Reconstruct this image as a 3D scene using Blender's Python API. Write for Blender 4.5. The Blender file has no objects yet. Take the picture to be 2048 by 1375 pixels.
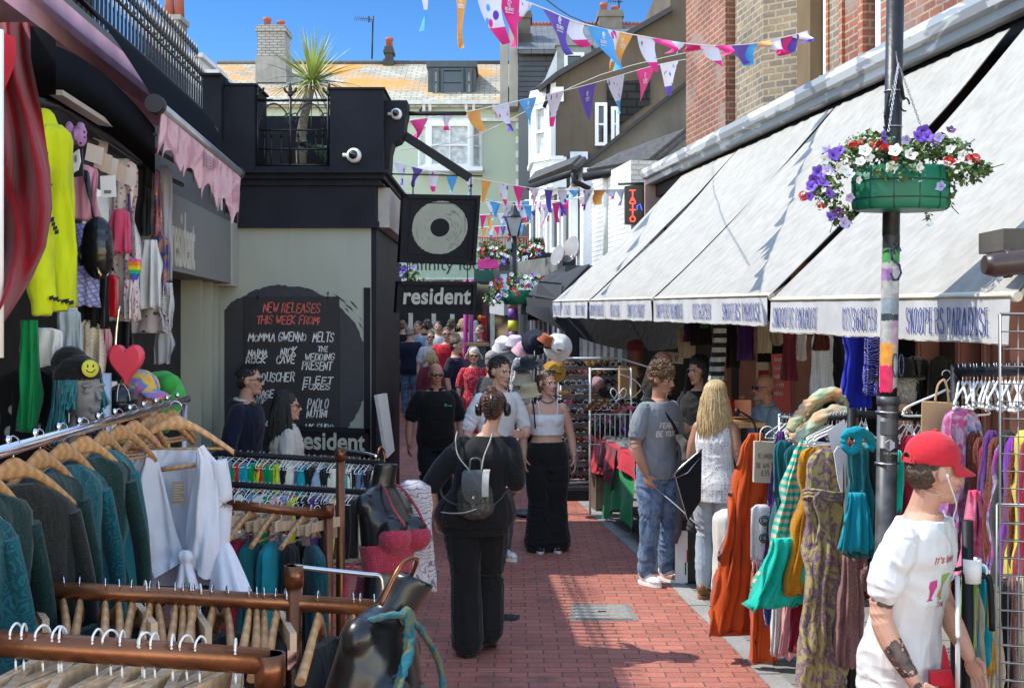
import bpy,math,random
from math import sin,cos,pi,radians,sqrt,exp,atan2
from mathutils import Vector,Matrix,noise
V=Vector
C=bpy.context.scene.collection
SC=bpy.context.scene
rnd=random.Random(7)
# ---------------------------------------------------------------- camera, sky, sun
F,CX,HY,CH=2400.0,1024.0,663.0,2.05
cd=bpy.data.cameras.new('camera');cam=bpy.data.objects.new('camera',cd);C.objects.link(cam)
cam.location=(0,0,CH);cam.rotation_euler=(pi/2,0,0)
cd.sensor_width=36;cd.lens=36*F/2048;cd.shift_y=-(687.5-HY)/2048
cd.clip_start=.05;cd.clip_end=2000
SC.camera=cam
SUN=V((-.655,.075,.87)).normalized()
w=bpy.data.worlds.new('World');SC.world=w;w.use_nodes=True
nt=w.node_tree;sky=nt.nodes.new('ShaderNodeTexSky');sky.sky_type='NISHITA';sky.sun_disc=False
sky.sun_elevation=math.asin(SUN.z);sky.sun_rotation=atan2(SUN.x,SUN.y)
sky.air_density=1.0;sky.dust_density=0;sky.ozone_density=3.0
bg=nt.nodes['Background'];bg.inputs[1].default_value=.15
hs=nt.nodes.new('ShaderNodeHueSaturation');hs.inputs['Saturation'].default_value=1.0;hs.inputs['Value'].default_value=1.0;nt.links.new(sky.outputs[0],hs.inputs['Color']);
tc=nt.nodes.new('ShaderNodeTexCoord');sx=nt.nodes.new('ShaderNodeSeparateXYZ');nt.links.new(tc.outputs['Generated'],sx.inputs[0])
def wn(op,a,b):
 k=nt.nodes.new('ShaderNodeMath');k.operation=op;k.use_clamp=True
 for i,q in((0,a),(1,b)):
  if hasattr(q,'links'):nt.links.new(q,k.inputs[i])
  else:k.inputs[i].default_value=q
 return k.outputs[0]
def wm(f,a,b,mode='MIX'):
 k=nt.nodes.new('ShaderNodeMixRGB');k.blend_type=mode
 for i,q in((0,f),(1,a),(2,b)):
  if hasattr(q,'links'):nt.links.new(q,k.inputs[i])
  else:k.inputs[i].default_value=q
 return k.outputs[0]
ah=wn('MULTIPLY',wn('MULTIPLY',sx.outputs['Y'],2.2),wn('MULTIPLY',wn('SUBTRACT',.62,sx.outputs['Z']),3.5))
gr=wn('MULTIPLY',wn('SUBTRACT',.29,sx.outputs['Z']),5)
deep=wm(gr,(.132,.268,.42,1),(.25,.385,.50,1))
nt.links.new(wm(1,hs.outputs[0],wm(ah,(1.9,1.6,1.3,1),deep),'MULTIPLY'),bg.inputs[0])
sl=bpy.data.lights.new('sun','SUN');sl.energy=2.0;sl.angle=radians(.5);sl.color=(1,.955,.88)
so=bpy.data.objects.new('sun',sl);C.objects.link(so);so.rotation_euler=SUN.to_track_quat('Z','Y').to_euler()
SC.view_settings.view_transform='Standard';SC.view_settings.look='None'
SC.view_settings.exposure=1.45;SC.view_settings.gamma=1
SC.cycles.max_bounces=8;SC.cycles.diffuse_bounces=5;SC.cycles.glossy_bounces=3
SC.cycles.use_denoising=True
# ---------------------------------------------------------------- coordinates
def gz(y):return .02*max(0,min(y,36)-9)
def P(px,py,d):return V(((px-CX)/F*d,d,CH-(py-HY)/F*d))
def PX(px,py,a,b):
 return P(px,py,a/((px-CX)/F-b))
def PG(px,py):
 d=10
 for _ in range(30):d=F*(CH-gz(d))/(py-HY)
 return V(((px-CX)/F*d,d,gz(d)))
 # ---------------------------------------------------------------- objects
TS=bpy.data.scenes.new('tmp')
def thing(name,label,cat,loc=(0,0,0),rz=0,group=None):
 o=bpy.data.objects.new(name,None);C.objects.link(o);o.empty_display_size=.05
 o.location=loc;o.rotation_euler=(0,0,rz)
 return tag(o,label,cat,group)
def tag(o,label,cat,group=None,kind=None):
 if label:o['label']=label
 if cat:o['category']=cat
 if group:o['group']=group
 if kind:o['kind']=kind
 return o
KIDS={}
def setpar(o,p):
 o.parent=p;KIDS.setdefault(p.name,[]).append(o)
def copy_tree(o,loc=None,rz=None,label=None,parent=None,sc=None,rot=None):
 c=o.copy();C.objects.link(c)
 if parent:setpar(c,parent)
 if loc is not None:c.location=loc
 if rz is not None:c.rotation_euler=(0,0,rz)
 if rot is not None:c.rotation_euler=rot
 if sc is not None:c.scale=sc if hasattr(sc,'__len__')else(sc,sc,sc)
 if label:c['label']=label
 for k in KIDS.get(o.name,[]):copy_tree(k,parent=c)
 return c
def root(o):
 while o.parent:o=o.parent
 return o
def frame(dr,up=V((0,0,1))):
 dr=dr.normalized();x=dr.cross(up)
 if x.length<1e-4:x=dr.cross(V((0,1,0)))
 x.normalize();return x,x.cross(dr).normalized()
class MB:
 def __init__(s):s.v=[];s.f=[];s.m=[];s.s=[];s.mi=0
 def add(s,vs,fs,sm=False):
  b=len(s.v);s.v+=[V(p)for p in vs]
  for f in fs:s.f.append(tuple(b+i for i in f));s.m.append(s.mi);s.s.append(sm)
  return s
 def obox(s,o,a,b,c):
  o,a,b,c=V(o),V(a),V(b),V(c)
  p=[o,o+a,o+a+b,o+b,o+c,o+a+c,o+a+b+c,o+b+c]
  q=[(0,3,2,1),(4,5,6,7),(0,1,5,4),(1,2,6,5),(2,3,7,6),(3,0,4,7)]
  if a.cross(b).dot(c)<0:q=[f[::-1]for f in q]
  return s.add(p,q)
 def box(s,x0,x1,y0,y1,z0,z1):return s.obox((x0,y0,z0),(x1-x0,0,0),(0,y1-y0,0),(0,0,z1-z0))
 def bar(s,a,b,wd,th,up=V((0,0,1))):
  a,b=V(a),V(b);x,u=frame(b-a,up)
  return s.obox(a-x*wd/2-u*th/2,b-a,x*wd,u*th)
 def rings(s,rs,closed=True,cap=True,sm=True):
  n=len(rs[0]);vs=[p for r in rs for p in r];fs=[]
  for i in range(len(rs)-1):
   for j in range(n if closed else n-1):
    k=(j+1)%n;fs.append((i*n+j,i*n+k,(i+1)*n+k,(i+1)*n+j))
  s.add(vs,fs,sm)
  if cap and closed:
   b=len(s.v)-len(vs)
   for f in(tuple(range(n-1,-1,-1)),tuple((len(rs)-1)*n+j for j in range(n))):
    s.f.append(tuple(b+i for i in f));s.m.append(s.mi);s.s.append(False)
  return s
 def tube(s,pts,r,seg=8,cap=True,flat=1.0,up=V((0,0,1))):
  pts=[V(p)for p in pts];n=len(pts);rr=r if hasattr(r,'__len__')else[r]*n;rs=[]
  for i,p in enumerate(pts):
   t=(pts[min(i+1,n-1)]-pts[max(i-1,0)])
   x,u=frame(t if t.length>1e-7 else V((0,0,1)),up)
   rs.append([p+(x*cos(2*pi*j/seg)+u*sin(2*pi*j/seg)*flat)*rr[i]for j in range(seg)])
  return s.rings(rs,True,cap)
 def lathe(s,prof,c,seg=24,ax=V((0,0,1)),cap=True):
  x,u=frame(V(ax),V((0,1,0))if abs(V(ax).z)>.9 else V((0,0,1)));ax=V(ax).normalized()
  return s.rings([[V(c)+ax*z+(x*cos(2*pi*j/seg)+u*sin(2*pi*j/seg))*r for j in range(seg)]for r,z in prof],True,cap)
 def ell(s,c,r,seg=14,rot=None):
  r=V(r)if hasattr(r,'__len__')else V((r,r,r));c=V(c);rs=[];h=max(5,seg//2)
  for i in range(h+1):
   a=-pi/2+pi*i/h;k=max(cos(a),.02);rs.append([])
   for j in range(seg):
    p=V((r.x*k*cos(2*pi*j/seg),r.y*k*sin(2*pi*j/seg),r.z*sin(a)))
    rs[-1].append(c+(rot@p if rot else p))
  return s.rings(rs)
 def poly(s,pts,n=None,th=0):
  pts=[V(p)for p in pts]
  if not th:return s.add(pts,[tuple(range(len(pts)))])
  k=len(pts);q=[p+V(n)*th for p in pts]
  fs=[tuple(range(k-1,-1,-1)),tuple(range(k,2*k))]+[(i,(i+1)%k,k+(i+1)%k,k+i)for i in range(k)]
  s.add(pts+q,fs)
  return s
 def grid(s,fn,nu,nv,sm=True,th=0):
  rs=[[V(fn(i/nu,j/nv))for i in range(nu+1)]for j in range(nv+1)]
  if not th:return s.rings(rs,False,False,sm)
  return s
 def islands(s):
  p=list(range(len(s.v)))
  def f(i):
   while p[i]!=i:p[i]=p[p[i]];i=p[i]
   return i
  for q in s.f:
   for i in q[1:]:p[f(i)]=f(q[0])
  g={}
  for k,q in enumerate(s.f):g.setdefault(f(q[0]),[]).append(k)
  return list(g.values())
 def parts(s,name,mats,parent,n=1,**kw):
  isl=s.islands();out=[]
  for k in range(0,len(isl),n):
   ids=[i for g in isl[k:k+n]for i in g];us=sorted({j for i in ids for j in s.f[i]});mp={j:a for a,j in enumerate(us)};m=MB();m.v=[s.v[j]for j in us]
   m.f=[tuple(mp[j]for j in s.f[i])for i in ids];m.m=[s.m[i]for i in ids];m.s=[s.s[i]for i in ids];out.append(m.build(name,mats,parent,**kw))
  return out
 def build(s,name,mats,parent=None,label=None,cat=None,group=None,kind=None,uv=False,local=False,origin=None):
  if not s.v:return None
  me=bpy.data.meshes.new(name)
  off=V((0,0,0));loc=None
  if parent is not None:
   if not local:off=root(parent).location
  elif not local:
   xs=[p.x for p in s.v];ys=[p.y for p in s.v];zs=[p.z for p in s.v]
   off=V(origin)if origin else V(((min(xs)+max(xs))/2,(min(ys)+max(ys))/2,min(zs)));loc=off
  me.from_pydata([p-off for p in s.v],[],s.f)
  ms=mats if isinstance(mats,(list,tuple))else[mats]
  for m in ms:me.materials.append(m)
  me.polygons.foreach_set('material_index',s.m);me.polygons.foreach_set('use_smooth',s.s)
  if uv:
   l=me.uv_layers.new(name='UVMap').data
   for p in me.polygons:
    n=p.normal;t=V((-n.y,n.x,0));t=t.normalized()if t.length>.05 else V((1,0,0));b=n.cross(t)
    for li in p.loop_indices:
     q=s.v[me.loops[li].vertex_index];l[li].uv=(q.dot(t),q.dot(b))
  me.update()
  o=bpy.data.objects.new(name,me);C.objects.link(o)
  if loc is not None:o.location=loc
  if parent is not None:setpar(o,parent)
  return tag(o,label,cat,group,kind)
def remesh(mb,vox,smooth=2,disp=None,shell=0):
 """union of the pieces in mb as one continuous surface"""
 me=bpy.data.meshes.new('t');me.from_pydata(mb.v,[],mb.f);me.update()
 o=bpy.data.objects.new('t',me);TS.collection.objects.link(o)
 m=o.modifiers.new('r','REMESH');m.mode='VOXEL';m.voxel_size=vox
 if smooth:k=o.modifiers.new('s','SMOOTH');k.factor=.5;k.iterations=smooth
 TS.view_layers[0].update()
 e=o.evaluated_get(TS.view_layers[0].depsgraph).to_mesh()
 q=MB();q.v=[v.co.copy()for v in e.vertices];nn=[v.normal.copy()for v in e.vertices]
 q.f=[tuple(p.vertices)for p in e.polygons];q.m=[0]*len(q.f);q.s=[True]*len(q.f)
 if disp:q.v=[v+n*disp(v)for v,n in zip(q.v,nn)]
 TS.collection.objects.unlink(o);bpy.data.objects.remove(o);bpy.data.meshes.remove(me)
 return q
def paintfaces(q,fn):
 for i,f in enumerate(q.f):
  k=fn(sum((q.v[j]for j in f),V((0,0,0)))/len(f))
  if k:q.m[i]=k
def fontmesh(txt,size,o,rt,up,mb=None,ext=.002,off=0.0,wid=1.0,align='CENTER',space=1.0):
 cu=bpy.data.curves.new('t','FONT');cu.body=txt;cu.size=size;cu.extrude=ext;cu.offset=off
 cu.align_x=align;cu.space_character=space;cu.resolution_u=5
 ob=bpy.data.objects.new('t',cu);TS.collection.objects.link(ob);TS.view_layers[0].update()
 e=ob.evaluated_get(TS.view_layers[0].depsgraph).to_mesh()
 mb=mb or MB();rt=V(rt).normalized();up=V(up).normalized();nn=rt.cross(up);o=V(o)
 mb.add([o+rt*v.co.x*wid+up*v.co.y+nn*v.co.z for v in e.vertices],[tuple(p.vertices)for p in e.polygons])
 TS.collection.objects.unlink(ob);bpy.data.objects.remove(ob);bpy.data.curves.remove(cu)
 return mb
GL={'A':[[(0,0),(.5,1),(1,0)],[(.2,.38),(.82,.38)]],'B':[[(0,0),(0,1)],[(0,1),(.6,1),(.8,.85),(.75,.62),(.5,.54),(0,.54)],[(.5,.54),(.9,.4),(.95,.2),(.7,0),(0,0)]],'C':[[(.95,.8),(.7,1),(.35,1),(.05,.7),(.05,.3),(.35,0),(.7,0),(.95,.2)]],'D':[[(.1,0),(.1,1)],[(0,1),(.5,1),(.85,.8),(.97,.5),(.85,.2),(.5,0),(0,0)]],'E':[[(.9,1),(.1,1)],[(.1,1),(.1,0)],[(.1,0),(.95,0)],[(.1,.53),(.75,.53)]],'F':[[(.95,1),(.1,1)],[(.1,1),(.1,0)],[(.1,.52),(.75,.52)]],'G':[[(.95,.8),(.7,1),(.35,1),(.05,.7),(.05,.3),(.35,0),(.7,0),(.95,.2),(.95,.45),(.55,.45)]],'H':[[(0,0),(0,1)],[(1,0),(1,1)],[(0,.5),(1,.5)]],'I':[[(.5,0),(.5,1)]],'J':[[(.7,1),(.7,.2),(.5,0),(.2,.05)]],'K':[[(0,0),(0,1)],[(.9,1),(.05,.5),(.95,0)]],'L':[[(.1,1),(.1,0)],[(.1,0),(.9,0)]],'M':[[(0,0),(.1,1),(.5,.3),(.9,1),(1,0)]],'N':[[(.05,0),(.05,1)],[(.05,1),(.95,0)],[(.95,0),(.95,1)]],'O':[[(.5,1),(.2,.9),(.03,.6),(.03,.4),(.2,.1),(.5,0),(.8,.1),(.97,.4),(.97,.6),(.8,.9),(.5,1)]],'P':[[(.1,0),(.1,1)],[(0,1),(.6,1),(.88,.88),(.88,.6),(.6,.46),(.1,.46)]],'R':[[(.1,0),(.1,1)],[(0,1),(.6,1),(.88,.88),(.88,.62),(.6,.5),(.1,.5)],[(.5,.5),(1,0)]],'S':[[(.9,.82),(.7,.98),(.35,1),(.08,.82),(.15,.6),(.8,.42),(.95,.2),(.7,.02),(.3,0),(.03,.18)]],'T':[[(0,1),(1,1)],[(.5,1),(.5,0)]],'U':[[(.05,1),(.05,.25),(.3,0),(.7,0),(.95,.25),(.95,1)]],'V':[[(0,1),(.45,0),(1,1)]],'W':[[(0,1),(.25,0),(.5,.7),(.72,0),(1,1)]],'X':[[(0,0),(1,1)],[(0,1),(1,0)]],'Y':[[(0,1),(.5,.5),(1,1)],[(.5,.5),(.5,0)]],'0':[[(.5,1),(.15,.8),(.1,.5),(.15,.2),(.5,0),(.85,.2),(.9,.5),(.85,.8),(.5,1)]],'1':[[(.25,.8),(.5,1),(.5,0)]],'2':[[(.1,.75),(.3,1),(.7,1),(.88,.75),(.6,.4),(.05,.02)],[(.05,.02),(.95,.02)]],'3':[[(.1,.85),(.4,1),(.8,.85),(.75,.6),(.4,.54)],[(.4,.54),(.85,.4),(.85,.15),(.5,0),(.08,.12)]],'4':[[(.7,0),(.7,1),(.05,.3),(.95,.3)]],'5':[[(.9,1),(.2,1)],[(.2,1),(.15,.55),(.5,.62),(.88,.45),(.85,.15),(.5,0),(.08,.12)]],'6':[[(.8,.95),(.4,.85),(.1,.45),(.15,.12),(.5,0),(.85,.15),(.85,.4),(.5,.55),(.15,.4)]],'7':[[(.05,1),(.95,1)],[(.95,1),(.35,0)]],'8':[[(.5,.55),(.15,.75),(.5,1),(.85,.75),(.5,.55),(.1,.25),(.5,0),(.9,.25),(.5,.55)]],':':[[(.4,.2),(.4,.28)],[(.4,.65),(.4,.73)]],'-':[[(.1,.45),(.9,.45)]],'!':[[(.5,1),(.5,.3)],[(.5,.05),(.5,0)]],"'":[[(.5,1),(.45,.8)]],'$':[[(.8,.9),(.5,1),(.3,.8),(.3,.1),(.1,0),(.95,0)],[(.1,.5),(.7,.5)]],}
def strokes(mb,txt,o,rt,up,h,wd,sp,thick,thin=None,serif=0,jit=0,slant=0,small=.8,R=rnd):
 """pen lettering as thin raised ribbons; thin: width of level strokes"""
 o=V(o);rt=V(rt).normalized();up=V(up).normalized();x=0;nn=rt.cross(up)
 for ch in txt:
  if ch==' ':x+=wd*.75;continue
  cw=wd*(.45 if ch in "I1:'!" else 1.15 if ch in 'MW' else 1);hh=h
  up_=ch.upper();g=GL.get(up_,[])
  if ch!=up_:hh=h*small;cw*=.88
  jx,jy,js=R.uniform(-jit,jit)*cw,R.uniform(-jit,jit)*h,1+R.uniform(-jit,jit)
  for st in g:
   pts=[o+rt*(x+jx+a*cw+slant*b*hh)+up*(jy+b*hh*js)for a,b in st]
   n=len(pts)
   for i in range(n-1):
    a,b=pts[i],pts[i+1];t=b-a
    if t.length<1e-6:continue
    v=abs(t.normalized().dot(up));k=thick if thin is None else thin+(thick-thin)*v**1.5
    s_=t.normalized().cross(nn)*k/2
    e=t.normalized()*(k*.35 if thin is None else thin*.3)
    mb.add([a-s_-e,a+s_-e,b+s_+e,b-s_+e],[(0,1,2,3)])
    mb.add([a-s_-e+nn*.0015,b-s_+e+nn*.0015,b+s_+e+nn*.0015,a+s_-e+nn*.0015],[(3,2,1,0)])
   if serif:
    for k in(0,n-1):
     t=(pts[1]-pts[0])if k==0 else(pts[-1]-pts[-2])
     if abs(t.normalized().dot(up))>.6:
      a=pts[k];mb.add([a-rt*serif-up*thin/2+nn*.002,a+rt*serif-up*thin/2+nn*.002,a+rt*serif+up*thin/2+nn*.002,a-rt*serif+up*thin/2+nn*.002],[(0,1,2,3)])
  x+=cw+sp
 return x
def smoothpath(pts,n=4):
 pts=[V(p)for p in pts];out=[]
 for i in range(len(pts)-1):
  p0=pts[max(i-1,0)];p1=pts[i];p2=pts[i+1];p3=pts[min(i+2,len(pts)-1)]
  for k in range(n):
   t=k/n;out.append(.5*((2*p1)+(p2-p0)*t+(2*p0-5*p1+4*p2-p3)*t*t+(3*p1-p0-3*p2+p3)*t**3))
 return out+[pts[-1]]
 # ---------------------------------------------------------------- materials
def srgb(r,g,b):
 f=lambda c:(c/255/12.92)if c<=10 else((c/255+.055)/1.055)**2.4
 return(f(r),f(g),f(b))
class NT:
 def __init__(s,name):
  s.m=bpy.data.materials.new(name);s.m.use_nodes=True;s.t=s.m.node_tree;s.b=s.t.nodes['Principled BSDF']
 def n(s,typ,**kw):
  k=s.t.nodes.new('ShaderNode'+typ)
  for a,v in kw.items():
   if a.startswith('i_'):
    key=a[2:];key=int(key)if key.isdigit()else key.replace('_',' ')
    k.inputs[key].default_value=v
   else:setattr(k,a,v)
  return k
 def l(s,a,b):s.t.links.new(a,b)
 def co(s,uv=False,scale=None):
  t=s.n('TexCoord');o=t.outputs['UV' if uv else 'Object']
  if scale is not None:
   mp=s.n('Mapping');mp.inputs['Scale'].default_value=scale if hasattr(scale,'__len__')else(scale,)*3
   s.l(o,mp.inputs[0]);o=mp.outputs[0]
  return o
 def noise(s,co,scale,det=4,dist=0):
  k=s.n('TexNoise');k.inputs['Scale'].default_value=scale;k.inputs['Detail'].default_value=det;k.inputs['Distortion'].default_value=dist
  if co:s.l(co,k.inputs['Vector'])
  return k.outputs['Fac']
 def ramp(s,f,stops,mode='LINEAR'):
  r=s.n('ValToRGB');r.color_ramp.interpolation=mode;e=r.color_ramp.elements
  while len(e)<len(stops):e.new(.5)
  for k,(p,c)in zip(e,stops):k.position=p;k.color=(*c,1)if len(c)==3 else c
  s.l(f,r.inputs[0]);return r.outputs[0]
 def mix(s,f,a,b,blend='MIX'):
  k=s.n('MixRGB',blend_type=blend)
  for i,q in((0,f),(1,a),(2,b)):
   if hasattr(q,'links'):s.l(q,k.inputs[i])
   else:k.inputs[i].default_value=q if not hasattr(q,'__len__')else(*q[:3],1)
  return k.outputs[0]
 def bump(s,h,st,dist=.02):
  k=s.n('Bump');k.inputs['Strength'].default_value=st;k.inputs['Distance'].default_value=dist
  s.l(h,k.inputs['Height']);s.l(k.outputs[0],s.b.inputs['Normal'])
 def out(s,col,rough=.6,metal=0,spec=.5):
  if hasattr(col,'links'):s.l(col,s.b.inputs['Base Color'])
  else:s.b.inputs['Base Color'].default_value=(*col,1)
  s.b.inputs['Roughness'].default_value=rough;s.b.inputs['Metallic'].default_value=metal
  s.b.inputs['Specular IOR Level'].default_value=spec
  return s.m
MC={}
def sc(c,k):return tuple(min(1,max(0,x*k))for x in c)
def M(name,col,rough=.6,metal=0,var=.15,vs=6,bump=.0,bs=60,spec=.5,col2=None,str_=None):
 if name in MC:return MC[name]
 t=NT(name);c=t.co(scale=str_);f=t.noise(c,vs)
 f=t.ramp(f,[(.3,(0,0,0)),(.7,(1,1,1))])
 k=t.mix(f,sc(col,1-var),col2 or sc(col,1+var))
 if bump:t.bump(t.noise(c,bs),bump)
 MC[name]=t.out(k,rough,metal,spec);return MC[name]
def FAB(name,c1,c2=None,kind='plain',s=1.0,c3=None,rough=.85,sheen=True):
 if name in MC:return MC[name]
 t=NT(name);c=t.co()
 if c2 is None:c2=sc(c1,1.25)
 if kind=='plain':
  k=t.mix(t.noise(c,9),sc(c1,.85),c2)
 elif kind=='floral':
  v=t.n('TexVoronoi');v.inputs['Scale'].default_value=22*s;t.l(c,v.inputs['Vector'])
  nz=t.noise(c,40*s);sm_=t.n('Math',operation='ADD');t.l(v.outputs['Distance'],sm_.inputs[0])
  ml=t.n('Math',operation='MULTIPLY');t.l(nz,ml.inputs[0]);ml.inputs[1].default_value=.5;t.l(ml.outputs[0],sm_.inputs[1])
  k=t.ramp(sm_.outputs[0],[(.0,c3 or c2),(.4,c2),(.52,c2),(.56,c1)])
 elif kind=='swirl':
  wv=t.n('TexWave',wave_type='RINGS');wv.inputs['Scale'].default_value=7*s;wv.inputs['Distortion'].default_value=9;wv.inputs['Detail Scale'].default_value=1.6;t.l(c,wv.inputs['Vector'])
  k=t.ramp(wv.outputs['Fac'],[(.3,c1),(.42,c2),(.6,c2),(.7,c1)])
  if c3:k=t.mix(t.ramp(t.noise(c,5*s),[(.6,(0,0,0)),(.63,(1,1,1))]),k,c3)
 elif kind=='stripe':
  wv=t.n('TexWave',bands_direction='Z');wv.inputs['Scale'].default_value=5*s;wv.inputs['Distortion'].default_value=.8;t.l(c,wv.inputs['Vector'])
  k=t.ramp(wv.outputs['Fac'],[(.45,c1),(.55,c2)])
 elif kind=='check':
  b=t.n('TexBrick');b.offset=0;b.inputs['Scale'].default_value=9*s;b.inputs['Color1'].default_value=(*c1,1);b.inputs['Color2'].default_value=(*sc(c1,.92),1);b.inputs['Mortar'].default_value=(*c2,1)
  b.inputs['Mortar Size'].default_value=.05;b.inputs['Brick Width'].default_value=.35;b.inputs['Row Height'].default_value=.35
  r=t.n('Mapping');r.inputs['Rotation'].default_value=(pi/2,0,.4);t.l(c,r.inputs[0]);t.l(r.outputs[0],b.inputs['Vector']);k=b.outputs['Color']
 elif kind=='dots':
  v=t.n('TexVoronoi');v.inputs['Scale'].default_value=20*s;v.inputs['Randomness'].default_value=.35;t.l(c,v.inputs['Vector'])
  k=t.ramp(v.outputs['Distance'],[(.22,c2),(.28,c1)])
 elif kind=='tie':
  n=t.noise(c,6*s,5,1.2);k=t.ramp(n,[(.3,c1),(.45,c2),(.55,c3 or c1),(.68,c1)])
 elif kind=='paisley':
  n=t.n('TexVoronoi',feature='SMOOTH_F1');n.inputs['Scale'].default_value=13*s;t.l(c,n.inputs['Vector'])
  wv=t.n('Math',operation='SINE');ml=t.n('Math',operation='MULTIPLY');ml.inputs[1].default_value=40;t.l(n.outputs['Distance'],ml.inputs[0]);t.l(ml.outputs[0],wv.inputs[0])
  k=t.ramp(wv.outputs[0],[(.15,c1),(.35,c2)])
 f=t.ramp(t.noise(c,3),[(.3,(.82,.82,.82)),(.7,(1.1,1.1,1.1))]);k=t.mix(1,k,f,'MULTIPLY')
 wn=t.noise(t.co(scale=(1,1,.35)),26,3,.4);t.bump(wn,.5,.012)
 m=t.out(k,rough,0,.25)
 if sheen:t.b.inputs['Sheen Weight'].default_value=.15
 MC[name]=m;return m
def BRICK(name,c1,c2,mort,bw=.225,bh=.075,ms=.01,bump=.4,rough=.85,off=.5,extra=None,bias=0,stain=.25):
 if name in MC:return MC[name]
 t=NT(name);c=t.co(uv=True);b=t.n('TexBrick');b.offset=off
 wob=t.n('TexNoise');wob.inputs['Scale'].default_value=3;t.l(c,wob.inputs['Vector'])
 ad=t.n('MixRGB',blend_type='ADD');ad.inputs[0].default_value=.012;t.l(c,ad.inputs[1]);t.l(wob.outputs['Color'],ad.inputs[2])
 t.l(ad.outputs[0],b.inputs['Vector'])
 b.inputs['Scale'].default_value=1;b.inputs['Brick Width'].default_value=bw;b.inputs['Row Height'].default_value=bh
 b.inputs['Mortar Size'].default_value=ms;b.inputs['Mortar Smooth'].default_value=.2;b.inputs['Bias'].default_value=bias
 b.inputs['Color1'].default_value=(*c1,1);b.inputs['Color2'].default_value=(*c2,1);b.inputs['Mortar'].default_value=(*mort,1)
 k=b.outputs['Color']
 n1=t.ramp(t.noise(c,1.3,6),[(.3,sc((1,1,1),1-stain)),(.7,(1+stain*.6,)*3)]);k=t.mix(1,k,n1,'MULTIPLY')
 n2=t.ramp(t.noise(c,35,3),[(.3,(.85,.85,.85)),(.7,(1.12,1.12,1.12))]);k=t.mix(1,k,n2,'MULTIPLY')
 if extra:k=t.mix(t.ramp(t.noise(c,extra[1],6),[(extra[2],(0,0,0)),(extra[2]+.14,(1,1,1))]),k,extra[0])
 inv=t.n('Math',operation='SUBTRACT');inv.inputs[0].default_value=1;t.l(b.outputs['Fac'],inv.inputs[1])
 hs=t.n('Math',operation='ADD');t.l(inv.outputs[0],hs.inputs[0]);t.l(t.noise(c,45,4),hs.inputs[1])
 t.bump(hs.outputs[0],bump,.012)
 if name=='street_bricks':
  v=t.n('TexVoronoi');v.inputs['Scale'].default_value=2.6;t.l(c,v.inputs['Vector']);k=t.mix(t.ramp(v.outputs['Distance'],[(.035,(.55,.55,.55)),(.05,(0,0,0))]),k,(.42,.34,.30))
 MC[name]=t.out(k,rough,0,.3);return MC[name]
def RENDERED(name,col,stain=.3,s=1.2,rough=.85,bump=.25,dark=None):
 if name in MC:return MC[name]
 t=NT(name);c=t.co();n=t.noise(c,s,8,.4)
 k=t.mix(t.ramp(n,[(.32,(0,0,0)),(.7,(1,1,1))]),dark or sc(col,1-stain),sc(col,1+stain*.3))
 dr=t.noise(t.co(scale=(3,3,.25)),3,5);k=t.mix(t.ramp(dr,[(.5,(0,0,0)),(.75,(.5,.5,.5))]),k,sc(col,1-stain*1.3))
 t.bump(t.noise(c,50,5),bump,.01);MC[name]=t.out(k,rough,0,.3);return MC[name]
white=M('white_paint',(.78,.78,.77),.5,var=.05,bump=.05)
offwhite=M('cream_paint',(.62,.59,.48),.55,var=.06)
black=M('black_paint',(.012,.013,.016),.5,var=.2,bump=.06,spec=.2)
navy=M('charcoal_paint',(.015,.016,.022),.6,var=.25,vs=3,bump=.12,spec=.15)
sage=RENDERED('sage_paint',(.37,.385,.32),.11,1.1,.75,.12)
greyp=RENDERED('grey_paint',(.125,.13,.13),.12,1.2,.6,.08)
iron=M('black_iron',(.02,.02,.021),.4,.3,.3,20,.1)
chrome=M('chrome',(.72,.73,.75),.16,1,.05)
steel=M('brushed_steel',(.5,.5,.5),.32,1,.1)
wire=M('white_wire',(.72,.72,.7),.35,0,.05)
zinc=RENDERED('zinc',(.30,.31,.32),.3,4,.6,.2)
copper=M('copper_tube',(.22,.085,.04),.32,.75,.35,5,.05)
glassm=M('dark_glass',(.012,.015,.018),.06,0,.2,spec=.8)
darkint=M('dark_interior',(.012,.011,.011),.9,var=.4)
wood=None
def WOOD(name,c1,c2,st=(1,1,1),rough=.4,ws=2.5):
 if name in MC:return MC[name]
 t=NT(name);c=t.co(scale=st);wv=t.n('TexWave');wv.inputs['Scale'].default_value=ws;wv.inputs['Distortion'].default_value=6;wv.inputs['Detail'].default_value=3;t.l(c,wv.inputs['Vector'])
 k=t.mix(wv.outputs['Fac'],c1,c2);oi=t.n('ObjectInfo')
 r=t.ramp(oi.outputs['Random'],[(0,(.75,.72,.7)),(1,(1.15,1.12,1.1))]);k=t.mix(1,k,r,'MULTIPLY')
 MC[name]=t.out(k,rough,0,.5);return MC[name]
hangwood=WOOD('hanger_wood',(.42,.22,.09),(.55,.32,.15),(4,1,14),.38)
palewood=WOOD('pale_wood',(.58,.40,.24),(.68,.50,.32),(4,1,14),.45)
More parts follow.
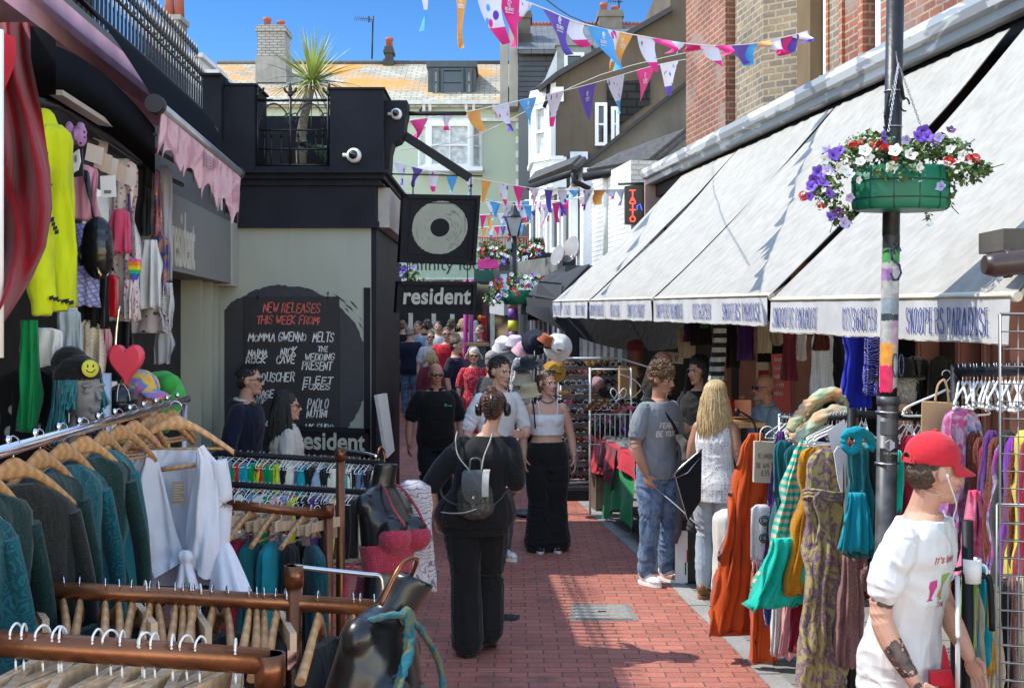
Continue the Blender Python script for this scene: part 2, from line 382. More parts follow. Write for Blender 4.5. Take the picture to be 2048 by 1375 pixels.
# ================================================================ setting: ground, street, sky is the world
pav=BRICK('flagstones',(.30,.285,.26),(.25,.24,.22),(.10,.095,.09),.75,.5,.012,.2,.85,.37,((.17,.16,.15),4,.62))
street=BRICK('street_bricks',(.50,.178,.122),(.39,.135,.097),(.16,.09,.075),.205,.102,.006,.35,.75,.5,((.20,.10,.08),2.2,.60),stain=.2)
ys=[-6,2,5,6.9,7.72,9,9.65,11,12.5,14.1,17,20,24,28,32,36,60,400]
def xr(y):
 k=[(-6,2.6),(2,1.85),(5,1.62),(6.9,1.487),(7.72,1.44),(9.65,1.27),(14.1,.72),(27,-.6),(36,-1.4),(400,-1.4)]
 for(a,p),(b,q)in zip(k,k[1:]):
  if a<=y<=b:return p+(q-p)*(y-a)/(b-a)
m=MB()
for a,b in zip(ys,ys[1:]):
 w_=14 if b<=36 else 400
 m.add([(-w_,a,gz(a)-.004),(w_,a,gz(a)-.004),(w_,b,gz(b)-.004),(-w_,b,gz(b)-.004)],[(0,1,2,3)])
m.build('ground',pav,kind='structure',uv=True,origin=(0,0,0))
m=MB()
for a,b in zip(ys[:-2],ys[1:-2]):
 m.add([(xr(a)-4.0,a,gz(a)),(xr(a),a,gz(a)),(xr(b),b,gz(b)),(xr(b)-4.0,b,gz(b))],[(0,1,2,3)])
m.build('street',street,kind='structure',uv=True,origin=(0,0,0))
m=MB()
for a,b in zip(ys[:-2],ys[1:-2]):
 m.add([(xr(a)+.004,a,gz(a)+.002),(xr(a)+.14,a,gz(a)+.002),(xr(b)+.14,b,gz(b)+.002),(xr(b)+.004,b,gz(b)+.002)],[(0,1,2,3)])
m.build('kerb',BRICK('kerb_stone',(.36,.35,.33),(.30,.29,.27),(.1,.1,.1),2,.9,.012,.2),kind='structure',uv=True,origin=(0,0,0))
def cover(pts,label,col,frame_col,pat):
 t=thing('manhole_cover',label,'manhole cover',sum((V(p)for p in pts),V((0,0,0)))/4)
 c=sum((V(p)for p in pts),V((0,0,0)))/4;up=V((0,0,.004))
 q=[V(p)+up*.9 for p in pts];MB().add(q,[(0,1,2,3)]).build('frame',frame_col,t)
 q=[c+(V(p)-c)*.84+up*2 for p in pts];MB().add(q,[(0,1,2,3)]).build('plate',col,t)
 h=MB()
 if pat:h.obox(c+V((-.03,-.012,.009)),(.06,0,0),(0,.024,0),(0,0,.002))
 else:
  for i in range(5):
   for j in range(3):h.obox(c+V((-.11+i*.045,-.05+j*.035,.009)),(.03,0,0),(0,.02,0),(0,0,.003))
 h.build('lifting_hole' if pat else 'raised_tread',iron,t)
cover([PG(1140,1241),PG(1277,1241),PG(1258,1208),PG(1142,1208)],'square concrete filled manhole cover in the sunlit brick street',M('cover_concrete',(.27,.25,.22),.9,var=.2,vs=40,bump=.2),M('cover_frame',(.20,.19,.175),.8),1)
cover([PG(990,1241),PG(1035,1241),PG(1029,1228),PG(992,1228)],'small black iron access cover in the shaded brick street',iron,M('cover_iron',(.05,.05,.05),.6,.5),0)
# ================================================================ left: shops
def XF(y):return -1.97-.053*y
slate_roof=BRICK('lichen_slates',(.46,.42,.33),(.36,.33,.26),(.14,.13,.11),.32,.17,.012,.5,.85,.5,((.50,.25,.06),.55,.50))
# --- clothes shop front running along the left of the street
t=thing('clothes_shop','dark grey shop front with pink mouldings behind the hung clothes on the left','shop',(XF(5),5,0))
m=MB()
def wallstrip(m,y0,y1,z0,z1,off=0,th=.25,xf=XF):
 a,b=V((xf(y0)+off,y0,z0)),V((xf(y1)+off,y1,z0));m.obox(a,b-a,(-th,0,0),(0,0,z1-z0))
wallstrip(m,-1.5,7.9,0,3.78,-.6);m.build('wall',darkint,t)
m=MB();wallstrip(m,2.2,10.48,2.98,3.80,-.02,.3);m.build('wall_band',greyp,t)
pinkm=FAB('faded_pink_canvas',srgb(214,150,165),srgb(228,178,188),'plain',1)
m=MB()
for i,(z0,z1,o)in enumerate([(3.42,3.50,.13),(3.52,3.58,.09),(3.60,3.70,.05)]):wallstrip(m,2.2,8.0,z0,z1,o,.14)
m.build('moulding',M('pink_moulding',(.72,.40,.47),.6,var=.2,vs=3),t)
m=MB();wallstrip(m,2.2,7.9,0,.5,.02,.1);m.build('plinth',black,t)
m=MB();wallstrip(m,4.2,9.2,3.8,4.62,-.75,.2);m.build('upper_wall',M('blackboarding',(.004,.005,.006),.9,spec=.1),t)
m=MB();wallstrip(m,.6,1.9,0,3.4,-.1,.5);m.build('end_wall',M('cream_wall',(.35,.2,.12),.8),t)
# --- spiked railing on the roof ledge
t=thing('roof_railing','black spiked iron railing along the roof ledge above the pink awning','railing',(XF(8)-.27,8,3.8))
xr_=lambda y:XF(y)-.27
m=MB();b=MB();s=MB();y=5.0;k=0
while y<11.1:
 x=xr_(y);b.tube([(x,y,3.8),(x,y,4.36)],.0095,6)
 s.lathe([(.004,0),(.017,.035),(.012,.05),(.001,.13)],(x,y,4.35),6)
 b.tube([(x-.09,y+.03,3.8),(x-.09,y+.03,4.62)],.008,5);s.lathe([(.004,0),(.016,.03),(.001,.11)],(x-.09,y+.03,4.6),6)
 if k%2==0:s.ell((x,y,4.31),.021,8)
 y+=.098;k+=1
for z in(3.86,4.07,4.29):m.tube([(xr_(5),5,z),(xr_(11.1),11.1,z)],.014,6)
for z in(4.5,):m.tube([(xr_(5)-.09,5,z),(xr_(11.1)-.09,11.1,z)],.012,6)
b.v,n0=b.v+s.v,len(b.v);b.f+=[tuple(i+n0 for i in f)for f in s.f];b.m+=s.m;b.s+=s.s;m.build('rail',iron,t);b.build('spiked_bars',iron,t)
t=thing('chimney_stack','grey stone stack carrying red terracotta pots beyond the spiked railing','chimney',P(340,112,12))
a=P(330,112,12);MB().box(a.x-.02,a.x+.14,12,12.3,a.z-.6,a.z+.36).build('stack',RENDERED('stone_grey',(.24,.23,.21),.3,3),t)
m=MB();m.box(a.x-.04,a.x+.16,11.98,12.32,a.z+.36,a.z+.41);m.build('cap',M('stone_cap',(.3,.29,.27),.8),t)
for dx in(.0,.1):MB().lathe([(.052,0),(.045,.2),(.055,.5),(.05,.55)],(a.x+.01+dx,12.12,a.z+.41),12).build('chimney_pot',M('terracotta',(.33,.09,.055),.8),t)
# --- record shop: grey-green mural wall facing the camera
t=thing('record_shop','sage and charcoal corner shop with a brushed black disc mural and balcony pillars','shop',(-1.9,10.5,0))
D=10.5;S=F/D
X=lambda px:(px-CX)/S
Z=lambda py:CH-(py-HY)/S
m=MB();m.box(X(424),X(742),D,D+2.2,0,Z(452));m.build('wall',sage,t)
m=MB();m.box(X(741)+.001,X(752),D+.02,D+2.2,0,Z(456));m.box(X(728),X(741),D-.015,D+.1,0,Z(575));m.build('corner_post',navy,t)
m=MB();m.box(X(447),X(752),D-.03,D+2.2,Z(455),Z(372));m.build('frieze',navy,t)
m=MB();m.box(X(443),X(756),D-.055,D+2.2,Z(456),Z(441));m.box(X(440),X(760),D-.05,D+2.25,Z(368),Z(360));m.box(X(436),X(770),D-.1,D+2.3,Z(360),Z(350));m.box(X(432),X(779),D-.16,D+2.35,Z(350),Z(344));m.box(X(447),X(768),D-.06,D+2.2,Z(372),Z(368));m.build('cornice',navy,t)
m=MB();m.box(X(452),X(510),D-.02,D+.5,Z(344),Z(172));m.box(X(446),X(514),D-.04,D+.52,Z(172),Z(168));m.box(X(412),X(449),D-.12,D+.1,Z(352),Z(158));m.box(X(407),X(449.5),D-.15,D+.13,Z(158),Z(153));m.build('pillar',navy,t)
m=MB();m.box(X(661),X(768),D-.04,D+.5,Z(344),Z(181));m.box(X(657),X(771),D-.06,D+.52,Z(181),Z(177));m.build('pillar',navy,t)
m=MB();m.box(X(449),X(452),D-.02,D+.5,Z(352),Z(158));m.box(X(510),X(661),D+.02,D+.1,Z(344),Z(332));m.build('sill',navy,t)
m=MB();m.box(X(440),X(690),D+.95,D+1.05,Z(344),Z(193));m.box(X(500),X(670),D+.1,D+1.0,Z(344)-.02,Z(340));m.build('back_wall',navy,t)
m=MB()
pr=[(768,196),(812,196),(812,222),(808,236),(806,262),(797,276),(783,282),(778,300),(776,345),(768,345)]
m.poly([(X(a),D+.1,Z(b))for a,b in pr],(0,1,0),.28);m.build('bracket',navy,t)
m=MB();m.box(X(753),X(776),D+.12,D+2.0,Z(452),Z(372));m.build('side_cornice',M('side_stone',(.42,.40,.37),.8),t)
R_=random.Random(3);pts=[];cx_,cy_,rr=567,742,172
for i in range(220):
 a=2*pi*i/220;r=rr*(1+.018*noise.noise(V((cos(a)*6,sin(a)*6,1)))+.022*noise.noise(V((cos(a)*26,sin(a)*26,4))))
 px,py=cx_+r*cos(a)*.99,cy_-r*sin(a);px=min(max(px,449),727)
 pts.append((X(px),D-.004,Z(py)))
m=MB();m.poly(pts,(0,1,0),.003)
for i in range(46):
 a=R_.uniform(-.5,.95);r=rr*R_.uniform(1.02,1.13);px,py=cx_+r*cos(a),cy_-r*sin(a)
 if px>722:continue
 l=R_.uniform(3,11);tx,ty=sin(a)*l,cos(a)*l;w2=R_.uniform(.6,1.8)
 m.poly([(X(px-tx),D-.004,Z(py-ty)),(X(px+cos(a)*w2),D-.004,Z(py-sin(a)*w2)),(X(px+tx),D-.004,Z(py+ty)),(X(px-cos(a)*w2),D-.004,Z(py+sin(a)*w2))],(0,1,0),.003)
m.build('mural',M('mural_paint',(.023,.025,.034),.55,var=.2,vs=12),t)
m=MB()
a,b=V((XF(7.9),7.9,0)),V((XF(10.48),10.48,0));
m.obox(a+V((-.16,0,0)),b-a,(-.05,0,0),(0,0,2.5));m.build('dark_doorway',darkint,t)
m=MB()
for y0,y1,o in((9.55,9.62,.0),(9.62,9.9,-.05),(9.9,9.96,.02),(9.96,10.22,-.03),(10.22,10.3,.01),(10.3,10.48,-.02)):wallstrip(m,y0,y1,0,2.5,o,.16)
m.build('pilaster',sage,t)
m=MB();wallstrip(m,7.6,10.2,2.46,2.98,.12,.3);m.build('fascia',RENDERED('fascia_grey',(.215,.22,.21),.08,1,.6,.05),t)
m=MB();wallstrip(m,10.2,10.47,2.44,2.985,.135,.3);m.build('fascia_end',RENDERED('flaking_paint',(.42,.42,.37),.12,14,.7,.1),t)
m=MB();wallstrip(m,7.6,10.48,2.99,3.06,.08,.2);m.build('fascia_ledge',greyp,t)
dr=(V((XF(10),10,0))-V((XF(8),8,0))).normalized()
fontmesh('resident',.56,V((XF(8.36)+.124,8.36,2.50)),dr,(0,0,1),ext=.004,off=.004,wid=.40).build('fascia_lettering',M('letter_cream',(.50,.50,.44),.5),t)
t=thing('balcony_railing','black iron balcony screen with fleur finials between the two charcoal pillars','railing',P(585,330,D+.06))
m=MB();y=D+.06;g=lambda px,py:V((X(px),y,Z(py)))
for py,r in((198,.014),(258,.010),(296,.011),(328,.012)):m.tube([g(510,py),g(661,py)],r,6)
for px in(512,578,654):m.tube([g(px,330),g(px,188)],.013,6)
m.build('rail',iron,t)
m=MB()
for px in(526,540,560,594,612,630,643):m.tube([g(px,330),g(px,272)],.007,6);m.lathe([(.012,0),(.001,.08)],g(px,272),6)
for c in(545,618):
 m.tube(smoothpath([g(c-30,250),g(c-24,222),g(c,204),g(c+24,222),g(c+30,250)]),.007,6)
 for s_ in(-1,1):m.tube([g(c+s_*30+8*cos(k*pi/6),232+8*sin(k*pi/6))for k in range(11)],.006,6)
m.build('scrollwork',iron,t)
for px in(512,578,656):
 m=MB();c=g(px,180)
 m.lathe([(.01,-.05),(.028,-.03),(.012,-.01),(.02,.02),(.008,.06),(.001,.10)],c,8)
 for s_ in(-1,1):m.tube(smoothpath([c+V((0,0,-.02)),c+V((s_*.04,0,0)),c+V((s_*.055,0,.035))]),[.012]*8+[.003],6)
 m.build('finial',iron,t)
domew=M('camera_white',(.75,.75,.73),.35);domeb=M('camera_dome',(.012,.012,.015),.05,spec=1)
def dome(px,py,d,r,lab):
 c=P(px,py,d);t=thing('dome_camera',lab,'security camera',c+V((0,.06,0)))
 MB().lathe([(r,-.06),(r*1.02,-.02),(r*.9,.0),(r*.62,.012)],c,24,(0,-1,0)).build('housing',domew,t)
 MB().lathe([(r*.62,.0),(r*.58,.03),(r*.4,.055),(r*.05,.066)],c+V((0,-.012,0)),20,(0,-1,0)).build('lens_dome',domeb,t)
 MB().tube([c+V((0,.04,0)),c+V((-r*1.55,.045,.004))],r*.3,8).build('cable_box',domew,t)
dome(707,310,D-.1,.064,'white dome security camera on the broad charcoal pillar, its cable stub to the left')
dome(792,227,D+.05,.05,'smaller white dome security camera high on the carved bracket beside the signs')
# ---- cabbage palm and fern on the balcony
def leafblade(m,base,dr,ln,wd,droop,side,n=7):
 pts=[];p=V(base);dr=V(dr).normalized()
 for i in range(n+1):
  f=i/n;wv=wd*sin(pi*min(1,f*.9+.1))**.7*(1-f*.75);q=V(base)+dr*ln*f+V((0,0,-droop*f*f));pts.append((q,wv))
 for(a,wa),(b,wb)in zip(pts,pts[1:]):
  m.add([a-side*wa+V((0,0,.1*wa)),a,b,b-side*wb+V((0,0,.1*wb))],[(0,1,2,3)]);m.add([a,a+side*wa+V((0,0,.1*wa)),b+side*wb+V((0,0,.1*wb)),b],[(0,1,2,3)])
t=thing('cabbage_palm','tall cabbage palm with a bare trunk and spiky yellow green crown on the balcony','palm',P(605,328,D+.5))
b=[P(604,332,D+.5),P(602,285,D+.5),P(607,240,D+.5),P(616,205,D+.5),P(622,178,D+.5)]
MB().tube(smoothpath(b),[.052-.0012*i for i in range(17)],10).build('trunk',M('palm_bark',(.24,.20,.15),.9,var=.4,vs=18,bump=.6,bs=30,str_=(1,1,4)),t)
m=MB();c=P(624,160,D+.5);R_=random.Random(11)
for i in range(170):
 az=R_.uniform(0,2*pi);el=R_.uniform(-.6,1.5);m.mi=0 if el>0 else R_.choice((0,1))
 d_=V((cos(az)*cos(el),sin(az)*cos(el),sin(el)));side=d_.cross(V((R_.uniform(-.4,.4),R_.uniform(-.4,.4),1))).normalized()
 leafblade(m,c+d_*.02-V((0,0,R_.uniform(0,.05))),d_,R_.uniform(.36,.64)*(1.0 if el>.2 else .8),.0095,R_.uniform(.02,.10)if el>.3 else R_.uniform(.1,.25),side)
m.build('crown',[M('palm_leaf',(.32,.38,.08),.45,var=.35),M('palm_dry',(.26,.20,.08),.7,var=.3)],t)
t=thing('palm_fern','low dark green palm fronds behind the right end of the balcony rail','plant',P(640,330,D+.4))
m=MB();c=P(648,330,D+.42)
for i in range(9):
 az=R_.uniform(0,2*pi);st=smoothpath([c,c+V((cos(az)*.06,sin(az)*.06,.12)),c+V((cos(az)*.14,sin(az)*.14,.2)),c+V((cos(az)*.22,sin(az)*.2,.2))],6)
 m.tube(st,.003,4)
 for k in range(4,len(st)-1):
  dv=(st[k+1]-st[k]).normalized();sd=dv.cross(V((0,0,1))).normalized()
  for s_ in(-1,1):leafblade(m,st[k],sd*s_+dv*.6,.085,.006,.02,dv,3)
m.build('fronds',M('fern_leaf',(.05,.12,.03),.5,var=.4),t)
# ---- hanging signs
mbk=M('sign_black',(.012,.0125,.016),.6,var=.2,spec=.15);sagel=M('sign_sage',(.30,.31,.25),.6,var=.08)
def framed(t,tl,tr,br,bl,th,name='panel'):
 """dark board between four corners, with a raised frame"""
 tl,tr,br,bl=V(tl),V(tr),V(br),V(bl);n=(tr-tl).cross(bl-tl).normalized()
 if n.y>0:n=-n
 MB().poly([tl,tr,br,bl],-n,th).build(name,mbk,t)
 m=MB();rt=(tr-tl).normalized();up=(tl-bl).normalized();k=.035
 for a,b,o in((tl,tr,-up),(bl,br,up),(tl,bl,rt),(tr,br,-rt)):
  ex=rt*k*0;m.obox(V(a)+n*.022,V(b)-V(a),V(o)*k,-n*(th+.044))
 m.build('frame',mbk,t)
 m=MB()
 for f in(.075,):
  q=[tl+rt*f-up*f,tr-rt*f-up*f,br-rt*f+up*f,bl+rt*f+up*f]
  for a,b in zip(q,q[1:]+q[:1]):m.bar(a+n*.003,b+n*.003,.008,.008)
 m.build('bead',mbk,t);return n,rt,up
t=thing('hanging_sign','square charcoal hanging sign painted with a pale brushed vinyl disc','sign',P(883,530,10.8))
c4=[P(806,388,10.7),P(960,391,10.95),P(950,530,10.95),P(798,524,10.7)]
n,rt,up=framed(t,*c4,.05)
cc=(V(c4[0])+V(c4[1])+V(c4[2])+V(c4[3]))/4+n*.004+up*.015;R_=random.Random(5)
def ringpts(r0,jit,k=90):return[cc+(rt*cos(2*pi*i/k)*1.02+up*sin(2*pi*i/k)*.94)*r0*(1+R_.uniform(-jit,jit))for i in range(k)]
o_,i_=ringpts(.255,.012),ringpts(.088,.01);m=MB();m.rings([i_,o_],True,False,False)
m.build('disc',sagel,t);m=MB()
for i in range(70):
 r=R_.uniform(.10,.25);a0=R_.uniform(-1.2,.9)+(pi if R_.random()<.1 else 0);da=R_.uniform(.1,.5);w2=R_.uniform(.0006,.0016)
 pr_=[[cc+n*.002+(rt*cos(a0+da*k/8)*1.02+up*sin(a0+da*k/8)*.94)*(r+s_*w2*sin(pi*(k+.3)/8.6))for k in range(9)]for s_ in(-1,1)]
 m.rings(pr_,False,False,False)
m.build('brush_streaks',mbk,t)
m=MB()
for px in(826,942):a=P(px,389,10.8);m.tube([a-V((0,0,.02)),a+V((0,0,.17))],.006,6);m.ell(a+V((0,0,.08)),.016,8)
m.tube([P(782,348,10.75),P(965,352,10.95)],.007,6);m.parts('hanger_rod',iron,t)
t=thing('hanging_sign','long charcoal hanging sign with pale lower case lettering below the square one','sign',P(872,628,10.75))
c4=[P(795,562,10.6),P(953,563,10.85),P(950,629,10.85),P(791,625,10.6)]
n,rt,up=framed(t,*c4,.05)
cc=(V(c4[0])+V(c4[1])+V(c4[2])+V(c4[3]))/4+n*.004
fontmesh('resident',.205,cc-up*.055+n*.002,rt,up,ext=.003,off=.0055,wid=.88,space=1.05).build('lettering',M('letter_sage',(.42,.43,.36),.5),t)
m=MB()
for px in(815,935):a=P(px,562,10.75);m.tube([a-V((0,0,.01)),a+V((0,0,.17))],.005,6)
m.parts('hanger_rod',iron,t)
t=thing('sign_arm','black iron arm with a diagonal brace holding the square sign over the street','bracket',P(800,250,D+.3))
m=MB();m.tube([P(806,227,D+.3),P(932,227,D+.5)],.02,8);m.tube([P(840,227,D+.35),P(842,214,D+.35)],.012,6);m.build('arm',iron,t)
a,b=P(795,262,D+.3),P(940,356,D+.4);MB().bar(a,b,.04,.075).build('brace',black,t)
# ---- chalkboard
t=thing('chalkboard','tall black chalkboard lettered new releases hanging on the mural wall','chalkboard',(X(586),D-.03,Z(870)))
MB().box(X(491),X(679),D-.03,D-.006,Z(905),Z(593)).build('board',M('slate_board',(.012,.012,.016),.6,var=.3,vs=9),t)
m=MB()
for px in(517,657):m.tube([(X(px),D-.035,Z(597)),(X(px),D-.04,Z(586)),(X(px),D-.005,Z(584))],.006,6)
m.parts('hook',iron,t)
chk=M('chalk_white',(.72,.72,.70),.8);chr_=M('chalk_red',(.62,.13,.10),.8)
R_=random.Random(2)
def chalk(m,txt,px,py,wpx,hpx):
 n=sum(.5 if c in "I:1" else .75 if c==' ' else 1.15 if c in 'MW' else 1 for c in txt);sp=.22
 wd=wpx/S/(n+sp*len(txt));strokes(m,txt,(X(px),D-.0315,Z(py)),(1,0,0),(0,0,1),hpx/S,wd,wd*sp,.0095,jit=.065,slant=.15,R=R_)
m=MB();chalk(m,'NEW RELEASES',527,625,117,19);chalk(m,'THIS WEEK FROM:',514,648,133,16);m.build('chalk_heading',chr_,t)
m=MB()
for a in[('MoMMA',498,682,55,16),('GWENNo',558,682,57,18),('MELTS',626,682,43,18),('NAIMA',497,713,40,14),('ROCK',493,725,40,11),('NICK',562,711,33,16),('CAVE',553,726,39,15),('THE',637,702,20,10),('WEDDING',611,720,60,13),('PRESENT',605,739,60,16),('MoDUSCHER',505,762,86,17),('FLEET',607,767,60,14),('FOXES',606,778,57,11),('LEGAGE',497,795,52,16),('PoP',508,806,28,11),('PAOLO',615,817,43,19),('NUTINI',614,833,43,13),('UK SUBS',612,860,57,13),('GLASTO',498,856,90,16)]:chalk(m,*a)
m.build('chalk_names',chk,t)
t=thing('shop_sign','low charcoal board with pale lower case lettering at the foot of the mural wall','sign',PG(660,1000))
d=10.35;c4=[P(585,853,d),P(738,858,d),P(738,912,d),P(585,908,d)]
n,rt,up=framed(t,*c4,.06)
cc=P(660,884,d)+n*.004
fontmesh('resident',.215,cc-up*.06+n*.002,rt,up,ext=.003,off=.005,wid=.86).build('lettering',MC['letter_sage'],t)
m=MB();
for px in(600,725):m.tube([P(px,905,d+.03),V((P(px,905,d).x,d+.03,gz(d)))],.02,6)
m.parts('leg',mbk,t)
t=thing('record_browser','white flip board of record sleeves leaning out from the charcoal shop corner','rack',PG(775,1045))
a,b=P(748,790,10.1),P(768,786,10.5);c_,d_=P(783,900,10.5),P(768,915,10.1)
MB().poly([a,b,c_,d_],(.03,-.02,0),1.0).build('sleeve_panel',M('sleeve_white',(.66,.66,.63),.6,var=.1,vs=20),t)
MB().tube([P(775,905,10.3),V((P(775,905,10.3).x,10.3,gz(10.3)))],.025,8).build('leg',mbk,t)
# ================================================================ end of the street
def sash(t,o,rt,up,w_,h,fr=.07,bars=1,halves=2,fm=None,rec=.06,name='window',curtain=True,glass=None):
 """sash window lying in the plane o + rt, up (o = lower left), facing rt x up"""
 rt=V(rt).normalized();up=V(up);n=rt.cross(up).normalized();fm=fm or white;o=V(o)
 m=MB()
 for a,b,c in((o,rt*w_,up*fr),(o+up*(h-fr),rt*w_,up*fr),(o+up*fr,rt*fr,up*(h-2*fr)),(o+rt*(w_-fr)+up*fr,rt*fr,up*(h-2*fr))):m.obox(a-n*rec,b,c,n*(rec+.035))
 for i in range(1,halves):m.obox(o+up*(h*i/halves-fr*.3)+rt*fr-n*.03,rt*(w_-2*fr),up*fr*.6,n*.04)
 for i in range(1,bars):m.obox(o+rt*(w_*i/bars-fr*.2)+up*fr-n*.03,rt*fr*.4,up*(h-2*fr),n*.035)
 f=m.build(name,fm,t)
 g=MB();g.add([o+rt*fr+up*fr-n*.045,o+rt*(w_-fr)+up*fr-n*.045,o+rt*(w_-fr)+up*(h-fr)-n*.045,o+rt*fr+up*(h-fr)-n*.045],[(0,1,2,3)]);g.build('pane',glass or glassm,f)
 return f
curt=M('net_curtain',(.45,.47,.46),.4,var=.35,vs=9,spec=.8)
mint=RENDERED('mint_render',(.47,.53,.40),.05,.6,.8,.08)
d=34.0;S3=F/d
x3=lambda px:(px-CX)/S3
z3=lambda py:CH-(py-HY)/S3
t=thing('mint_house','mint green rendered house closing the street, lichen stained slate roof above','house',(x3(800),d,.5))
m=MB();m.box(x3(300),x3(1052),d,d+6,0,z3(214));m.build('wall',mint,t)
m=MB();rz,ez=z3(128)+.35,z3(207)
r0=V((x3(380),d-.25,ez));r1=V((x3(1036),d-.25,ez));r2=V((x3(1036)+.02,d+3.2,CH+(HY-127)*(d+3.2)/F));r3=V((x3(380),d+3.2,r2.z))
m.poly([r0,r1,r2,r3],(0,.02,-.14),1);m.build('roof',slate_roof,t,uv=True)
m=MB();m.tube([r3,r2],.09,8);m.build('ridge',M('ridge_tile',(.07,.065,.06),.8),t)
m=MB();m.box(x3(380),x3(1052),d-.3,d,z3(212),z3(205));m.box(x3(380),x3(1050),d-.14,d-.001,z3(244),z3(238));m.build('eaves',M('eave_white',(.62,.62,.58),.6),t)
br=MB();br.mi=0
for i,px in enumerate((846,858,930,945,985,1010,1036)):
 b=MB();b.poly([(x3(px),d,z3(238)),(x3(px),d,z3(212)),(x3(px),d-.26,z3(212)),(x3(px),d-.2,z3(222)),(x3(px),d-.06,z3(230))],(1,0,0),.08);b.build('bracket',MC['eave_white'],t)
m=MB()
for i in range(9):
 w_=16 if i%2 else 21;m.box(x3(1053-w_),x3(1053)+.03,d-.04,d-.002,z3(372-14.2*i),z3(358.5-14.2*i))
m.build('quoins',white,t)
m=MB();m.box(x3(836),x3(966),d-.5,d-.002,z3(346),z3(338));m.box(x3(838),x3(964),d-.45,d-.002,z3(252),z3(246));m.parts('bay_sill',white,t)
zz0,zz1=z3(338),z3(252)
sash(t,(x3(860),d-.45,zz0),(1,0,0),(0,0,1),x3(942)-x3(860),zz1-zz0,.085,2,2,glass=curt,name='bay_window')
for a,b,ya,yb in((838,858,d,d-.42),(944,964,d-.42,d)):
 o=V((x3(a),ya,zz0));e=V((x3(b),yb,zz0));sash(t,o,e-o,(0,0,1),(e-o).length,zz1-zz0,.07,1,2,name='bay_window',glass=curt)
m=MB();m.poly([(x3(858),d-.448,zz0),(x3(858),d-.448,zz1),(x3(862),d-.448,zz1),(x3(862),d-.448,zz0)],(0,.3,0),1);m.poly([(x3(940),d-.448,zz0),(x3(940),d-.448,zz1),(x3(946),d-.448,zz1),(x3(946),d-.448,zz0)],(0,.3,0),1);m.parts('mullion',white,t)
dm=M('dormer_blue',(.045,.062,.078),.5,var=.15);dy=d+.55;S4=F/dy
x4=lambda px:(px-CX)/S4
z4=lambda py:CH-(py-HY)/S4
m=MB();m.box(x4(856),x4(951),dy,dy+3,z4(196),z4(124));m.box(x4(853),x4(954),dy-.08,dy+3,z4(135),z4(123));m.build('dormer',dm,t)
for a,b in((866,878),(883,927),(932,944)):sash(t,(x4(a),dy-.058,z4(192)),(1,0,0),(0,0,1),x4(b)-x4(a),z4(138)-z4(192),.06,1,2,dm,.01,'dormer_window',glass=glassm if b-a>20 else curt)
m=MB();m.poly([(x4(845),dy-.05,z4(202)),(x4(955),dy-.05,z4(206)),(x4(951),dy,z4(194)),(x4(858),dy,z4(192))],(0,.05,.02),1);m.build('lead_apron',zinc,t)
m=MB();m.box(x3(700),x3(1052),d-.25,d-.002,z3(556),z3(512));m.build('fascia',M('fascia_green',(.36,.46,.33),.6,var=.04),t)
m=MB();m.box(x3(700),x3(1052),d-.32,d-.003,z3(512),z3(506));m.box(x3(770),x3(1052),d-.3,d-.003,z3(560),z3(556));m.build('fascia_trim',MC['eave_white'],t)
fontmesh('infinity foods',.46,(x3(905),d-.256,z3(541)),(1,0,0),(0,0,1),ext=.004,wid=1.05).build('fascia_lettering',M('letter_dark',(.02,.02,.02),.6),t)
m=MB();m.box(x3(700),x3(1052),d-.03,d-.001,gz(d),z3(560));m.build('shop_window',glassm,t)
m=MB()
for px in(792,822,868,905,942,985,1020):m.box(x3(px)-.06,x3(px)+.06,d-.12,d-.031,gz(d),z3(560))
m.build('shop_mullion',M('shop_cream',(.5,.5,.44),.6),t)
m=MB();m.box(x3(795),x3(1050),d-.14,d-.031,gz(d),gz(d)+.5);m.build('stall_riser',MC['fascia_green'],t)
def chimney(lab,x0,x1,y,dp,z0,z1,mats,pots,band=.6,potm=None):
 t=thing('chimney_stack',lab,'chimney',((x0+x1)/2,y,z0))
 zm=z0+(z1-z0)*band
 MB().box(x0-.05,x1+.05,y-.04,y+dp,z0,zm).build('render_base',mats[0],t)
 m=MB();m.box(x0,x1,y,y+dp,zm,z1-.1);m.box(x0-.05,x1+.05,y-.05,y+dp+.05,z1-.2,z1-.1);m.box(x0-.02,x1+.02,y-.02,y+dp,z1-.1,z1);m.build('stack',mats[1],t,uv=True)
 for k in range(pots):
  x=x0+(x1-x0)*(k+.5)/pots;h=.22 if k%2 else .32
  MB().lathe([(.11,0),(.10,h*.7),(.13,h*.75),(.12,h)],(x,y+dp/2,z1),12).build('chimney_pot',potm or MC['terracotta'],t)
whb=BRICK('whitewashed_brick',(.42,.40,.37),(.36,.34,.32),(.16,.15,.14),.23,.08,.012,.6,.85)
chimney('tall whitewashed brick chimney on the left of the mint house roof',x4(514)-.15,x4(556)+.05,d+1.3,.9,CH+(HY-165)*(d+1.3)/F,CH+(HY-50)*(d+1.3)/F,(RENDERED('chimney_render',(.34,.32,.30),.3,3),whb),2,.45)
chimney('small dark chimney on the ridge of the mint house roof',x4(752),x4(767),d+3,.5,CH+(HY-135)*(d+3)/F,CH+(HY-93)*(d+3)/F,(M('soot',(.06,.055,.05),.9),)*2,1,.4)
t=thing('television_aerial','thin television aerial with a long row of rods above the ridge','aerial',P(746,118,d+3.1))
m=MB();y=d+3.1;m.tube([P(744,118,y),P(746,32,y)],.028,6);m.build('mast',iron,t)
m=MB();m.tube([P(708,36,y),P(749,40,y)],.012,6)
for px in range(710,746,4):a=P(px,36.4+(px-708)*.1,y);m.tube([a+V((0,-.1,-.10)),a+V((0,.1,.10))],.008,5)
m.bar(P(738,33,y),P(738,45,y),.05,.02);m.build('antenna',iron,t)
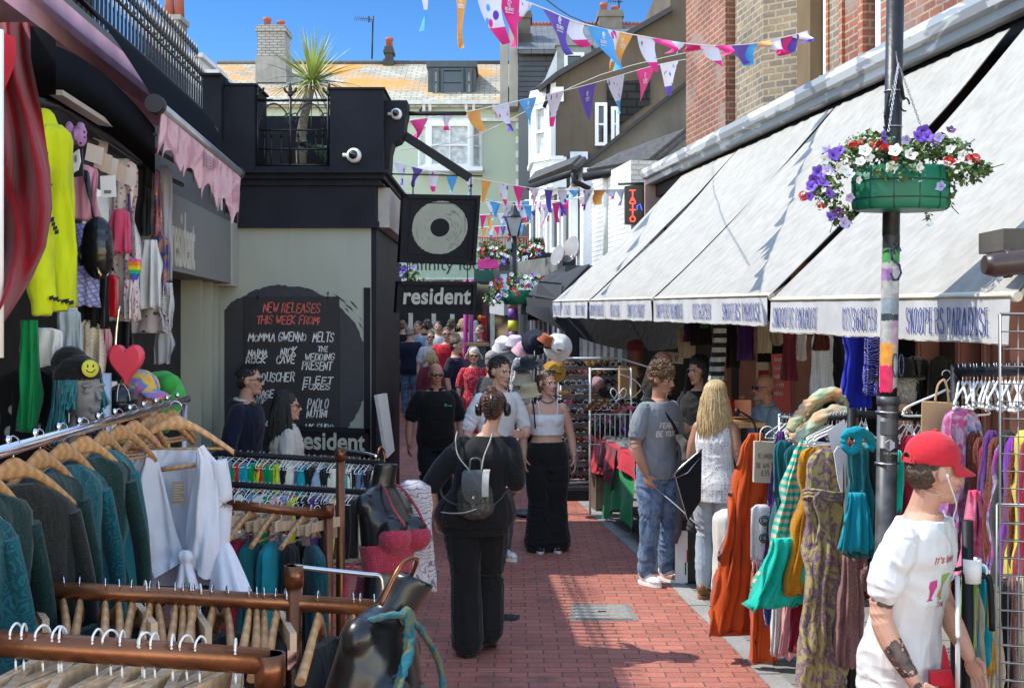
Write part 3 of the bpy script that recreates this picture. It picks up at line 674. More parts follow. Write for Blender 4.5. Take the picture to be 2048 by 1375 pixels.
t=thing('parapet_house','white stuccoed parapet corner stepping up beyond the charcoal pillar on the left','house',P(415,150,24))
m=MB();a=P(340,105,24);b=P(398,117,24);c=P(432,130,24);m.box(a.x-2,b.x,24,27,0,P(0,116,24).z);m.box(b.x+.001,c.x,24,26,0,P(0,148,24).z);m.build('wall',M('old_white_stucco',(.5,.5,.5),.8,var=.15,vs=2),t)
m=MB();m.box(a.x-2,b.x+.1,23.9,26,P(0,116,24).z,P(0,108,24).z);m.box(b.x+.101,c.x+.08,23.9,26,P(0,148,24).z,P(0,141,24).z);m.build('coping',MC['old_white_stucco'],t)
# --- dark slate house right of the mint one
gslate=BRICK('grey_slates',(.155,.165,.175),(.12,.13,.14),(.055,.055,.06),.35,.17,.012,.6,.75)
sl_hung=BRICK('hung_slates',(.085,.095,.11),(.065,.072,.085),(.02,.02,.025),1.9,.14,.012,.8,.6)
d=33.0;x5=lambda px:(px-CX)/F*d
z5=lambda py:CH-(py-HY)*d/F
t=thing('slate_house','tall grey house with slate hung upper wall and dormer beside the mint house','house',(x5(1120),d,.5))
m=MB();m.box(x5(1037),x5(1240),d+.3,d+6,0,z5(196));m.build('wall',RENDERED('grey_render',(.17,.18,.18),.1,1),t)
m=MB();m.box(x5(1037),x5(1240),d+.15,d+5,z5(197),z5(98));m.build('slate_hanging',sl_hung,t,uv=True)
m=MB();m.poly([(x5(1034),d-.1,z5(100)),(x5(1310),d-.1,z5(100)),(x5(1310),d+3,CH+(HY-52)*(d+3)/F),(x5(1034),d+3,CH+(HY-52)*(d+3)/F)],(0,.02,-.12),1);m.build('roof',gslate,t,uv=True)
m=MB()
for i in range(40):a=P(1036+i*7.0,48,d+3);m.ell(a,(.052,.06,.07),8)
m.tube([P(1034,53,d+3),P(1312,53,d+3)],.06,6);m.build('ridge_crest',M('ridge_red',(.24,.075,.05),.8),t)
m=MB();m.box(x5(1000),x5(1016),d+.25,d+2,z5(210),CH+(HY-74)*d/F);m.box(x5(1018),x5(1036),d+.2,d+2,z5(210),CH+(HY-40)*d/F);m.build('gable_coping',RENDERED('coping_stone',(.36,.34,.29),.2,2),t)
m=MB();m.box(x5(1113),x5(1182),d-.1,d+2,z5(165),z5(94));m.box(x5(1110),x5(1186),d-.18,d+2,z5(94),z5(88));m.build('dormer',M('dormer_grey',(.21,.23,.23),.6),t)
sash(t,(x5(1128),d-.16,z5(160)),(1,0,0),(0,0,1),x5(1168)-x5(1128),z5(108)-z5(160),.09,1,2,name='dormer_window')
chimney('dark rendered chimney behind the slate roof, left of a taller stack',x5(1034),x5(1062),d+.8,.8,z5(100),CH+(HY-22)*(d+.8)/F,(M('soot',(.06,.055,.05)),M('chimney_dark',(.10,.09,.08),.9)),1,.5)
chimney('stout cement chimney with two pots and a corbelled head on the slate ridge',x5(1212),x5(1262),d+2.6,.9,z5(70)+.4,CH+(HY-20)*(d+2.6)/F,(RENDERED('cement',(.19,.175,.155),.3,2),)*2,2,.3)
t=thing('television_aerial','small dark aerial above the stout chimney with two pots','aerial',P(1238,10,36))
m=MB();m.tube([P(1238,16,36),P(1238,-12,36)],.02,6);m.tube([P(1214,2,36),P(1246,4,36)],.012,6)
for px in range(1216,1246,5):m.tube([P(px,-2,36),P(px,7,36)],.009,5)
m.build('antenna',iron,t)
# ================================================================ right: houses stepping along the street
KB=-.15
def wallpoly(m,pts,d,th):m.poly([P(a,b,d)for a,b in pts],(0,1,0),th)
brn=RENDERED('brown_render',(.125,.10,.075),.35,.9,.9,.3)
gry=RENDERED('weathered_cement',(.165,.155,.14),.35,1.1,.9,.3,(.10,.095,.085))
d=25.0
t=thing('bay_house','white two storey bay fronted house with a bare brown rendered gable','house',P(1110,500,d))
m=MB();wallpoly(m,[(1112,560),(1112,152),(1340,20),(1345,-90),(1460,-90),(1460,560)],d,8);m.build('gable_wall',brn,t)
m=MB();a=P(1088,560,d+.02);m.poly([(a.x,d,2.9),(P(1111.5,0,d).x,d,2.9),(P(1111.5,0,d).x,d,P(0,165,d).z),(a.x,d,P(0,172,d).z)],(0.0,5,0),1);m.build('front_wall',white,t)
m=MB();
for q in([(1342,20),(1112,152)],):m.bar(P(*q[0],d-.04),P(*q[1],d-.04),.3,.1)
m.bar(P(1112,152,d-.1),P(1078,180,d-.1),.3,.09);m.build('roof_edge',M('slate_edge',(.04,.04,.042),.7),t)
m=MB();m.tube([P(1112,148,d+.1),P(1080,176,d+.1),P(1062,184,d+3)],.06,8);m.tube([P(1098,168,d-.15),P(1094,200,d-.15),P(1088,215,d-.15)],.04,8);m.build('gutter',black,t)
m=MB();wallpoly(m,[(1114,148),(1114,100),(1090,158),(1080,170)],d+.05,.3);m.build('barge_board',M('barge_grey',(.5,.52,.55),.5),t)
m=MB();m.box(P(1140,0,d).x,P(1175,0,d).x,d-.12,d-.002,P(0,380,d).z,P(0,305,d).z);m.build('vent_box',M('vent_white',(.62,.66,.72),.5),t)
for a,b,c,e in((1190,1214,292,206),(1222,1238,282,214)):
 o=P(a,c,d-.06);q=P(b,c,d-.06);h=P(a,e,d-.06).z-o.z;sash(t,o+V((0,-.02,0)),(1,0,0),(0,0,1),q.x-o.x,h,.07,1,2,name='gable_window')
m=MB();wallpoly(m,[(1214,270),(1214,165),(1300,158),(1300,208),(1290,212)],d-.05,.045);m.build('black_brickwork',BRICK('black_brick',(.03,.03,.03),(.02,.02,.02),(.007,.007,.007),.4,.16,.02,.6),t,uv=True)
def bay(t,pxl,pxr,y0,dep,z0,z1,sid=.75):
 """canted bay on a wall that faces left; pxr edge on wall"""
 xw=P(pxr,0,y0).x;pts=[V((xw,y0,0)),V((xw-dep,y0+.45,0)),V((xw-dep-.05,y0+1.75,0)),V((xw-.1,y0+2.2,0))]
 for a,b in zip(pts,pts[1:]):
  lower=MB();lower.obox(a+V((0,0,z0-.9)),b-a,(.3,0,0),(0,0,.9));lower.build('bay_apron',white,t)
  s_=MB();q=(b-a).normalized();s_.obox(a+V((0,0,z0-.06))-V((.06,.02,0)),b-a,(.3,0,0),(0,0,.08));s_.obox(a+V((0,0,z1))-V((.06,.02,0)),b-a,(.3,0,0),(0,0,.3));s_.parts('bay_cornice',white,t)
  n=max(1,round((b-a).length/.8))
  for k in range(n):
   o=b+(a-b)*(k/n);sash(t,o+V((0,0,z0)),a-b,(0,0,1),(a-b).length/n,z1-z0,.1,1,2,rec=.08,name='bay_window',glass=glassm if k else curt)
bay(t,1066,1104,d-.1,.38,P(0,315,d).z,P(0,205,d).z)
bay(t,1066,1104,d+2.6,.38,P(0,300,d+2.6).z+.1,P(0,215,d+2.6).z)
d=21.0
t=thing('corner_cottage','low house with dark tiled lean-to roofs, grey cement gable and white painted brick','house',P(1180,600,d))
m=MB();wallpoly(m,[(1150,345),(1225,287),(1372,168),(1420,140),(1420,420),(1150,420)],d,3);m.build('gable_wall',gry,t)
m=MB();m.bar(P(1376,164,d-.06),P(1150,344,d-.06),.3,.06);m.build('verge',M('verge_dark',(.035,.034,.033),.8),t)
wbk=BRICK('white_brick',(.74,.73,.68),(.70,.69,.64),(.5,.49,.45),.225,.075,.012,.6,.6)
a,b=P(1168,0,20.6),P(1262,0,17.6);m=MB();m.obox(V((a.x,a.y,2.9)),V((b.x-a.x,b.y-a.y,0)),(.4,.08,0),(0,0,P(0,345,19).z-2.9));m.build('flank_wall',wbk,t,uv=True)
m=MB();m.tube([P(1213,348,19),P(1213,520,19)],.05,8);m.build('downpipe',M('pipe_cream',(.6,.6,.55),.5),t)
a=P(1060,0,d+2).x;b=P(1166,0,d-.9).x
m=MB();m.poly([(b,d-.95,2.9),(b,d-.95,P(0,350,d).z),(P(1128,0,d+3).x,d+3,P(0,350,d).z),(P(1128,0,d+3).x,d+3,2.9)],(.35,0,0),1);m.build('front_wall',white,t)
til=M('dark_tiles',(.05,.047,.044),.8,var=.4,vs=14,bump=.4,bs=20)
def leanto(t,pts,th=.1):
 m=MB();p=[P(*q)for q in pts];n=(p[1]-p[0]).cross(p[3]-p[0]).normalized();m.poly(p,n,th)
 for i in range(15):
  f=i/14;a=p[0].lerp(p[1],f);b=p[3].lerp(p[2],f);m.tube([a,b],.05,6)
 m.build('tiled_roof',til,t)
leanto(t,[(1062,370,d+1.5),(1150,336,d-1),(1168,318,d-.6),(1078,350,d+1.8)])
leanto(t,[(1176,350,d-1.9),(1300,330,d-2.4),(1374,268,d-1.8),(1374,238,d-1.4),][:3]+[(1238,318,d-1.4)])
m=MB();m.tube([P(1058,374,d+1.5),P(1148,345,d-1.1)],.06,8);m.tube([P(1146,346,d-1.1),P(1148,362,d-1.1),P(1180,378,d-1.15)],.045,8);m.tube([P(1168,354,d-1.95),P(1300,331,d-2.5)],.07,8);m.tube([P(1238,345,d-2),P(1240,362,d-1.8),P(1268,372,d-1.6)],.05,8);m.build('gutter',black,t)
for a,b in((1068,1084),(1086,1104),(1110,1128),(1134,1152)):
 y=d+3.2-(a-1068)*.045;o=P(b,505,y-.6);q=P(a,505,y);sash(t,V((o.x,y-.6,o.z)),V((q.x,y,0))-V((o.x,y-.6,0)),(0,0,1),(V((q.x,y,0))-V((o.x,y-.6,0))).length,P(0,382,y).z-o.z,.11,1,2,rec=.1,name='bay_window',glass=curt if a in(1086,)else glassm)
m=MB();wallpoly(m,[(1056,640),(1056,505),(1170,505),(1170,640)],d+.4,.3);m.build('ground_floor',RENDERED('blue_black',(.03,.032,.04),.2),t)
ybr=BRICK('grey_yellow_brick',(.27,.205,.13),(.15,.125,.11),(.33,.28,.20),.16,.075,.011,.5,.85,.5,stain=.3)
rbr=BRICK('red_brick',(.28,.10,.065),(.20,.075,.055),(.30,.24,.18),.225,.075,.011,.5,.85,.5,((.24,.18,.15),1.8,.54),stain=.4)
UA=4.95
ux=lambda y:UA-.149*y
t=thing('brick_house','red and grey brick upper storey with a bay and white sash windows above the awnings','house',(ux(12),12,4.2))
def upanel(m,p0,p1,z0,z1,off=0,th=.3):
 a=PX(p0,0,UA,-.149);b=PX(p1,0,UA,-.149);a=V((a.x-off,a.y,z0));b=V((b.x-off,b.y,z0));m.obox(a,b-a,(th,.045,0),(0,0,z1-z0));return a,b
m=MB();upanel(m,1372,1451,4.2,7.7);upanel(m,1686,1732,4.2,8);upanel(m,1762,2100,4.2,8);m.parts('red_brick_wall',rbr,t,uv=True)
m=MB();upanel(m,1451.2,1477,4.2,6.55,-.12);upanel(m,1658,1685.8,4.2,8,.004);m.parts('grey_brick_wall',ybr,t,uv=True)
a=PX(1500,0,UA,-.149);b=PX(1612,0,UA,-.149);nn=V((-.99,-.147,0))
pts=[a,a.lerp(b,.3)+nn*.34,a.lerp(b,.8)+nn*.34,b]
m=MB()
for p,q in zip(pts,pts[1:]):m.obox(V((p.x,p.y,4.2)),V((q.x-p.x,q.y-p.y,0)),(.35,.05,0),(0,0,3.3))
m.build('bay_wall',ybr,t,uv=True)
m=MB();upanel(m,1497,1500.5,4.2,6.5,.06);upanel(m,1684,1690,4.2,8,.03);upanel(m,1722,1731.5,4.2,8,.03);upanel(m,1462,1502,6.55,7.0,.02);upanel(m,1655,1660,4.2,8,.02);m.parts('red_quoins',BRICK('orange_brick',(.38,.115,.05),(.30,.09,.05),(.33,.26,.2),.21,.075,.011,.4),t,uv=True)
m=MB();upanel(m,1613,1640,4.2,8,.10,.5);m.build('stone_pier',RENDERED('brown_stone',(.16,.11,.06),.2,1.5),t)
for p0,p1 in((1478,1497),(1641,1656),(1745,1762)):
 a=PX(p0,0,UA,-.149);b=PX(p1,0,UA,-.149);z1_=6.5 if p0<1500 else 8
 b2,a2=V((a.x+.06,a.y,4.25)),V((b.x+.06,b.y,4.25));sash(t,b2,a2-b2,(0,0,1),(a2-b2).length,z1_-4.25,.12,1,2,rec=.1,name='sash_window')
m=MB();a=PX(1733,0,UA,-.149);b=PX(1744,0,UA,-.149);m.obox((a.x+.1,a.y,4.2),b-a,(.3,.04,0),(0,0,4));m.build('reveal',rbr,t,uv=True)
m=MB();a=PX(1373,95,UA,-.149);b=PX(1500,-30,UA,-.149)
zt=7.05;q=[V((ux(y)-.22,y,zt))for y in(16.8,15.9,15.2,14.7)]+[a_.copy()for a_ in()]
q=[V((ux(16.8)-.15,16.8,7.0)),V((ux(15.2)-.2,15.2,7.02)),V((ux(14.2)-.3,14.2,7.04)),V((ux(13.7)-.62,13.7,7.05)),V((ux(12.5)-.62,12.5,7.05)),V((ux(12.0)-.3,12.0,7.06)),V((ux(9)-.3,9,7.06))]
m.tube(q,.075,8);m.build('gutter',black,t)
m=MB();q2=[p+V((.05,0,.1))for p in q];m.rings([q2,[p+V((.9,.13,.75))for p in q2]],False,False,False);m.build('roof',gslate,t)
# ================================================================ right: market shop, gutter, awnings
WA,GA,VA=4.72,4.47,2.8255
lx=lambda a,y:a-.149*y
vx=lambda y:VA-.15*y
zv=lambda y:2.23+.02*(y-5)
PER=V((.989,.147,0));ALG=V((-.147,.989,0))
t=thing('market_shop','open fronted market shop with salmon pink pilasters under the white awnings','shop',(lx(WA,10),10,0))
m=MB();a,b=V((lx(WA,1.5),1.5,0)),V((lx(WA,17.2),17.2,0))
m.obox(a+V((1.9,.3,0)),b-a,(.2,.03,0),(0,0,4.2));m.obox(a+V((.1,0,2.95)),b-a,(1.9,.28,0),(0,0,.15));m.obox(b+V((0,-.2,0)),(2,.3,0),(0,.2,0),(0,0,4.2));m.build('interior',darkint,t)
m=MB();m.obox(a+V((.0,0,2.75)),b-a,(.2,.03,0),(0,0,1.5));m.build('shop_beam',M('beam_brown',(.035,.028,.026),.7),t)
salmon=M('salmon_paint',(.42,.185,.135),.55,var=.15,bump=.08)
for px in(1262,1352,1441,1492,1597,1688,1851,1932,1985,2018):
 p=PX(px,0,WA,-.149);q=.10 if px!=2018 else .22
 m=MB();m.obox(V((p.x,p.y,gz(p.y)))-PER*.06-ALG*q/2,ALG*q,PER*.18,(0,0,2.8));m.obox(V((p.x,p.y,gz(p.y)))-PER*.075-ALG*q*.22,ALG*q*.44,PER*.02,(0,0,2.8));m.build('pilaster',salmon,t)
m=MB()
for p0,p1 in((1860,1924),(1940,1978)):
 p,q=PX(p0,0,WA,-.149),PX(p1,0,WA,-.149);m.obox(V((p.x,p.y,.6))+PER*.08,q-p,PER*.02,(0,0,2.1))
m.build('shop_window',glassm,t)
m=MB();p,q=PX(1860,0,WA,-.149),PX(2060,0,WA,-.149);m.obox(V((p.x,p.y,0)),q-p,PER*.1,(0,0,.6));m.build('stall_riser',salmon,t)
pe=NT('peeling_gutter');c=pe.co(scale=(1,.35,1));f=pe.ramp(pe.noise(c,5,7,.6),[(.5,(0,0,0)),(.53,(1,1,1))])
peel=pe.out(pe.mix(f,(.24,.25,.26),(.47,.475,.48)),.55)
m=MB();y0,y1=2.5,17.0
prof=[(-.10,.07),(-.12,.0),(-.10,-.06),(-.04,-.075),(-.04,-.14),(.0,-.15),(.06,-.15),(.06,.07)]
m.rings([[V((lx(GA,y),y,4.27))+PER*u+V((0,0,v))for u,v in prof]for y in(y0,y1)],True,True,False);m.build('gutter',peel,t)
m=MB();m.rings([[V((lx(GA,y),y,4.33))+PER*.0,V((lx(GA,y),y,4.52))+PER*.5]for y in(y0,y1)],False,False,False);m.build('gutter_roof',M('lead_roof',(.20,.20,.20),.6,var=.3),t)
m=MB();y=3
while y<17:
 a=V((lx(GA,y),y,4.31))-PER*.04;m.poly([a-ALG*.10,a+ALG*.10,a+V((0,0,.075))+ALG*.03],PER,.5);y+=.72
m.build('ridge_tiles',M('cement_tile',(.22,.215,.20),.85,var=.25),t)
m=MB();m.obox(V((lx(GA,y0),y0,3.96))+PER*.10,V((lx(GA,y1),y1,3.96))-V((lx(GA,y0),y0,3.96)),PER*.05,(0,0,.2));m.build('soffit_board',black,t)
m=MB();b=V((lx(GA,17),17,3.3));m.obox(b-PER*.05,PER*.5,ALG*.06,(0,0,1.05));m.build('end_board',M('end_pinkish',(.30,.20,.18),.7),t)
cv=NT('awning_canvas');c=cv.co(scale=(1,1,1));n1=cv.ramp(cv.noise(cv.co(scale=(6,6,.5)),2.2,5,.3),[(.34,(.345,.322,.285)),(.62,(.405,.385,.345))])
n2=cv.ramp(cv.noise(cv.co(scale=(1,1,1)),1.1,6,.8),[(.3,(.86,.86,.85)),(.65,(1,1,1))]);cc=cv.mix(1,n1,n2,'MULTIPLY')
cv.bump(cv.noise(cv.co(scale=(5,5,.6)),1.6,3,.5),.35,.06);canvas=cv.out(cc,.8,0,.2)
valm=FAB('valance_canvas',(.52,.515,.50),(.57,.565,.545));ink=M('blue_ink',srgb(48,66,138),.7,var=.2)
def awning(pxa,pxb,texts,label,seed,stp=0):
 vx=lambda y:VA-.15*y-stp
 zv=lambda y:2.23+.02*(y-5)-stp*.45
 va=VA-stp;ya=va/((pxa-CX)/F+.15);yb=va/((pxb-CX)/F+.15)
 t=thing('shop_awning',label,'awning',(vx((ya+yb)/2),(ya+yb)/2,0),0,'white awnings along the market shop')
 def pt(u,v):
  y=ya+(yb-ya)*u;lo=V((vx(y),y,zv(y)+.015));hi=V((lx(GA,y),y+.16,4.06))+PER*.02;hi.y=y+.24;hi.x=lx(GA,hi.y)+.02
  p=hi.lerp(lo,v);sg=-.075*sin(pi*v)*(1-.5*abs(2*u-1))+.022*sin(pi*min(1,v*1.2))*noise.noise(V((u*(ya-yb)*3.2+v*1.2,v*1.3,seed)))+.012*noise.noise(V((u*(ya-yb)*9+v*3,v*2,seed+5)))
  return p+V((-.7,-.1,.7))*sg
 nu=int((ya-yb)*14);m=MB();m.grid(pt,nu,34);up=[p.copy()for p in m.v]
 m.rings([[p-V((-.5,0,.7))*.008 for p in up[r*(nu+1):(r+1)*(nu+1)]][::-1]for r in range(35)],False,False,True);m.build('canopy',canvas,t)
 m=MB();m.tube([pt(i/24,1)+V((.0,0,-.02))for i in range(25)],.022,8);m.build('front_bar',offwhite,t)
 wob=lambda y,v:.010*v*sin(y*17+seed)+.006*v*noise.noise(V((y*9,v,seed)))
 m=MB();n=int((ya-yb)*22)
 def vp(u,v):
  y=ya-.01+(yb-ya+.02)*u;return V((vx(y)-.026,y,zv(y)+.005-.2*v-.008*v*abs(sin(y*4+seed))))-PER*wob(y,v)
 m.grid(vp,n,4);q=[p.copy()for p in m.v];m.rings([[p+PER*.004 for p in q[r*(n+1):(r+1)*(n+1)]][::-1]for r in range(5)],False,False,True)
 val=m.build('valance',valm,t)
 m=MB();m.tube([vp(i/20,.03)-PER*.006 for i in range(21)],.0045,5);m.tube([vp(i/20,.97)-PER*.003 for i in range(21)],.002,4);m.build('cord',M('cord_tan',(.45,.38,.25),.8),val)
 for k,(s,p0,p1)in enumerate(texts):
  y0=va/((p0-CX)/F+.15);y1=va/((p1-CX)/F+.15);n=sum(.45 if c in 'I1' else .75 if c==' ' else 1 for c in s);sp=.42;wd=(y0-y1)/(n+sp*len(s));q=MB()
  a=V((vx(y0),y0,zv(y0)-.165))-PER*.045;b=V((vx(y1),y1,zv(y1)-.165))-PER*.045
  strokes(q,s,a,b-a,(0,0,1),.115,wd,wd*sp,wd*.26,wd*.10,wd*.2)
  def snap(p):
   y=p.y;v=(zv(y)+.005-p.z)/.2;return V((vx(y)-.033,y,p.z))-PER*(wob(y,v))
  q.v=[snap(p)for p in q.v];q.build('lettering',ink,val)
 m=MB()
 for u in(.04,.96):
  p0,p1,p2=pt(u,0)+V((.1,0,-.7)),pt(u,.75)+V((.1,0,-.12)),pt(u,1)+V((.03,0,-.03));m.bar(p0,p2,.03,.03)
 m.parts('folding_arm',M('arm_grey',(.25,.25,.25),.4,.6),t)
 return pt
SP,TEL='SNOOPERS PARADISE','01273602558'
pts4=[awning(1549,2037,((SP,1557,1651),(TEL,1695,1768),(SP,1823,1999)),'nearest and largest white canvas awning, its lettered valance crossing behind the lamp post',1.3,.07),awning(1312,1543,((SP,1318,1376),(TEL,1392,1430),(SP,1452,1533)),'second nearest white canvas awning, just beyond the lamp post',4.1),awning(1183,1308,((SP,1186,1213),(TEL,1226,1244),(SP,1261,1299)),'third white canvas awning with a short blue lettered valance above the sunglasses stall',7.7),awning(1109,1180,((SP,1111,1126),(TEL,1134,1146),(SP,1155,1178)),'farthest and narrowest white canvas awning beside the black neighbouring canopy',9.2)]
t=thing('cast_gutter','cast iron gutter and stone lintel jutting in at the right edge of the view','gutter',P(2040,520,4.5))
m=MB();m.tube([P(1968,529,4.5),P(1990,530,4.5),P(2200,505,4.4)],[.035,.047,.047],14);m.tube([P(2008,528,4.5),P(2018,527,4.5)],.054,14);m.build('gutter',M('gutter_brown',(.05,.03,.025),.35,var=.4),t)
a=P(2007,500,4.7);MB().box(a.x,a.x+.8,4.7,4.95,a.z,a.z+.085).build('lintel',RENDERED('dark_stone',(.10,.09,.075),.3,5),t)
bkc=FAB('black_canvas',(.016,.016,.018),(.022,.022,.025));gyc=FAB('grey_canvas',(.20,.20,.205),(.25,.25,.25));lgc=FAB('light_grey_canvas',(.40,.40,.39),(.45,.45,.44))
def slab(t,name,mat,pts,th=.02):MB().poly(pts,(V(pts[1])-V(pts[0])).cross(V(pts[2])-V(pts[0])).normalized(),th).build(name,mat,t)
t=thing('black_awning','black fabric awning sagging behind the farthest white awning','awning',P(1150,600,16.5))
slab(t,'canopy',gyc if 0 else bkc,[P(1058,590,16.6),P(1112,600,15.6),P(1180,530,17),P(1092,552,17.8)])
m=MB();m.grid(lambda u,v:P(1052+u*350,612+v*(8+70*sin(pi*min(u*.75+.02,1)))+u*18,15.7-v*.2),24,4);m.build('lower_sheet',bkc,t)
slab(t,'valance',bkc,[P(1052,594,16.4),P(1112,601,15.5),P(1112,640,15.5),P(1054,612,16.4)])
slab(t,'end_panel',bkc,[P(1078,562,16.3),P(1125,566,16.2),P(1120,598,15.5),P(1072,596,16.4)])
t=thing('grey_awning','grey awning with a paler end panel beyond the black one','awning',P(1020,600,20))
slab(t,'canopy',gyc,[P(1008,604,20.5),P(1060,606,18.5),P(1130,556,20),P(1050,560,22)])
slab(t,'end_panel',lgc,[P(980,608,21.5),P(1010,605,20.4),P(1052,566,22),P(1010,574,23)])
slab(t,'valance',bkc,[P(1008,605,20.4),P(1060,607,18.4),P(1060,628,18.4),P(1008,630,20.4)]);slab(t,'valance',lgc,[P(979,609,21.5),P(1008,606,20.4),P(1008,631,20.4),P(979,626,21.5)])
# ---- near lamp post
t=thing('lamp_post','tall black lamp post with stickers and paint bands beside the clothes racks','lamp post',V((P(1768,0,5.4).x,5.4,0)))
b=V((P(1765,0,5.4).x,5.4,0));tp=V((P(1791,0,5.4).x,5.4,0))
def pole(z):return V((b.x+(tp.x-b.x)*(z-.4)/3.2,5.4,z))
m=MB();m.tube([pole(0),pole(1.72)],.046,20);m.tube([pole(1.72),pole(1.76)],.05,20);m.build('base_column',M('scuffed_black',(.025,.026,.025),.45,var=.5,vs=14,col2=(.10,.10,.10)),t)
m=MB();m.tube([pole(1.76),pole(3.72)],.0385,20);m.build('shaft',iron,t)
cl={'pale_band':(1.80,2.48,(.42,.40,.38)),'sticker_pink':(1.78,1.90,(.72,.02,.10)),'sticker_orange':(1.90,2.0,(.75,.30,.04)),'sticker_mauve':(2.0,2.1,(.5,.33,.42)),'sticker_grey':(2.13,2.2,(.25,.3,.33)),'sticker_black':(2.1,2.13,(.03,.05,.06)),'sticker_green':(2.36,2.42,(.06,.28,.08)),'sticker_dark':(2.4,2.48,(.02,.02,.02)),'sticker_white':(2.22,2.34,(.55,.55,.53)),'sticker_violet':(2.28,2.33,(.35,.18,.4))}
R_=random.Random(4)
for k,(z0,z1,c_)in cl.items():
 m=MB();r=.0392 if k=='pale_band' else .0396;n=20;f0,f1=(0,2*pi)if k=='pale_band' else((-pi+.15,-.25)if k not in('sticker_mauve','sticker_white')else(-1.6,-.2))
 if k in('sticker_orange','sticker_pink','sticker_violet'):f0,f1=-pi+.05,-1.35
 m.rings([[pole(z0+(z1-z0)*i/6)+V((cos(f0+(f1-f0)*j/n)*r,sin(f0+(f1-f0)*j/n)*r,.012*noise.noise(V((j*.6,i*3.,z0)))))for j in range(n+1)]for i in range(7)],False,False)
 m.build('sticker',M(k,c_,.5,var=.25,vs=30),t)
m=MB();strokes(m,'S',pole(2.42)+V((-.015,-.043,-.14)),(1,0,0),(0,0,1),.16,.05,0,.009);strokes(m,'CO',pole(1.95)+V((.004,-.043,-.1)),(1,0,0),(0,0,1),.1,.022,.005,.005)
m.parts('graffiti',M('graffiti_ink',(.03,.04,.12),.5),t)
for k,z in enumerate((1.70,1.62,1.50)):
 m=MB();m.rings([[pole(zz)+V((cos(a)*.0475,sin(a)*.0475,0))for a in[-2.6+j*.16 for j in range(14)]]for zz in(z-.03,z+.03)],False,False);m.build('sticker',M('sticker_charcoal%s'%'abc'[k],((.05,.05,.055),(.09,.09,.09),(.03,.03,.03))[k],.35),t)
m=MB();c=pole(1.545)+V((-.003,-.0495,0));m.tube([c+V((cos(i*pi/3+pi/6)*.024,0,sin(i*pi/3+pi/6)*.024))for i in range(7)],.0018,5);m.poly([c+V((0,.0,.024)),c+V((.02,.0,.012)),c+V((.02,.0,-.012)),c+V((0,0,-.024))],(0,.002,0),1)
fontmesh('THE WIRE',.014,c+V((0,-.002,-.042)),(1,0,0),(0,0,1),mb=m,ext=.0005);m.build('sticker_print',M('print_grey',(.5,.5,.5),.5),t)
m=MB()
for z in(1.69,1.46,3.13,2.97):m.tube([pole(z)+V((cos(i*pi/10)*(.05 if z<2 else .041),sin(i*pi/10)*(.05 if z<2 else .041),0))for i in range(21)],.005 if z<2 else .003,6)
m.parts('clip_band',steel,t)
m=MB();p=pole(3.2);m.tube([p+V((.0,-.04,.1)),p+V((.012,-.05,-.02)),p+V((.025,-.06,-.12))],.008,8);m.tube([p+V((.03+.02*cos(a),-.06,-.14+.03*sin(a)))for a in[i*.5 for i in range(11)]],.004,6);m.bar(p+V((-.02,-.02,-.32)),p+V((-.045,-.03,-.18)),.01,.02);m.bar(p+V((-.045,-.03,-.18)),p+V((-.025,-.02,-.08)),.01,.02);m.build('hook',iron,t)
m=MB();p=pole(2.75);m.poly([p+V((-.075,-.02,-.1)),p+V((-.04,-.045,-.1)),p+V((-.04,-.045,.03)),p+V((-.075,-.02,.045))],(.003,.003,0),1);m.build('label_plate',M('plate',(.30,.33,.33),.3,.4),t)
# ---- hanging basket and flowers
def petunia_mesh(r=.03):
 m=MB();n=30;prof=[(.08,-.9),(.12,-.5),(.3,-.2),(.65,.0),(1,.02)]
 rs=[]
 for f,z in prof:rs.append([V((cos(2*pi*j/n),sin(2*pi*j/n),0))*r*f*(1+.13*cos(5*2*pi*j/n)*f*f)+V((0,0,r*z+.12*r*f*f*cos(10*pi*j/n*1.0)))for j in range(n)])
 m.rings(rs,True,False);return m
def petunia(parent,name,mat,thr,loc,dr,s):
 key=mat.name+'_pet'
 if key not in MC:
  m=petunia_mesh(1.0);m.mi=1;m.ell((0,0,-.12),(.17,.17,.12),8);MC[key]=m
 q=MC[key];o=q.build(name,[mat,thr],parent,local=True)if key+'o' not in MC else None
 if o is None:o=MC[key+'o'].copy();C.objects.link(o);setpar(o,parent)
 else:MC[key+'o']=o
 o.location=V(loc)-root(parent).location;o.rotation_euler=V(dr).to_track_quat('Z','Y').to_euler();o.scale=(s,s,s)
def geranium(parent,mat,loc,s,R_):
 m=MB();c=V(loc)
 for i in range(22):
  d_=V((R_.gauss(0,1),R_.gauss(0,1),R_.gauss(.4,.8))).normalized();x,u=frame(d_,V((.1,.2,1)))
  p=c+d_*s*.75;n5=R_.uniform(0,6)
  for k in range(5):
   a=n5+k*2*pi/5;w_=(x*cos(a)+u*sin(a));sd=(x*-sin(a)+u*cos(a));q=s*.42
   m.add([p,p+w_*q*.6+sd*q*.36+d_*q*.15,p+w_*q+d_*q*.1,p+w_*q*.6-sd*q*.36+d_*q*.15],[(0,1,2,3)])
 m.build('geranium_flower',mat,parent)
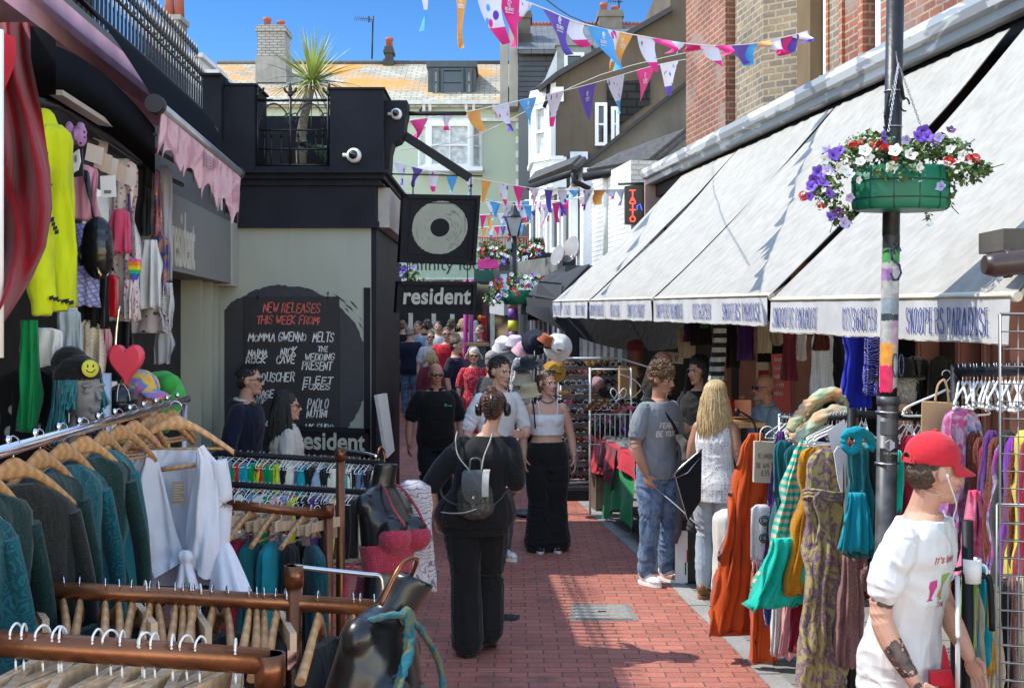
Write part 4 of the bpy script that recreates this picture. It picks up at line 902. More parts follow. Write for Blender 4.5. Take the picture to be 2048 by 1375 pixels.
def leafclump(m,c,r,n,sz,R_,flat=.75,drop=0):
 for i in range(n):
  d_=V((R_.gauss(0,1),R_.gauss(0,1),R_.gauss(0,1)))
  if d_.length<.1:continue
  d_.normalize();p=V(c)+V((d_.x*r[0],d_.y*r[1],d_.z*r[2]))*R_.uniform(.35,1.05)**.6
  n_=(d_*.5+V((R_.gauss(0,.5),R_.gauss(0,.5),R_.gauss(.5,.5)))).normalized();x,u=frame(n_,V((R_.gauss(0,1),R_.gauss(0,1),R_.gauss(0,1))))
  s_=sz*R_.uniform(.6,1.3);m.mi=R_.choice((0,0,1,2))
  m.add([p-x*s_*.55,p-x*s_*.1+u*s_*.42+n_*s_*.12,p+x*s_*.6,p-x*s_*.1-u*s_*.42+n_*s_*.12],[(0,1,2),(0,2,3)])
lf=[M('leaf_mid',(.075,.15,.03),.5,var=.4,vs=20),M('leaf_bright',(.15,.22,.04),.5,var=.3,vs=20),M('leaf_dark',(.03,.065,.02),.55,var=.4,vs=20)]
purp=M('petal_purple',(.14,.045,.52),.6,var=.35,vs=25,col2=(.26,.12,.66));pwh=M('petal_white',(.74,.74,.69),.6,var=.1);pred=M('petal_red',(.62,.018,.012),.6,var=.3,vs=30);plil=M('petal_lilac',(.42,.36,.62),.6,var=.2);pmag=M('petal_dark',(.09,.03,.13),.6);thr=M('flower_throat',(.55,.52,.25),.6);thd=M('throat_dark',(.07,.02,.16),.6)
gbas=M('basket_green',(.0,.14,.07),.5,var=.25,vs=5,bump=.12,bs=18)
t=thing('hanging_basket','green hanging basket overflowing with purple, white and red flowers on the near lamp post','hanging basket',P(1803,420,5.32))
d=5.30;c=P(1801,335,d);r=.213;H_=.19
prof=[(.92,-1),(.985,-.93),(1,-.78),(1.0,-.4),(.985,0),(.95,0)]
m=MB();nn_=40;rs=[]
for f,z in prof:rs.append([c+V((cos(2*pi*j/nn_)*r*f,sin(2*pi*j/nn_)*r*f*.62,0))*(1-.018*(cos(2*pi*j/nn_*6)**8))+V((0,0,z*H_))for j in range(nn_)])
m.rings(rs);m.build('pot',gbas,t)
m=MB()
for z,f in((-.33,1.01),(-.74,1.01)):m.tube([c+V((cos(2*pi*j/40)*r*f,sin(2*pi*j/40)*r*f*.62,z*H_))for j in range(41)],.0028,5)
for j in range(12):a=2*pi*j/12+.2;m.tube([c+V((cos(a)*r*f*1.008,sin(a)*r*f*.625,z*H_))for f,z in prof[:5]],.0024,5)
m.build('wire_frame',M('basket_wire',(.0,.05,.03),.4),t)
hk=P(1797,128,d+.02)
for i,e in enumerate((P(1777,262,d-.1),P(1768,255,d+.1),P(1841,250,d))):
 m=MB();n=26 if i<2 else 24;dr_=(e-hk)
 for k in range(n):
  p=hk+dr_*((k+.5)/n);x,u=frame(dr_);sd=x if k%2 else u;l=dr_.normalized()
  m.tube([p+l*.0105*cos(q*pi/4)+sd*.0042*sin(q*pi/4)for q in range(9)],.0013,4,False)
 m.build('chain',steel,t)
R_=random.Random(21);m=MB()
for px,py,rx,rz_,n,dy in[(1800,315,.19,.05,420,0),(1690,320,.10,.07,260,-.02),(1655,370,.075,.10,240,-.03),(1680,430,.06,.06,120,-.03),(1740,285,.1,.05,200,0),(1850,290,.12,.05,240,.02),(1905,300,.08,.05,150,0),(1930,345,.085,.055,200,-.03),(1880,350,.06,.05,130,-.05),(1965,340,.04,.04,60,-.02),(1900,390,.02,.06,25,-.05),(1790,345,.12,.04,120,-.12),(1855,440,.02,.03,16,-.02)]:
 leafclump(m,P(px,py,d+dy),(rx,.13 if rx>.06 else .04,rz_),n,.024,R_)
for q in([(1880,370),(1897,400),(1905,415),(1918,428)],[(1950,350),(1985,335),(2008,328)],[(1850,425),(1856,440),(1852,452)],[(1900,300),(1935,290),(1950,278)],[(1660,400),(1668,440),(1660,465)]):m.mi=2;m.tube([P(a,b,d-.05)for a,b in q],.002,4)
m.build('foliage',lf,t)
for px,py,k,s in[(1769,275,'p',.030),(1846,265,'p',.034),(1838,272,'p',.028),(1856,272,'p',.026),(1902,259,'d',.02),(1668,308,'p',.029),(1655,300,'l',.024),(1640,350,'p',.03),(1628,360,'p',.028),(1646,365,'p',.026),(1636,342,'p',.026),(1623,372,'p',.024),(1655,340,'l',.024),(1660,385,'p',.026),(1700,395,'l',.02),(1676,425,'d',.022),(1690,445,'l',.026),(1662,432,'p',.022),(1620,392,'p',.02),(1680,300,'p',.02),(1878,275,'l',.02),(1870,285,'d',.018),(1880,372,'l',.022),(1730,300,'w',.027),(1738,312,'w',.026),(1790,300,'w',.028),(1822,308,'w',.028),(1818,340,'w',.026),(1783,335,'w',.026),(1835,350,'w',.03),(1840,335,'w',.022),(1692,340,'w',.026),(1680,335,'w',.026),(1698,347,'w',.024),(1650,318,'w',.024),(1925,310,'w',.022),(1718,360,'w',.016),(1857,448,'w',.019),(1812,280,'l',.02),(1900,298,'w',.018),(1721,322,'w',.022)]:
 mt={'p':purp,'w':pwh,'l':plil,'d':pmag}[k];dr_=V((R_.gauss(0,.4),-1,R_.gauss(.25,.4)))
 petunia(t,'petunia_flower',mt,thr if k!='p' else thd,P(px,py,d-.15+R_.uniform(-.03,.04)),dr_,s)
for px,py,s in[(1898,321,.026),(1950,317,.026),(1938,316,.022),(1607,392,.026),(1640,412,.022),(1755,290,.03),(1775,295,.022),(1705,290,.02),(1722,287,.02),(1790,318,.015)]:
 geranium(t,pred,P(px,py,d-.12),s,R_)
 # ================================================================ people
def skin(name,c):
 if name in MC:return MC[name]
 t=NT(name);co=t.co();k=t.mix(t.noise(co,14,4),sc(c,.86),sc(c,1.1));k=t.mix(t.ramp(t.noise(co,4),[(.45,(0,0,0)),(.7,(.35,.35,.35))]),k,(c[0]*.95,c[1]*.72,c[2]*.66))
 MC[name]=t.out(k,.5,0,.35);t.b.inputs['Subsurface Weight'].default_value=.06;t.b.inputs['Subsurface Radius'].default_value=(.01,.004,.002);return MC[name]
sk_l=skin('skin_light',(.58,.33,.235));sk_m=skin('skin_tan',(.44,.235,.15));sk_r=skin('skin_ruddy',(.53,.26,.18))
lipm=M('lips',(.36,.12,.10),.45,var=.1);eyew=M('eye_white',(.62,.60,.56),.25);eyed=M('eye_dark',(.02,.016,.012),.15)
def hairm(n,c):return M(n,c,.42,var=.45,vs=30,str_=(6,6,1),bump=.5,bs=40,spec=.6)
h_blk=hairm('hair_black',(.010,.008,.008));h_brn=hairm('hair_brown',(.055,.030,.016));h_red=hairm('hair_auburn',(.085,.028,.016));h_bln=hairm('hair_blonde',(.58,.41,.20));h_gry=hairm('hair_grey',(.33,.31,.28));h_crl=hairm('hair_light_brown',(.17,.095,.045));h_drk=hairm('hair_dark',(.026,.017,.012));h_wht=hairm('hair_white',(.66,.62,.53))
lens=M('sunglass_lens',(.008,.008,.009),.06,spec=.9)
def person(label,px,d,top=None,H=None,rz=0,vox=None,g=1.0,skm=None,lean=(0,0),head=(0,0),arms=None,legs=None,shirt=None,bottom=None,hair=None,shoes=None,glasses=False,male=True,group=None,z0=None,dx=0,hips=1.0,detail=True):
 gzz=gz(d)if z0 is None else z0;top_z=CH-(top-HY)/F*d if top else None
 H=H or min(1.93,max(1.5,top_z-gzz));s=H/1.765
 if top and z0 is None and legs=='seated':gzz=top_z-H
 X0=(px-CX)/F*d+dx;t=thing('person',label,'person',(X0,d,gzz),0,group);R0=Matrix.Rotation(rz,3,'Z')
 vox=vox or(.005 if d<13 else .009 if d<18 else .012)
 L=lambda p:R0@(V(p)*s)+V((X0,d,gzz))
 sit=legs=='seated'
 if sit:pz=.95;legs=dict(l=[(.10,0,.93),(.12,-.42,.95),(.11,-.40,.50)],r=[(-.10,0,.93),(-.12,-.42,.95),(-.11,-.40,.50)])
 legs=legs or{};arms=arms or{}
 lg={k:[V(q)for q in legs.get(k,[(e*.092,0,.93),(e*.098,-.012,.5),(e*.10,.02,.085)])]for k,e in(('l',1),('r',-1))}
 def sp(z):f=max(0,z-.95)/.55;return V((lean[0]*f,lean[1]*f,0))
 sw=.188 if male else .168
 ar={}
 for k,e in(('l',1),('r',-1)):
  a=arms.get(k,[(e*(sw+.055+.03*(g-1)),.03,1.13),(e*(sw+.075+.05*(g-1)),-.035,.875)]);ar[k]=[V((e*(sw-.016)*(.9+.1*g),.01,1.392))+sp(1.4)]+[V(q)for q in a]
 W=lambda tup:[(z,rx*(g if z<1.4 else(1+g)/2),ry*(g*1.06-.06 if z<1.4 else 1))for z,rx,ry in tup]
 if male:TR=W([(.84,.14,.10),(.92,.165,.115),(1.0,.158,.108),(1.1,.152,.103),(1.2,.165,.112),(1.31,.178,.118),(1.39,.172,.098),(1.44,.125,.078),(1.475,.068,.066)])
 else:TR=[(z,rx*(hips if z<1.02 else 1),ry*(hips if z<1.02 else 1))for z,rx,ry in W([(.84,.15,.11),(.92,.172,.122),(1.0,.158,.108),(1.09,.132,.095),(1.2,.142,.105),(1.29,.152,.122),(1.38,.15,.092),(1.43,.105,.072),(1.47,.058,.058)])]
 def torso(m,z0_,z1_,off,n=20,flh=0):
  zs=[z for z,_,_ in TR];out=[]
  for z in[z0_+(z1_-z0_)*i/12 for i in range(13)]:
   for(za,xa,ya),(zb,xb,yb)in zip(TR,TR[1:]):
    if za-1e-6<=z<=zb+1e-6:f=(z-za)/(zb-za);rx,ry=xa+(xb-xa)*f,ya+(yb-ya)*f;break
   else:rx,ry=TR[0 if z<zs[0]else -1][1:]
   off_=off+max(0,1.02-z)*flh;c=sp(z)+V((0,0,z));belly=-.03*(g-1)*exp(-((z-1.08)/.12)**2)*3 if g>1 else 0
   out.append([L(c+V(((rx+off_)*cos(a)*abs(cos(a))**-.12 if abs(cos(a))>1e-3 else 0,(ry+off_)*sin(a)+belly*max(0,-sin(a)),0)))for a in[2*pi*j/n for j in range(n)]])
  m.rings(out)
 def limb(m,pts,rs,off=0,a=0.0,b=1.0,n=12,bulge=()):
  """tapered limb through three joints; a..b part of its length"""
  p=smoothpath(pts,8)if len(pts)>2 else pts;k=len(p)-1;q=[];rr=[]
  for i in range(17):
   f=a+(b-a)*i/16;x=f*k;j=min(int(x),k-1);q.append(L(p[j].lerp(p[j+1],x-j)))
   y=f*(len(rs)-1);j=min(int(y),len(rs)-2);rr.append((rs[j]+(rs[j+1]-rs[j])*(y-j)+off*min(1,.55+f*2.2))*s)
  m.tube(q,rr,n);m.ell(q[0],rr[0],10);m.ell(q[-1],rr[-1],10)
 lgk=(1+g)/2;AR=[x*lgk*(1 if male else .92)for x in(.052,.053,.044,.042,.027)];LR=[x*lgk*(1 if male else hips**.7)for x in(.098,.086,.06,.058,.036)]
 # ---- body
 m=MB();torso(m,.84,1.475,0)
 hd=sp(1.6)+V((0,-.018,1.632));Rh=Matrix.Rotation(head[0],3,'Z')@Matrix.Rotation(head[1],3,'X')
 HL=lambda p:L(hd+Rh@V(p));Rw=R0@Rh
 def he(c,r):m.ell(HL(c),V(r)*s,16,Rw)
 m.tube([L(sp(1.42)+V((0,.015,1.42))),L(sp(1.5)+V((0,.008,1.5))),HL((0,.012,-.06))],[.068*s*(1 if male else .85),.056*s*(1 if male else .84)*lgk,.056*s*(1 if male else .86)],14)
 he((0,.012,.03),(.0745,.094,.094));he((0,-.032,-.025),(.058,.062,.085));he((0,-.036,-.082),(.044,.050,.034));he((0,-.076,-.099),(.021,.017,.016))
 for e in(1,-1):
  he((e*.029,-.081,.024),(.026,.012,.009));he((e*.042,-.056,-.022),(.021,.026,.022));he((e*.077,.012,-.002),(.010,.021,.032));he((e*.011,-.099,-.033),(.009,.009,.007))
 m.tube([HL((0,-.086,.014)),HL((0,-.1,-.012)),HL((0,-.113,-.03))],[.008*s,.0095*s,.0115*s],8)
 he((0,-.091,-.059),(.023,.009,.006));he((0,-.089,-.070),(.020,.010,.007))
 for k,e in(('l',1),('r',-1)):
  a=ar[k];limb(m,a,AR)
  hp=arms.get('h'+k,{});dr=V(hp.get('d',(a[2]-a[1]).normalized())).normalized();pn=V(hp.get('pn',(-e*.9,.25,0)));pn=(pn-dr*pn.dot(dr)).normalized();th=V(hp.get('th',(0,-1,0)));th=(th-dr*th.dot(dr)-pn*th.dot(pn)).normalized();cu=hp.get('curl',.28)
  w_=a[2];X3=Matrix((th,dr,pn)).transposed()
  m.ell(L(w_+dr*.048),V((.040,.052,.017))*s,10,R0@X3)
  for i,ln in enumerate((.072,.082,.076,.060)):
   b=w_+dr*.085+th*(.029-.0192*i);q=[b];ang=.1+.05*i
   for sg in range(3):ang+=cu*(1.15 if sg else .7);q.append(q[-1]+(dr*cos(ang)+pn*sin(ang))*ln*(.42,.32,.26)[sg])
   m.tube([L(x)for x in q],[.0092*s,.0088*s,.0082*s,.0068*s],8);m.ell(L(q[-1]),.0068*s,6)
  b=w_+dr*.02+th*.028;q=[b,b+(dr*.75+th*.62+pn*.25).normalized()*.04,b+(dr*.92+th*.5+pn*(.3+cu)).normalized()*.074]
  m.tube([L(x)for x in q],[.0125*s,.0105*s,.008*s],8);m.ell(L(q[-1]),.008*s,6)
  limb(m,lg[k],LR);f=lg[k][2];m.ell(L(f+V((0,-.055,-.045))),V((.04,.12,.035))*s,12,R0)
 eyes=[HL((e*.031,-.088,.004))for e in(1,-1)];fwd=Rw@V((0,-1,0))
 def dent(v):
  k=0
  for q in eyes:k-=.008*exp(-((v-q).length/(.015*s))**2)
  return k
 q=remesh(m,vox,2,dent)
 inv=Rw.inverted();hc=L(hd)
 def zone(p):
  u=inv@(p-hc)/s
  if u.y>-.045 or abs(u.z)>.11:return 0
  x=abs(u.x)
  if abs(u.z+.0645)<.0095*(1.15-x/.03)and x<.025:return 1
  if u.y<-.06 and .010<x<.047 and abs(u.z-(.024-.006*((x-.028)/.02)**2))<(.0052 if male else .0038):return 2
  ex=(x-.031)/.0145;ez=(u.z-.003)/.0072
  if ex*ex+ez*ez<1:return 4 if abs(x-.031)<.0058 or ez>.55 else 3
  return 0
 if detail:paintfaces(q,zone)
 hm=(hair or{}).get('m',h_brn);bm=(hair or{}).get('brow',hm)
 q.build('body',[skm or sk_l,lipm,bm,eyew,eyed],t)
 # ---- clothes
 cl=V((rnd.random()*9,rnd.random()*9,rnd.random()*9))
 def folds(amp,fz=16,fx=7):
  def fn(v):
   u=(v-V((X0,d,gzz)))/s
   k=noise.noise(V((u.x*4,u.y*4,u.z*2.5))+cl)*2.2;r=1-2*abs(noise.noise(V((u.x*fx+u.z*4+k,u.y*fx-u.z*3,u.z*fz*.55+u.x*6+k))+cl))
   return s*amp*(.95*(r-.4)+.5*noise.noise(V((u.x*3.5,u.y*3.5,u.z*3))-cl))
  return fn
 if shirt:
  m=MB();z_=shirt.get('hem',.86);off=shirt.get('off',.016);
  torso(m,max(z_,.80),shirt.get('top',1.452),off,flh=shirt.get('flh',.07))
  if not male and shirt.get('bust',1):
   for e in(1,-1):m.ell(L(sp(1.27)+V((e*.068,-.075*((1+g)/2),1.27))),V((.068,.062,.07))*s*((1+g)/2),12)
  if z_<.80:torso(m,z_,.86,off+.028)
  sf=shirt.get('sleeve',.36)
  for k in 'lr':
   if sf:limb(m,ar[k],AR,shirt.get('soff',.016),-0.0,sf)
  if shirt.get('collar'):
   c=sp(1.46)+V((0,.0,1.462));m.tube([L(c+V((cos(a)*.079,sin(a)*.074,.018+.012*sin(a))))for a in[i*pi/9-pi/2+.3 for i in range(17)]],.014*s,8)
  o=remesh(m,vox,2,folds(shirt.get('wr',.006))).build(shirt.get('n','shirt'),shirt['m'],t)
  if shirt.get('undo'):pass
 if bottom:
  m=MB();kd=bottom.get('k','trousers');off=bottom.get('off',.014)
  torso(m,.80,bottom.get('top',1.02),off*.7+.002)
  if kd=='skirt':
   z1_=bottom.get('hem',.08);rr=[]
   for i in range(14):
    f=i/13;z=.98+(z1_-.98)*f;wx=(.165*hips*g)*(1-f)+bottom.get('wx',.19)*f;wy=(.12*hips*g)*(1-f)+bottom.get('wy',.15)*f
    if f<.25:wx+=.012*sin(f*4*pi);wy+=.012*sin(f*4*pi)
    rr.append([L(V((wx*cos(a),wy*sin(a),z))*1+V((0,0,0)))for a in[2*pi*j/28 for j in range(28)]])
   m.rings(rr)
  else:
   e=bottom.get('len',.96);fl=bottom.get('flare',0)
   rs=[x+(fl*f if f>.5 else bottom.get('thigh',0))for x,f in zip(LR,(0,.2,.5,.8,1.0))];rs[0]-=.014
   if fl:rs[3]=rs[2]+fl*.35;rs[4]=rs[2]*.95+fl*.8
   for k in 'lr':limb(m,lg[k],rs,off,-.0,e,14)
  remesh(m,vox,2,folds(bottom.get('wr',.006),20,6)).build(bottom.get('n',kd),bottom['m'],t)
 if shoes and not(d>18):
  for k in 'lr':
   f=lg[k][2];dirv=V(((.25 if k=='l' else -.25)*shoes.get('out',.4),-1,0)).normalized();Rf=Matrix.Rotation(atan2(dirv.x,-dirv.y),3,'Z');pit=shoes.get('pitch'+k,0);Rf=Rf@Matrix.Rotation(pit,3,'X')
   c=V((f.x,f.y,f.z-.05));m=MB();FL=lambda p:L(c+Rf@V(p))
   m.ell(FL((0,-.10,.004)),V((.046,.085,.038))*s,12,R0@Rf);m.ell(FL((0,-.01,.02)),V((.042,.075,.05))*s,12,R0@Rf);m.ell(FL((0,.03,.045)),V((.04,.045,.045))*s,12,R0@Rf)
   sh=remesh(m,.005,2).build('shoe',shoes['m'],t)
   m=MB();nn_=20;m.rings([[FL((.047*cos(a)*(1 if sin(a)<0 else .92),-.05+.135*sin(a),z))for a in[2*pi*j/nn_ for j in range(nn_)]]for z in(-.036,-.012)],True,True,False);m.build('sole',shoes.get('sole',white),sh)
   if shoes.get('lace'):
    m=MB()
    for i in range(5):a=FL((-.018,-.03-.018*i,.066-.006*i));b=FL((.018,-.03-.018*i,.066-.006*i));m.tube([a,(a+b)/2+V((0,0,.006)),b],.0035,5)
    m.build('laces',shoes['lace'],sh)
    # ---- hair
 if hair:
  k=hair.get('k','short');m=MB();Rn=random.Random(int(px*7+d*13));hv=hair.get('vol',1.0)
  def hh(c,r):m.ell(HL(c),V(r)*s,16,Rw)
  amp,fr=.003,60
  if k=='short':hh((0,.021,.046),(.0795*hv,.094*hv,.089*hv));hh((0,.055,-.01),(.068,.058,.065));amp,fr=.005,55
  elif k=='receding':hh((0,.04,.035),(.079,.085,.085));hh((0,.055,-.015),(.07,.058,.06))
  elif k=='bald':hh((0,.05,-.012),(.0765,.059,.048))if hair.get('fringe')else None
  elif k=='curly':hh((0,.02,.05),(.09,.104,.098));hh((0,.055,0),(.08,.065,.075));hh((0,-.055,.085),(.058,.032,.034));amp,fr=.016,46
  elif k=='up':hh((0,.022,.045),(.083,.098,.092));hh((0,.07,.0),(.066,.05,.08));hh((0,.105,.02),(.045,.04,.075));hh((.01,.075,.115),(.04,.035,.035));amp,fr=.009,38
  elif k=='tied':hh((0,.021,.043),(.079,.096,.09));hh((0,.05,-.02),(.07,.062,.07));hh((.0,.105,-.04),(.026,.03,.07));amp,fr=.003,60
  elif k in('long','bob'):
   hh((0,.022,.045),(.083,.098,.092));hh((0,.045,-.02),(.08,.066,.085))
  if m.v:
   o=remesh(m,max(.0045,vox),1,lambda v:s*amp*(noise.noise(v*fr)+.5*noise.noise(v*fr*2.1))).build('hair',hm,t)
  if k in('long','bob','up','curly','tied'):
   m=MB();ns=hair.get('n',240 if d<13 else 90);ln=hair.get('len',.35)
   for i in range(ns):
    if k in('long','bob'):
     ph=Rn.uniform(-.62*pi,.62*pi);q=[];sw_=Rn.uniform(-.02,.02);l_=ln*Rn.uniform(.75,1.05);fx=Rn.uniform(1.0,1.12)
     for j in range(6):a=.15+j*.29;q.append(V((sin(ph)*sin(a)*.084*fx,cos(ph)*sin(a)*.098*fx+.02,.045+cos(a)*.094*fx)))
     b=q[-1];q=[HL(x)for x in q];ax=R0@V((sin(ph)*.05+sw_,cos(ph)*.035+Rn.uniform(-.015,.02),0))*s
     for j in range(1,7):f=j/6;q.append(HL(b)+ax*(f**.6)+V((Rn.uniform(-.004,.004),Rn.uniform(-.004,.004),-l_*f*s)))
     m.tube(q,[.005*s]*6+[.0062*s]*4+[.005*s,.0015*s],4,False)
    elif k=='curly':
     a,e_=Rn.uniform(0,2*pi),Rn.uniform(-.2,1.5);p=V((cos(a)*cos(e_)*.094,sin(a)*cos(e_)*.105+.02,.05+sin(e_)*.1))
     if p.y<-.06 and p.z<.055:continue
     c0=HL(p);rr=Rn.uniform(.010,.017)*s;u1,u2=V((Rn.gauss(0,1),Rn.gauss(0,1),Rn.gauss(0,1))).normalized(),V((Rn.gauss(0,1),Rn.gauss(0,1),Rn.gauss(0,1))).normalized()
     m.tube([c0+(u1*cos(j*.7)+u2*sin(j*.7))*rr for j in range(8)],[.0045*s]*8,5,False)
    else:
     ph=Rn.uniform(-.75*pi,.75*pi);end=V((0,.10 if k=='up' else .1,.02 if k=='up' else -.01));q=[]
     for j in range(7):
      a=1.62-j*.0;f=j/6;st=V((sin(ph)*.081,cos(ph)*.095+.018,Rn.uniform(-.02,.08)if j==0 else 0))if j==0 else st0
      st0=st;mid=(st0+end)/2;mid=mid+(mid-V((0,.02,.03))).normalized()*.045
      q.append(HL(st0*(1-f)**2+mid*2*f*(1-f)+end*f*f))
     if k=='up' and Rn.random()<.3:q=q[-3:]+[q[-1]+V((Rn.uniform(-.05,.05),Rn.uniform(-.03,.05),Rn.uniform(.0,.07)))*s]
     m.tube(q,.0042*s,4,False)
   m.build('hair_strands',hair.get('m2',hm),t)
  elif k=='short' and d<13:
   m=MB()
   for i in range(420):
    a,e_=Rn.uniform(0,2*pi),Rn.uniform(.12,1.5);n_=V((cos(a)*cos(e_),sin(a)*cos(e_),sin(e_)));p=V((n_.x*.078*hv,n_.y*.093*hv+.021,.044+n_.z*.088*hv))
    if p.y<-.058 and p.z<.085:continue
    q=p+n_*.010+V((Rn.uniform(-.006,.006),-.016*(n_.z>.5)+Rn.uniform(-.004,.008),-.012*(n_.z<.5)));m.tube([HL(p),HL((p+q)/2+n_*.003),HL(q)],[.003*s,.0026*s,.0008*s],4,False)
   m.build('hair_strands',hm,t)
 if glasses:
  m=MB()
  for e in(1,-1):
   m.ell(HL((e*.033,-.097,.004)),V((.027,.008,.019))*s,12,Rw);m.tube([HL((e*.058,-.09,.010)),HL((e*.079,-.02,.010)),HL((e*.08,.015,.002))],.0035*s,6)
  m.tube([HL((-.02,-.102,.010)),HL((.02,-.102,.010))],.003*s,6);m.build('sunglasses',lens,t)
 return t,L,HL,s
blk=FAB('black_cloth',(.008,.008,.009),(.012,.012,.013));whc=FAB('white_tee',(.70,.70,.70),(.76,.76,.76));gyt=FAB('grey_tee',(.21,.235,.26),(.26,.28,.31));jean=FAB('blue_denim',(.055,.10,.19),(.16,.24,.36),'tie',1.3,(.09,.15,.26));ljean=FAB('pale_denim',(.36,.45,.52),(.45,.53,.59));nvy=FAB('navy_cloth',(.007,.010,.028),(.012,.017,.042));lblue=FAB('pale_blue_shirt',(.27,.38,.48),(.33,.45,.55))
redc=FAB('red_cloth',(.5,.01,.025),(.6,.02,.04));beige=FAB('beige_coat',(.56,.52,.45),(.62,.57,.50));maroon=FAB('maroon_cloth',(.16,.02,.035),(.2,.03,.045));chc=FAB('charcoal_cloth',(.05,.05,.055),(.07,.07,.075));trainers=M('white_leather',(.72,.72,.70),.45,var=.06);bshoe=M('black_shoe',(.015,.015,.015),.4);tansh=M('tan_leather',(.24,.10,.04),.5)
d=7.72
t1,L1,HL1,s1=person('heavy set person in black walking away with auburn hair clipped up and black headphones',951,d,H=1.68,rz=pi-.12,g=1.22,male=False,hips=1.24,lean=(-.10,0),head=(.05,.12),arms=dict(r=[(-.275,.03,1.15),(-.25,-.20,1.07)],l=[(.285,.05,1.13),(.275,-.03,.90)],hl=dict(curl=.5),hr=dict(d=(.5,-.8,.1),pn=(.2,0,-1),th=(.2,-.5,.8))),legs=dict(l=[(.09,0,.93),(.062,.04,.52),(.035,.12,.085)],r=[(-.10,0,.93),(-.082,-.09,.52),(-.075,-.05,.13)]),shirt=dict(m=blk,sleeve=.50,off=.02,soff=.024,hem=.86,flh=.02,n='black_top'),bottom=dict(m=blk,flare=.018,off=.010,len=.99,thigh=.012),hair=dict(k='up',m=h_red,n=150),shoes=dict(m=bshoe,sole=bshoe,pitchr=.5))
m=MB()
for e in(1,-1):m.lathe([(.02,.0),(.043,.004),(.044,.028),(.03,.04)],HL1((e*.076,.012,-.004)),18,(L1((e,0,0))-L1((0,0,0))))
m.tube([HL1((.088*sin(a),.012,.025+.1*cos(a)))for a in[-1.75+i*.25 for i in range(15)]],.010,8);m.build('headphones',M('headphone_black',(.015,.015,.017),.25),t1)
m=MB();c=HL1((0,.145,.02))
for i in range(7):
 for e in(1,-1):m.tube(smoothpath([HL1((0,.15,.075-.02*i)),HL1((e*.03,.155,.07-.02*i)),HL1((e*.05,.12,.065-.02*i))],3),.004,5)
m.tube([HL1((0,.152,.085)),HL1((0,.152,-.06))],.006,6);m.build('hair_claw',M('claw_brown',(.02,.012,.01),.2),t1)
lea=M('grey_leather',(.06,.058,.05),.38,var=.25,bump=.15,bs=60);leaw=M('pale_leather',(.45,.44,.40),.45,var=.1)
bp=thing('backpack','small grey leather drawstring backpack with a pale flap on the walking woman in black','backpack',L1((.03,.2,.95)))
m=MB();c=(-.035,.21,1.10);m.ell(L1((-.03,.20,1.06)),(.115,.07,.13),18);m.ell(L1((-.03,.195,1.0)),(.125,.075,.085),18);m.ell(L1((-.03,.185,1.17)),(.08,.055,.06),14)
remesh(m,.006,3,lambda v:.006*noise.noise(V((v.x*40,v.y*40,v.z*10)))+.003*noise.noise(v*50)).build('bag',lea,bp)
m=MB();fl=[[L1((-.03+x,y,z))for x in(-w_,-w_*.5,0,w_*.5,w_)]for w_,y,z in((.075,.20,1.245),(.082,.245,1.225),(.082,.275,1.17),(.075,.283,1.10),(.055,.284,1.055),(.012,.286,1.03))]
m.rings(fl,False,False);m.rings([[p+V((0,-.006,0))for p in r][::-1]for r in fl],False,False);m.mi=1;m.rings([[L1((-.03+x,y+.002,z))for x in(-.10,-.07,-.055)]for y,z in((.21,1.25),(.262,1.225),(.288,1.16),(.288,1.08))],False,False);m.build('flap',[lea,leaw],bp)
MB().tube(smoothpath([L1((-.07,.2,1.24)),L1((-.06,.19,1.31)),L1((-.0,.19,1.31)),L1((.01,.2,1.24))]),.008,8).build('handle',lea,bp)
m=MB();m.lathe([(.011,0),(.008,.004)],L1((-.03,.292,1.075)),12,(0,-1,0));m.build('stud',steel,bp)
for e in(1,-1):
 st=smoothpath([L1((-.03+e*.04,.2,1.24)),L1((e*.085,.19,1.33)),L1((e*.115,.13,1.42)),L1((e*.12,.03,1.475))],5)
 MB().tube(st,.013,8,flat=.35,up=V((1,0,0))).build('strap',leaw,bp)
 MB().tube(smoothpath([L1((-.03+e*.1,.2,1.0)),L1((e*.19,.16,1.05)),L1((e*.235,.05,1.12))],4),.009,8,flat=.4).build('strap',lea,bp)
MB().tube(smoothpath([L1((-.05,.285,1.0)),L1((.03,.29,.975)),L1((.12,.26,.965)),L1((.2,.2,.962))]),.004,6).build('drawcord',leaw,bp)
t2,L2,HL2,s2=person('young man in plain white T-shirt with short dark hair looking down to his left',990,10.6,top=712,rz=.55,head=(.35,.16),lean=(.02,-.02),arms=dict(l=[(.27,-.06,1.14),(.14,-.26,1.09)],r=[(-.25,.03,1.13),(-.26,-.06,.88)],hl=dict(d=(-.8,-.4,.15),pn=(.2,.7,0),th=(0,-.2,1))),shirt=dict(m=whc,sleeve=.44,off=.014,soff=.014,n='white_tshirt'),bottom=dict(m=FAB('stone_trousers',(.07,.07,.075)),off=.02),hair=dict(k='short',m=h_drk),shoes=dict(m=trainers))
d=11.05
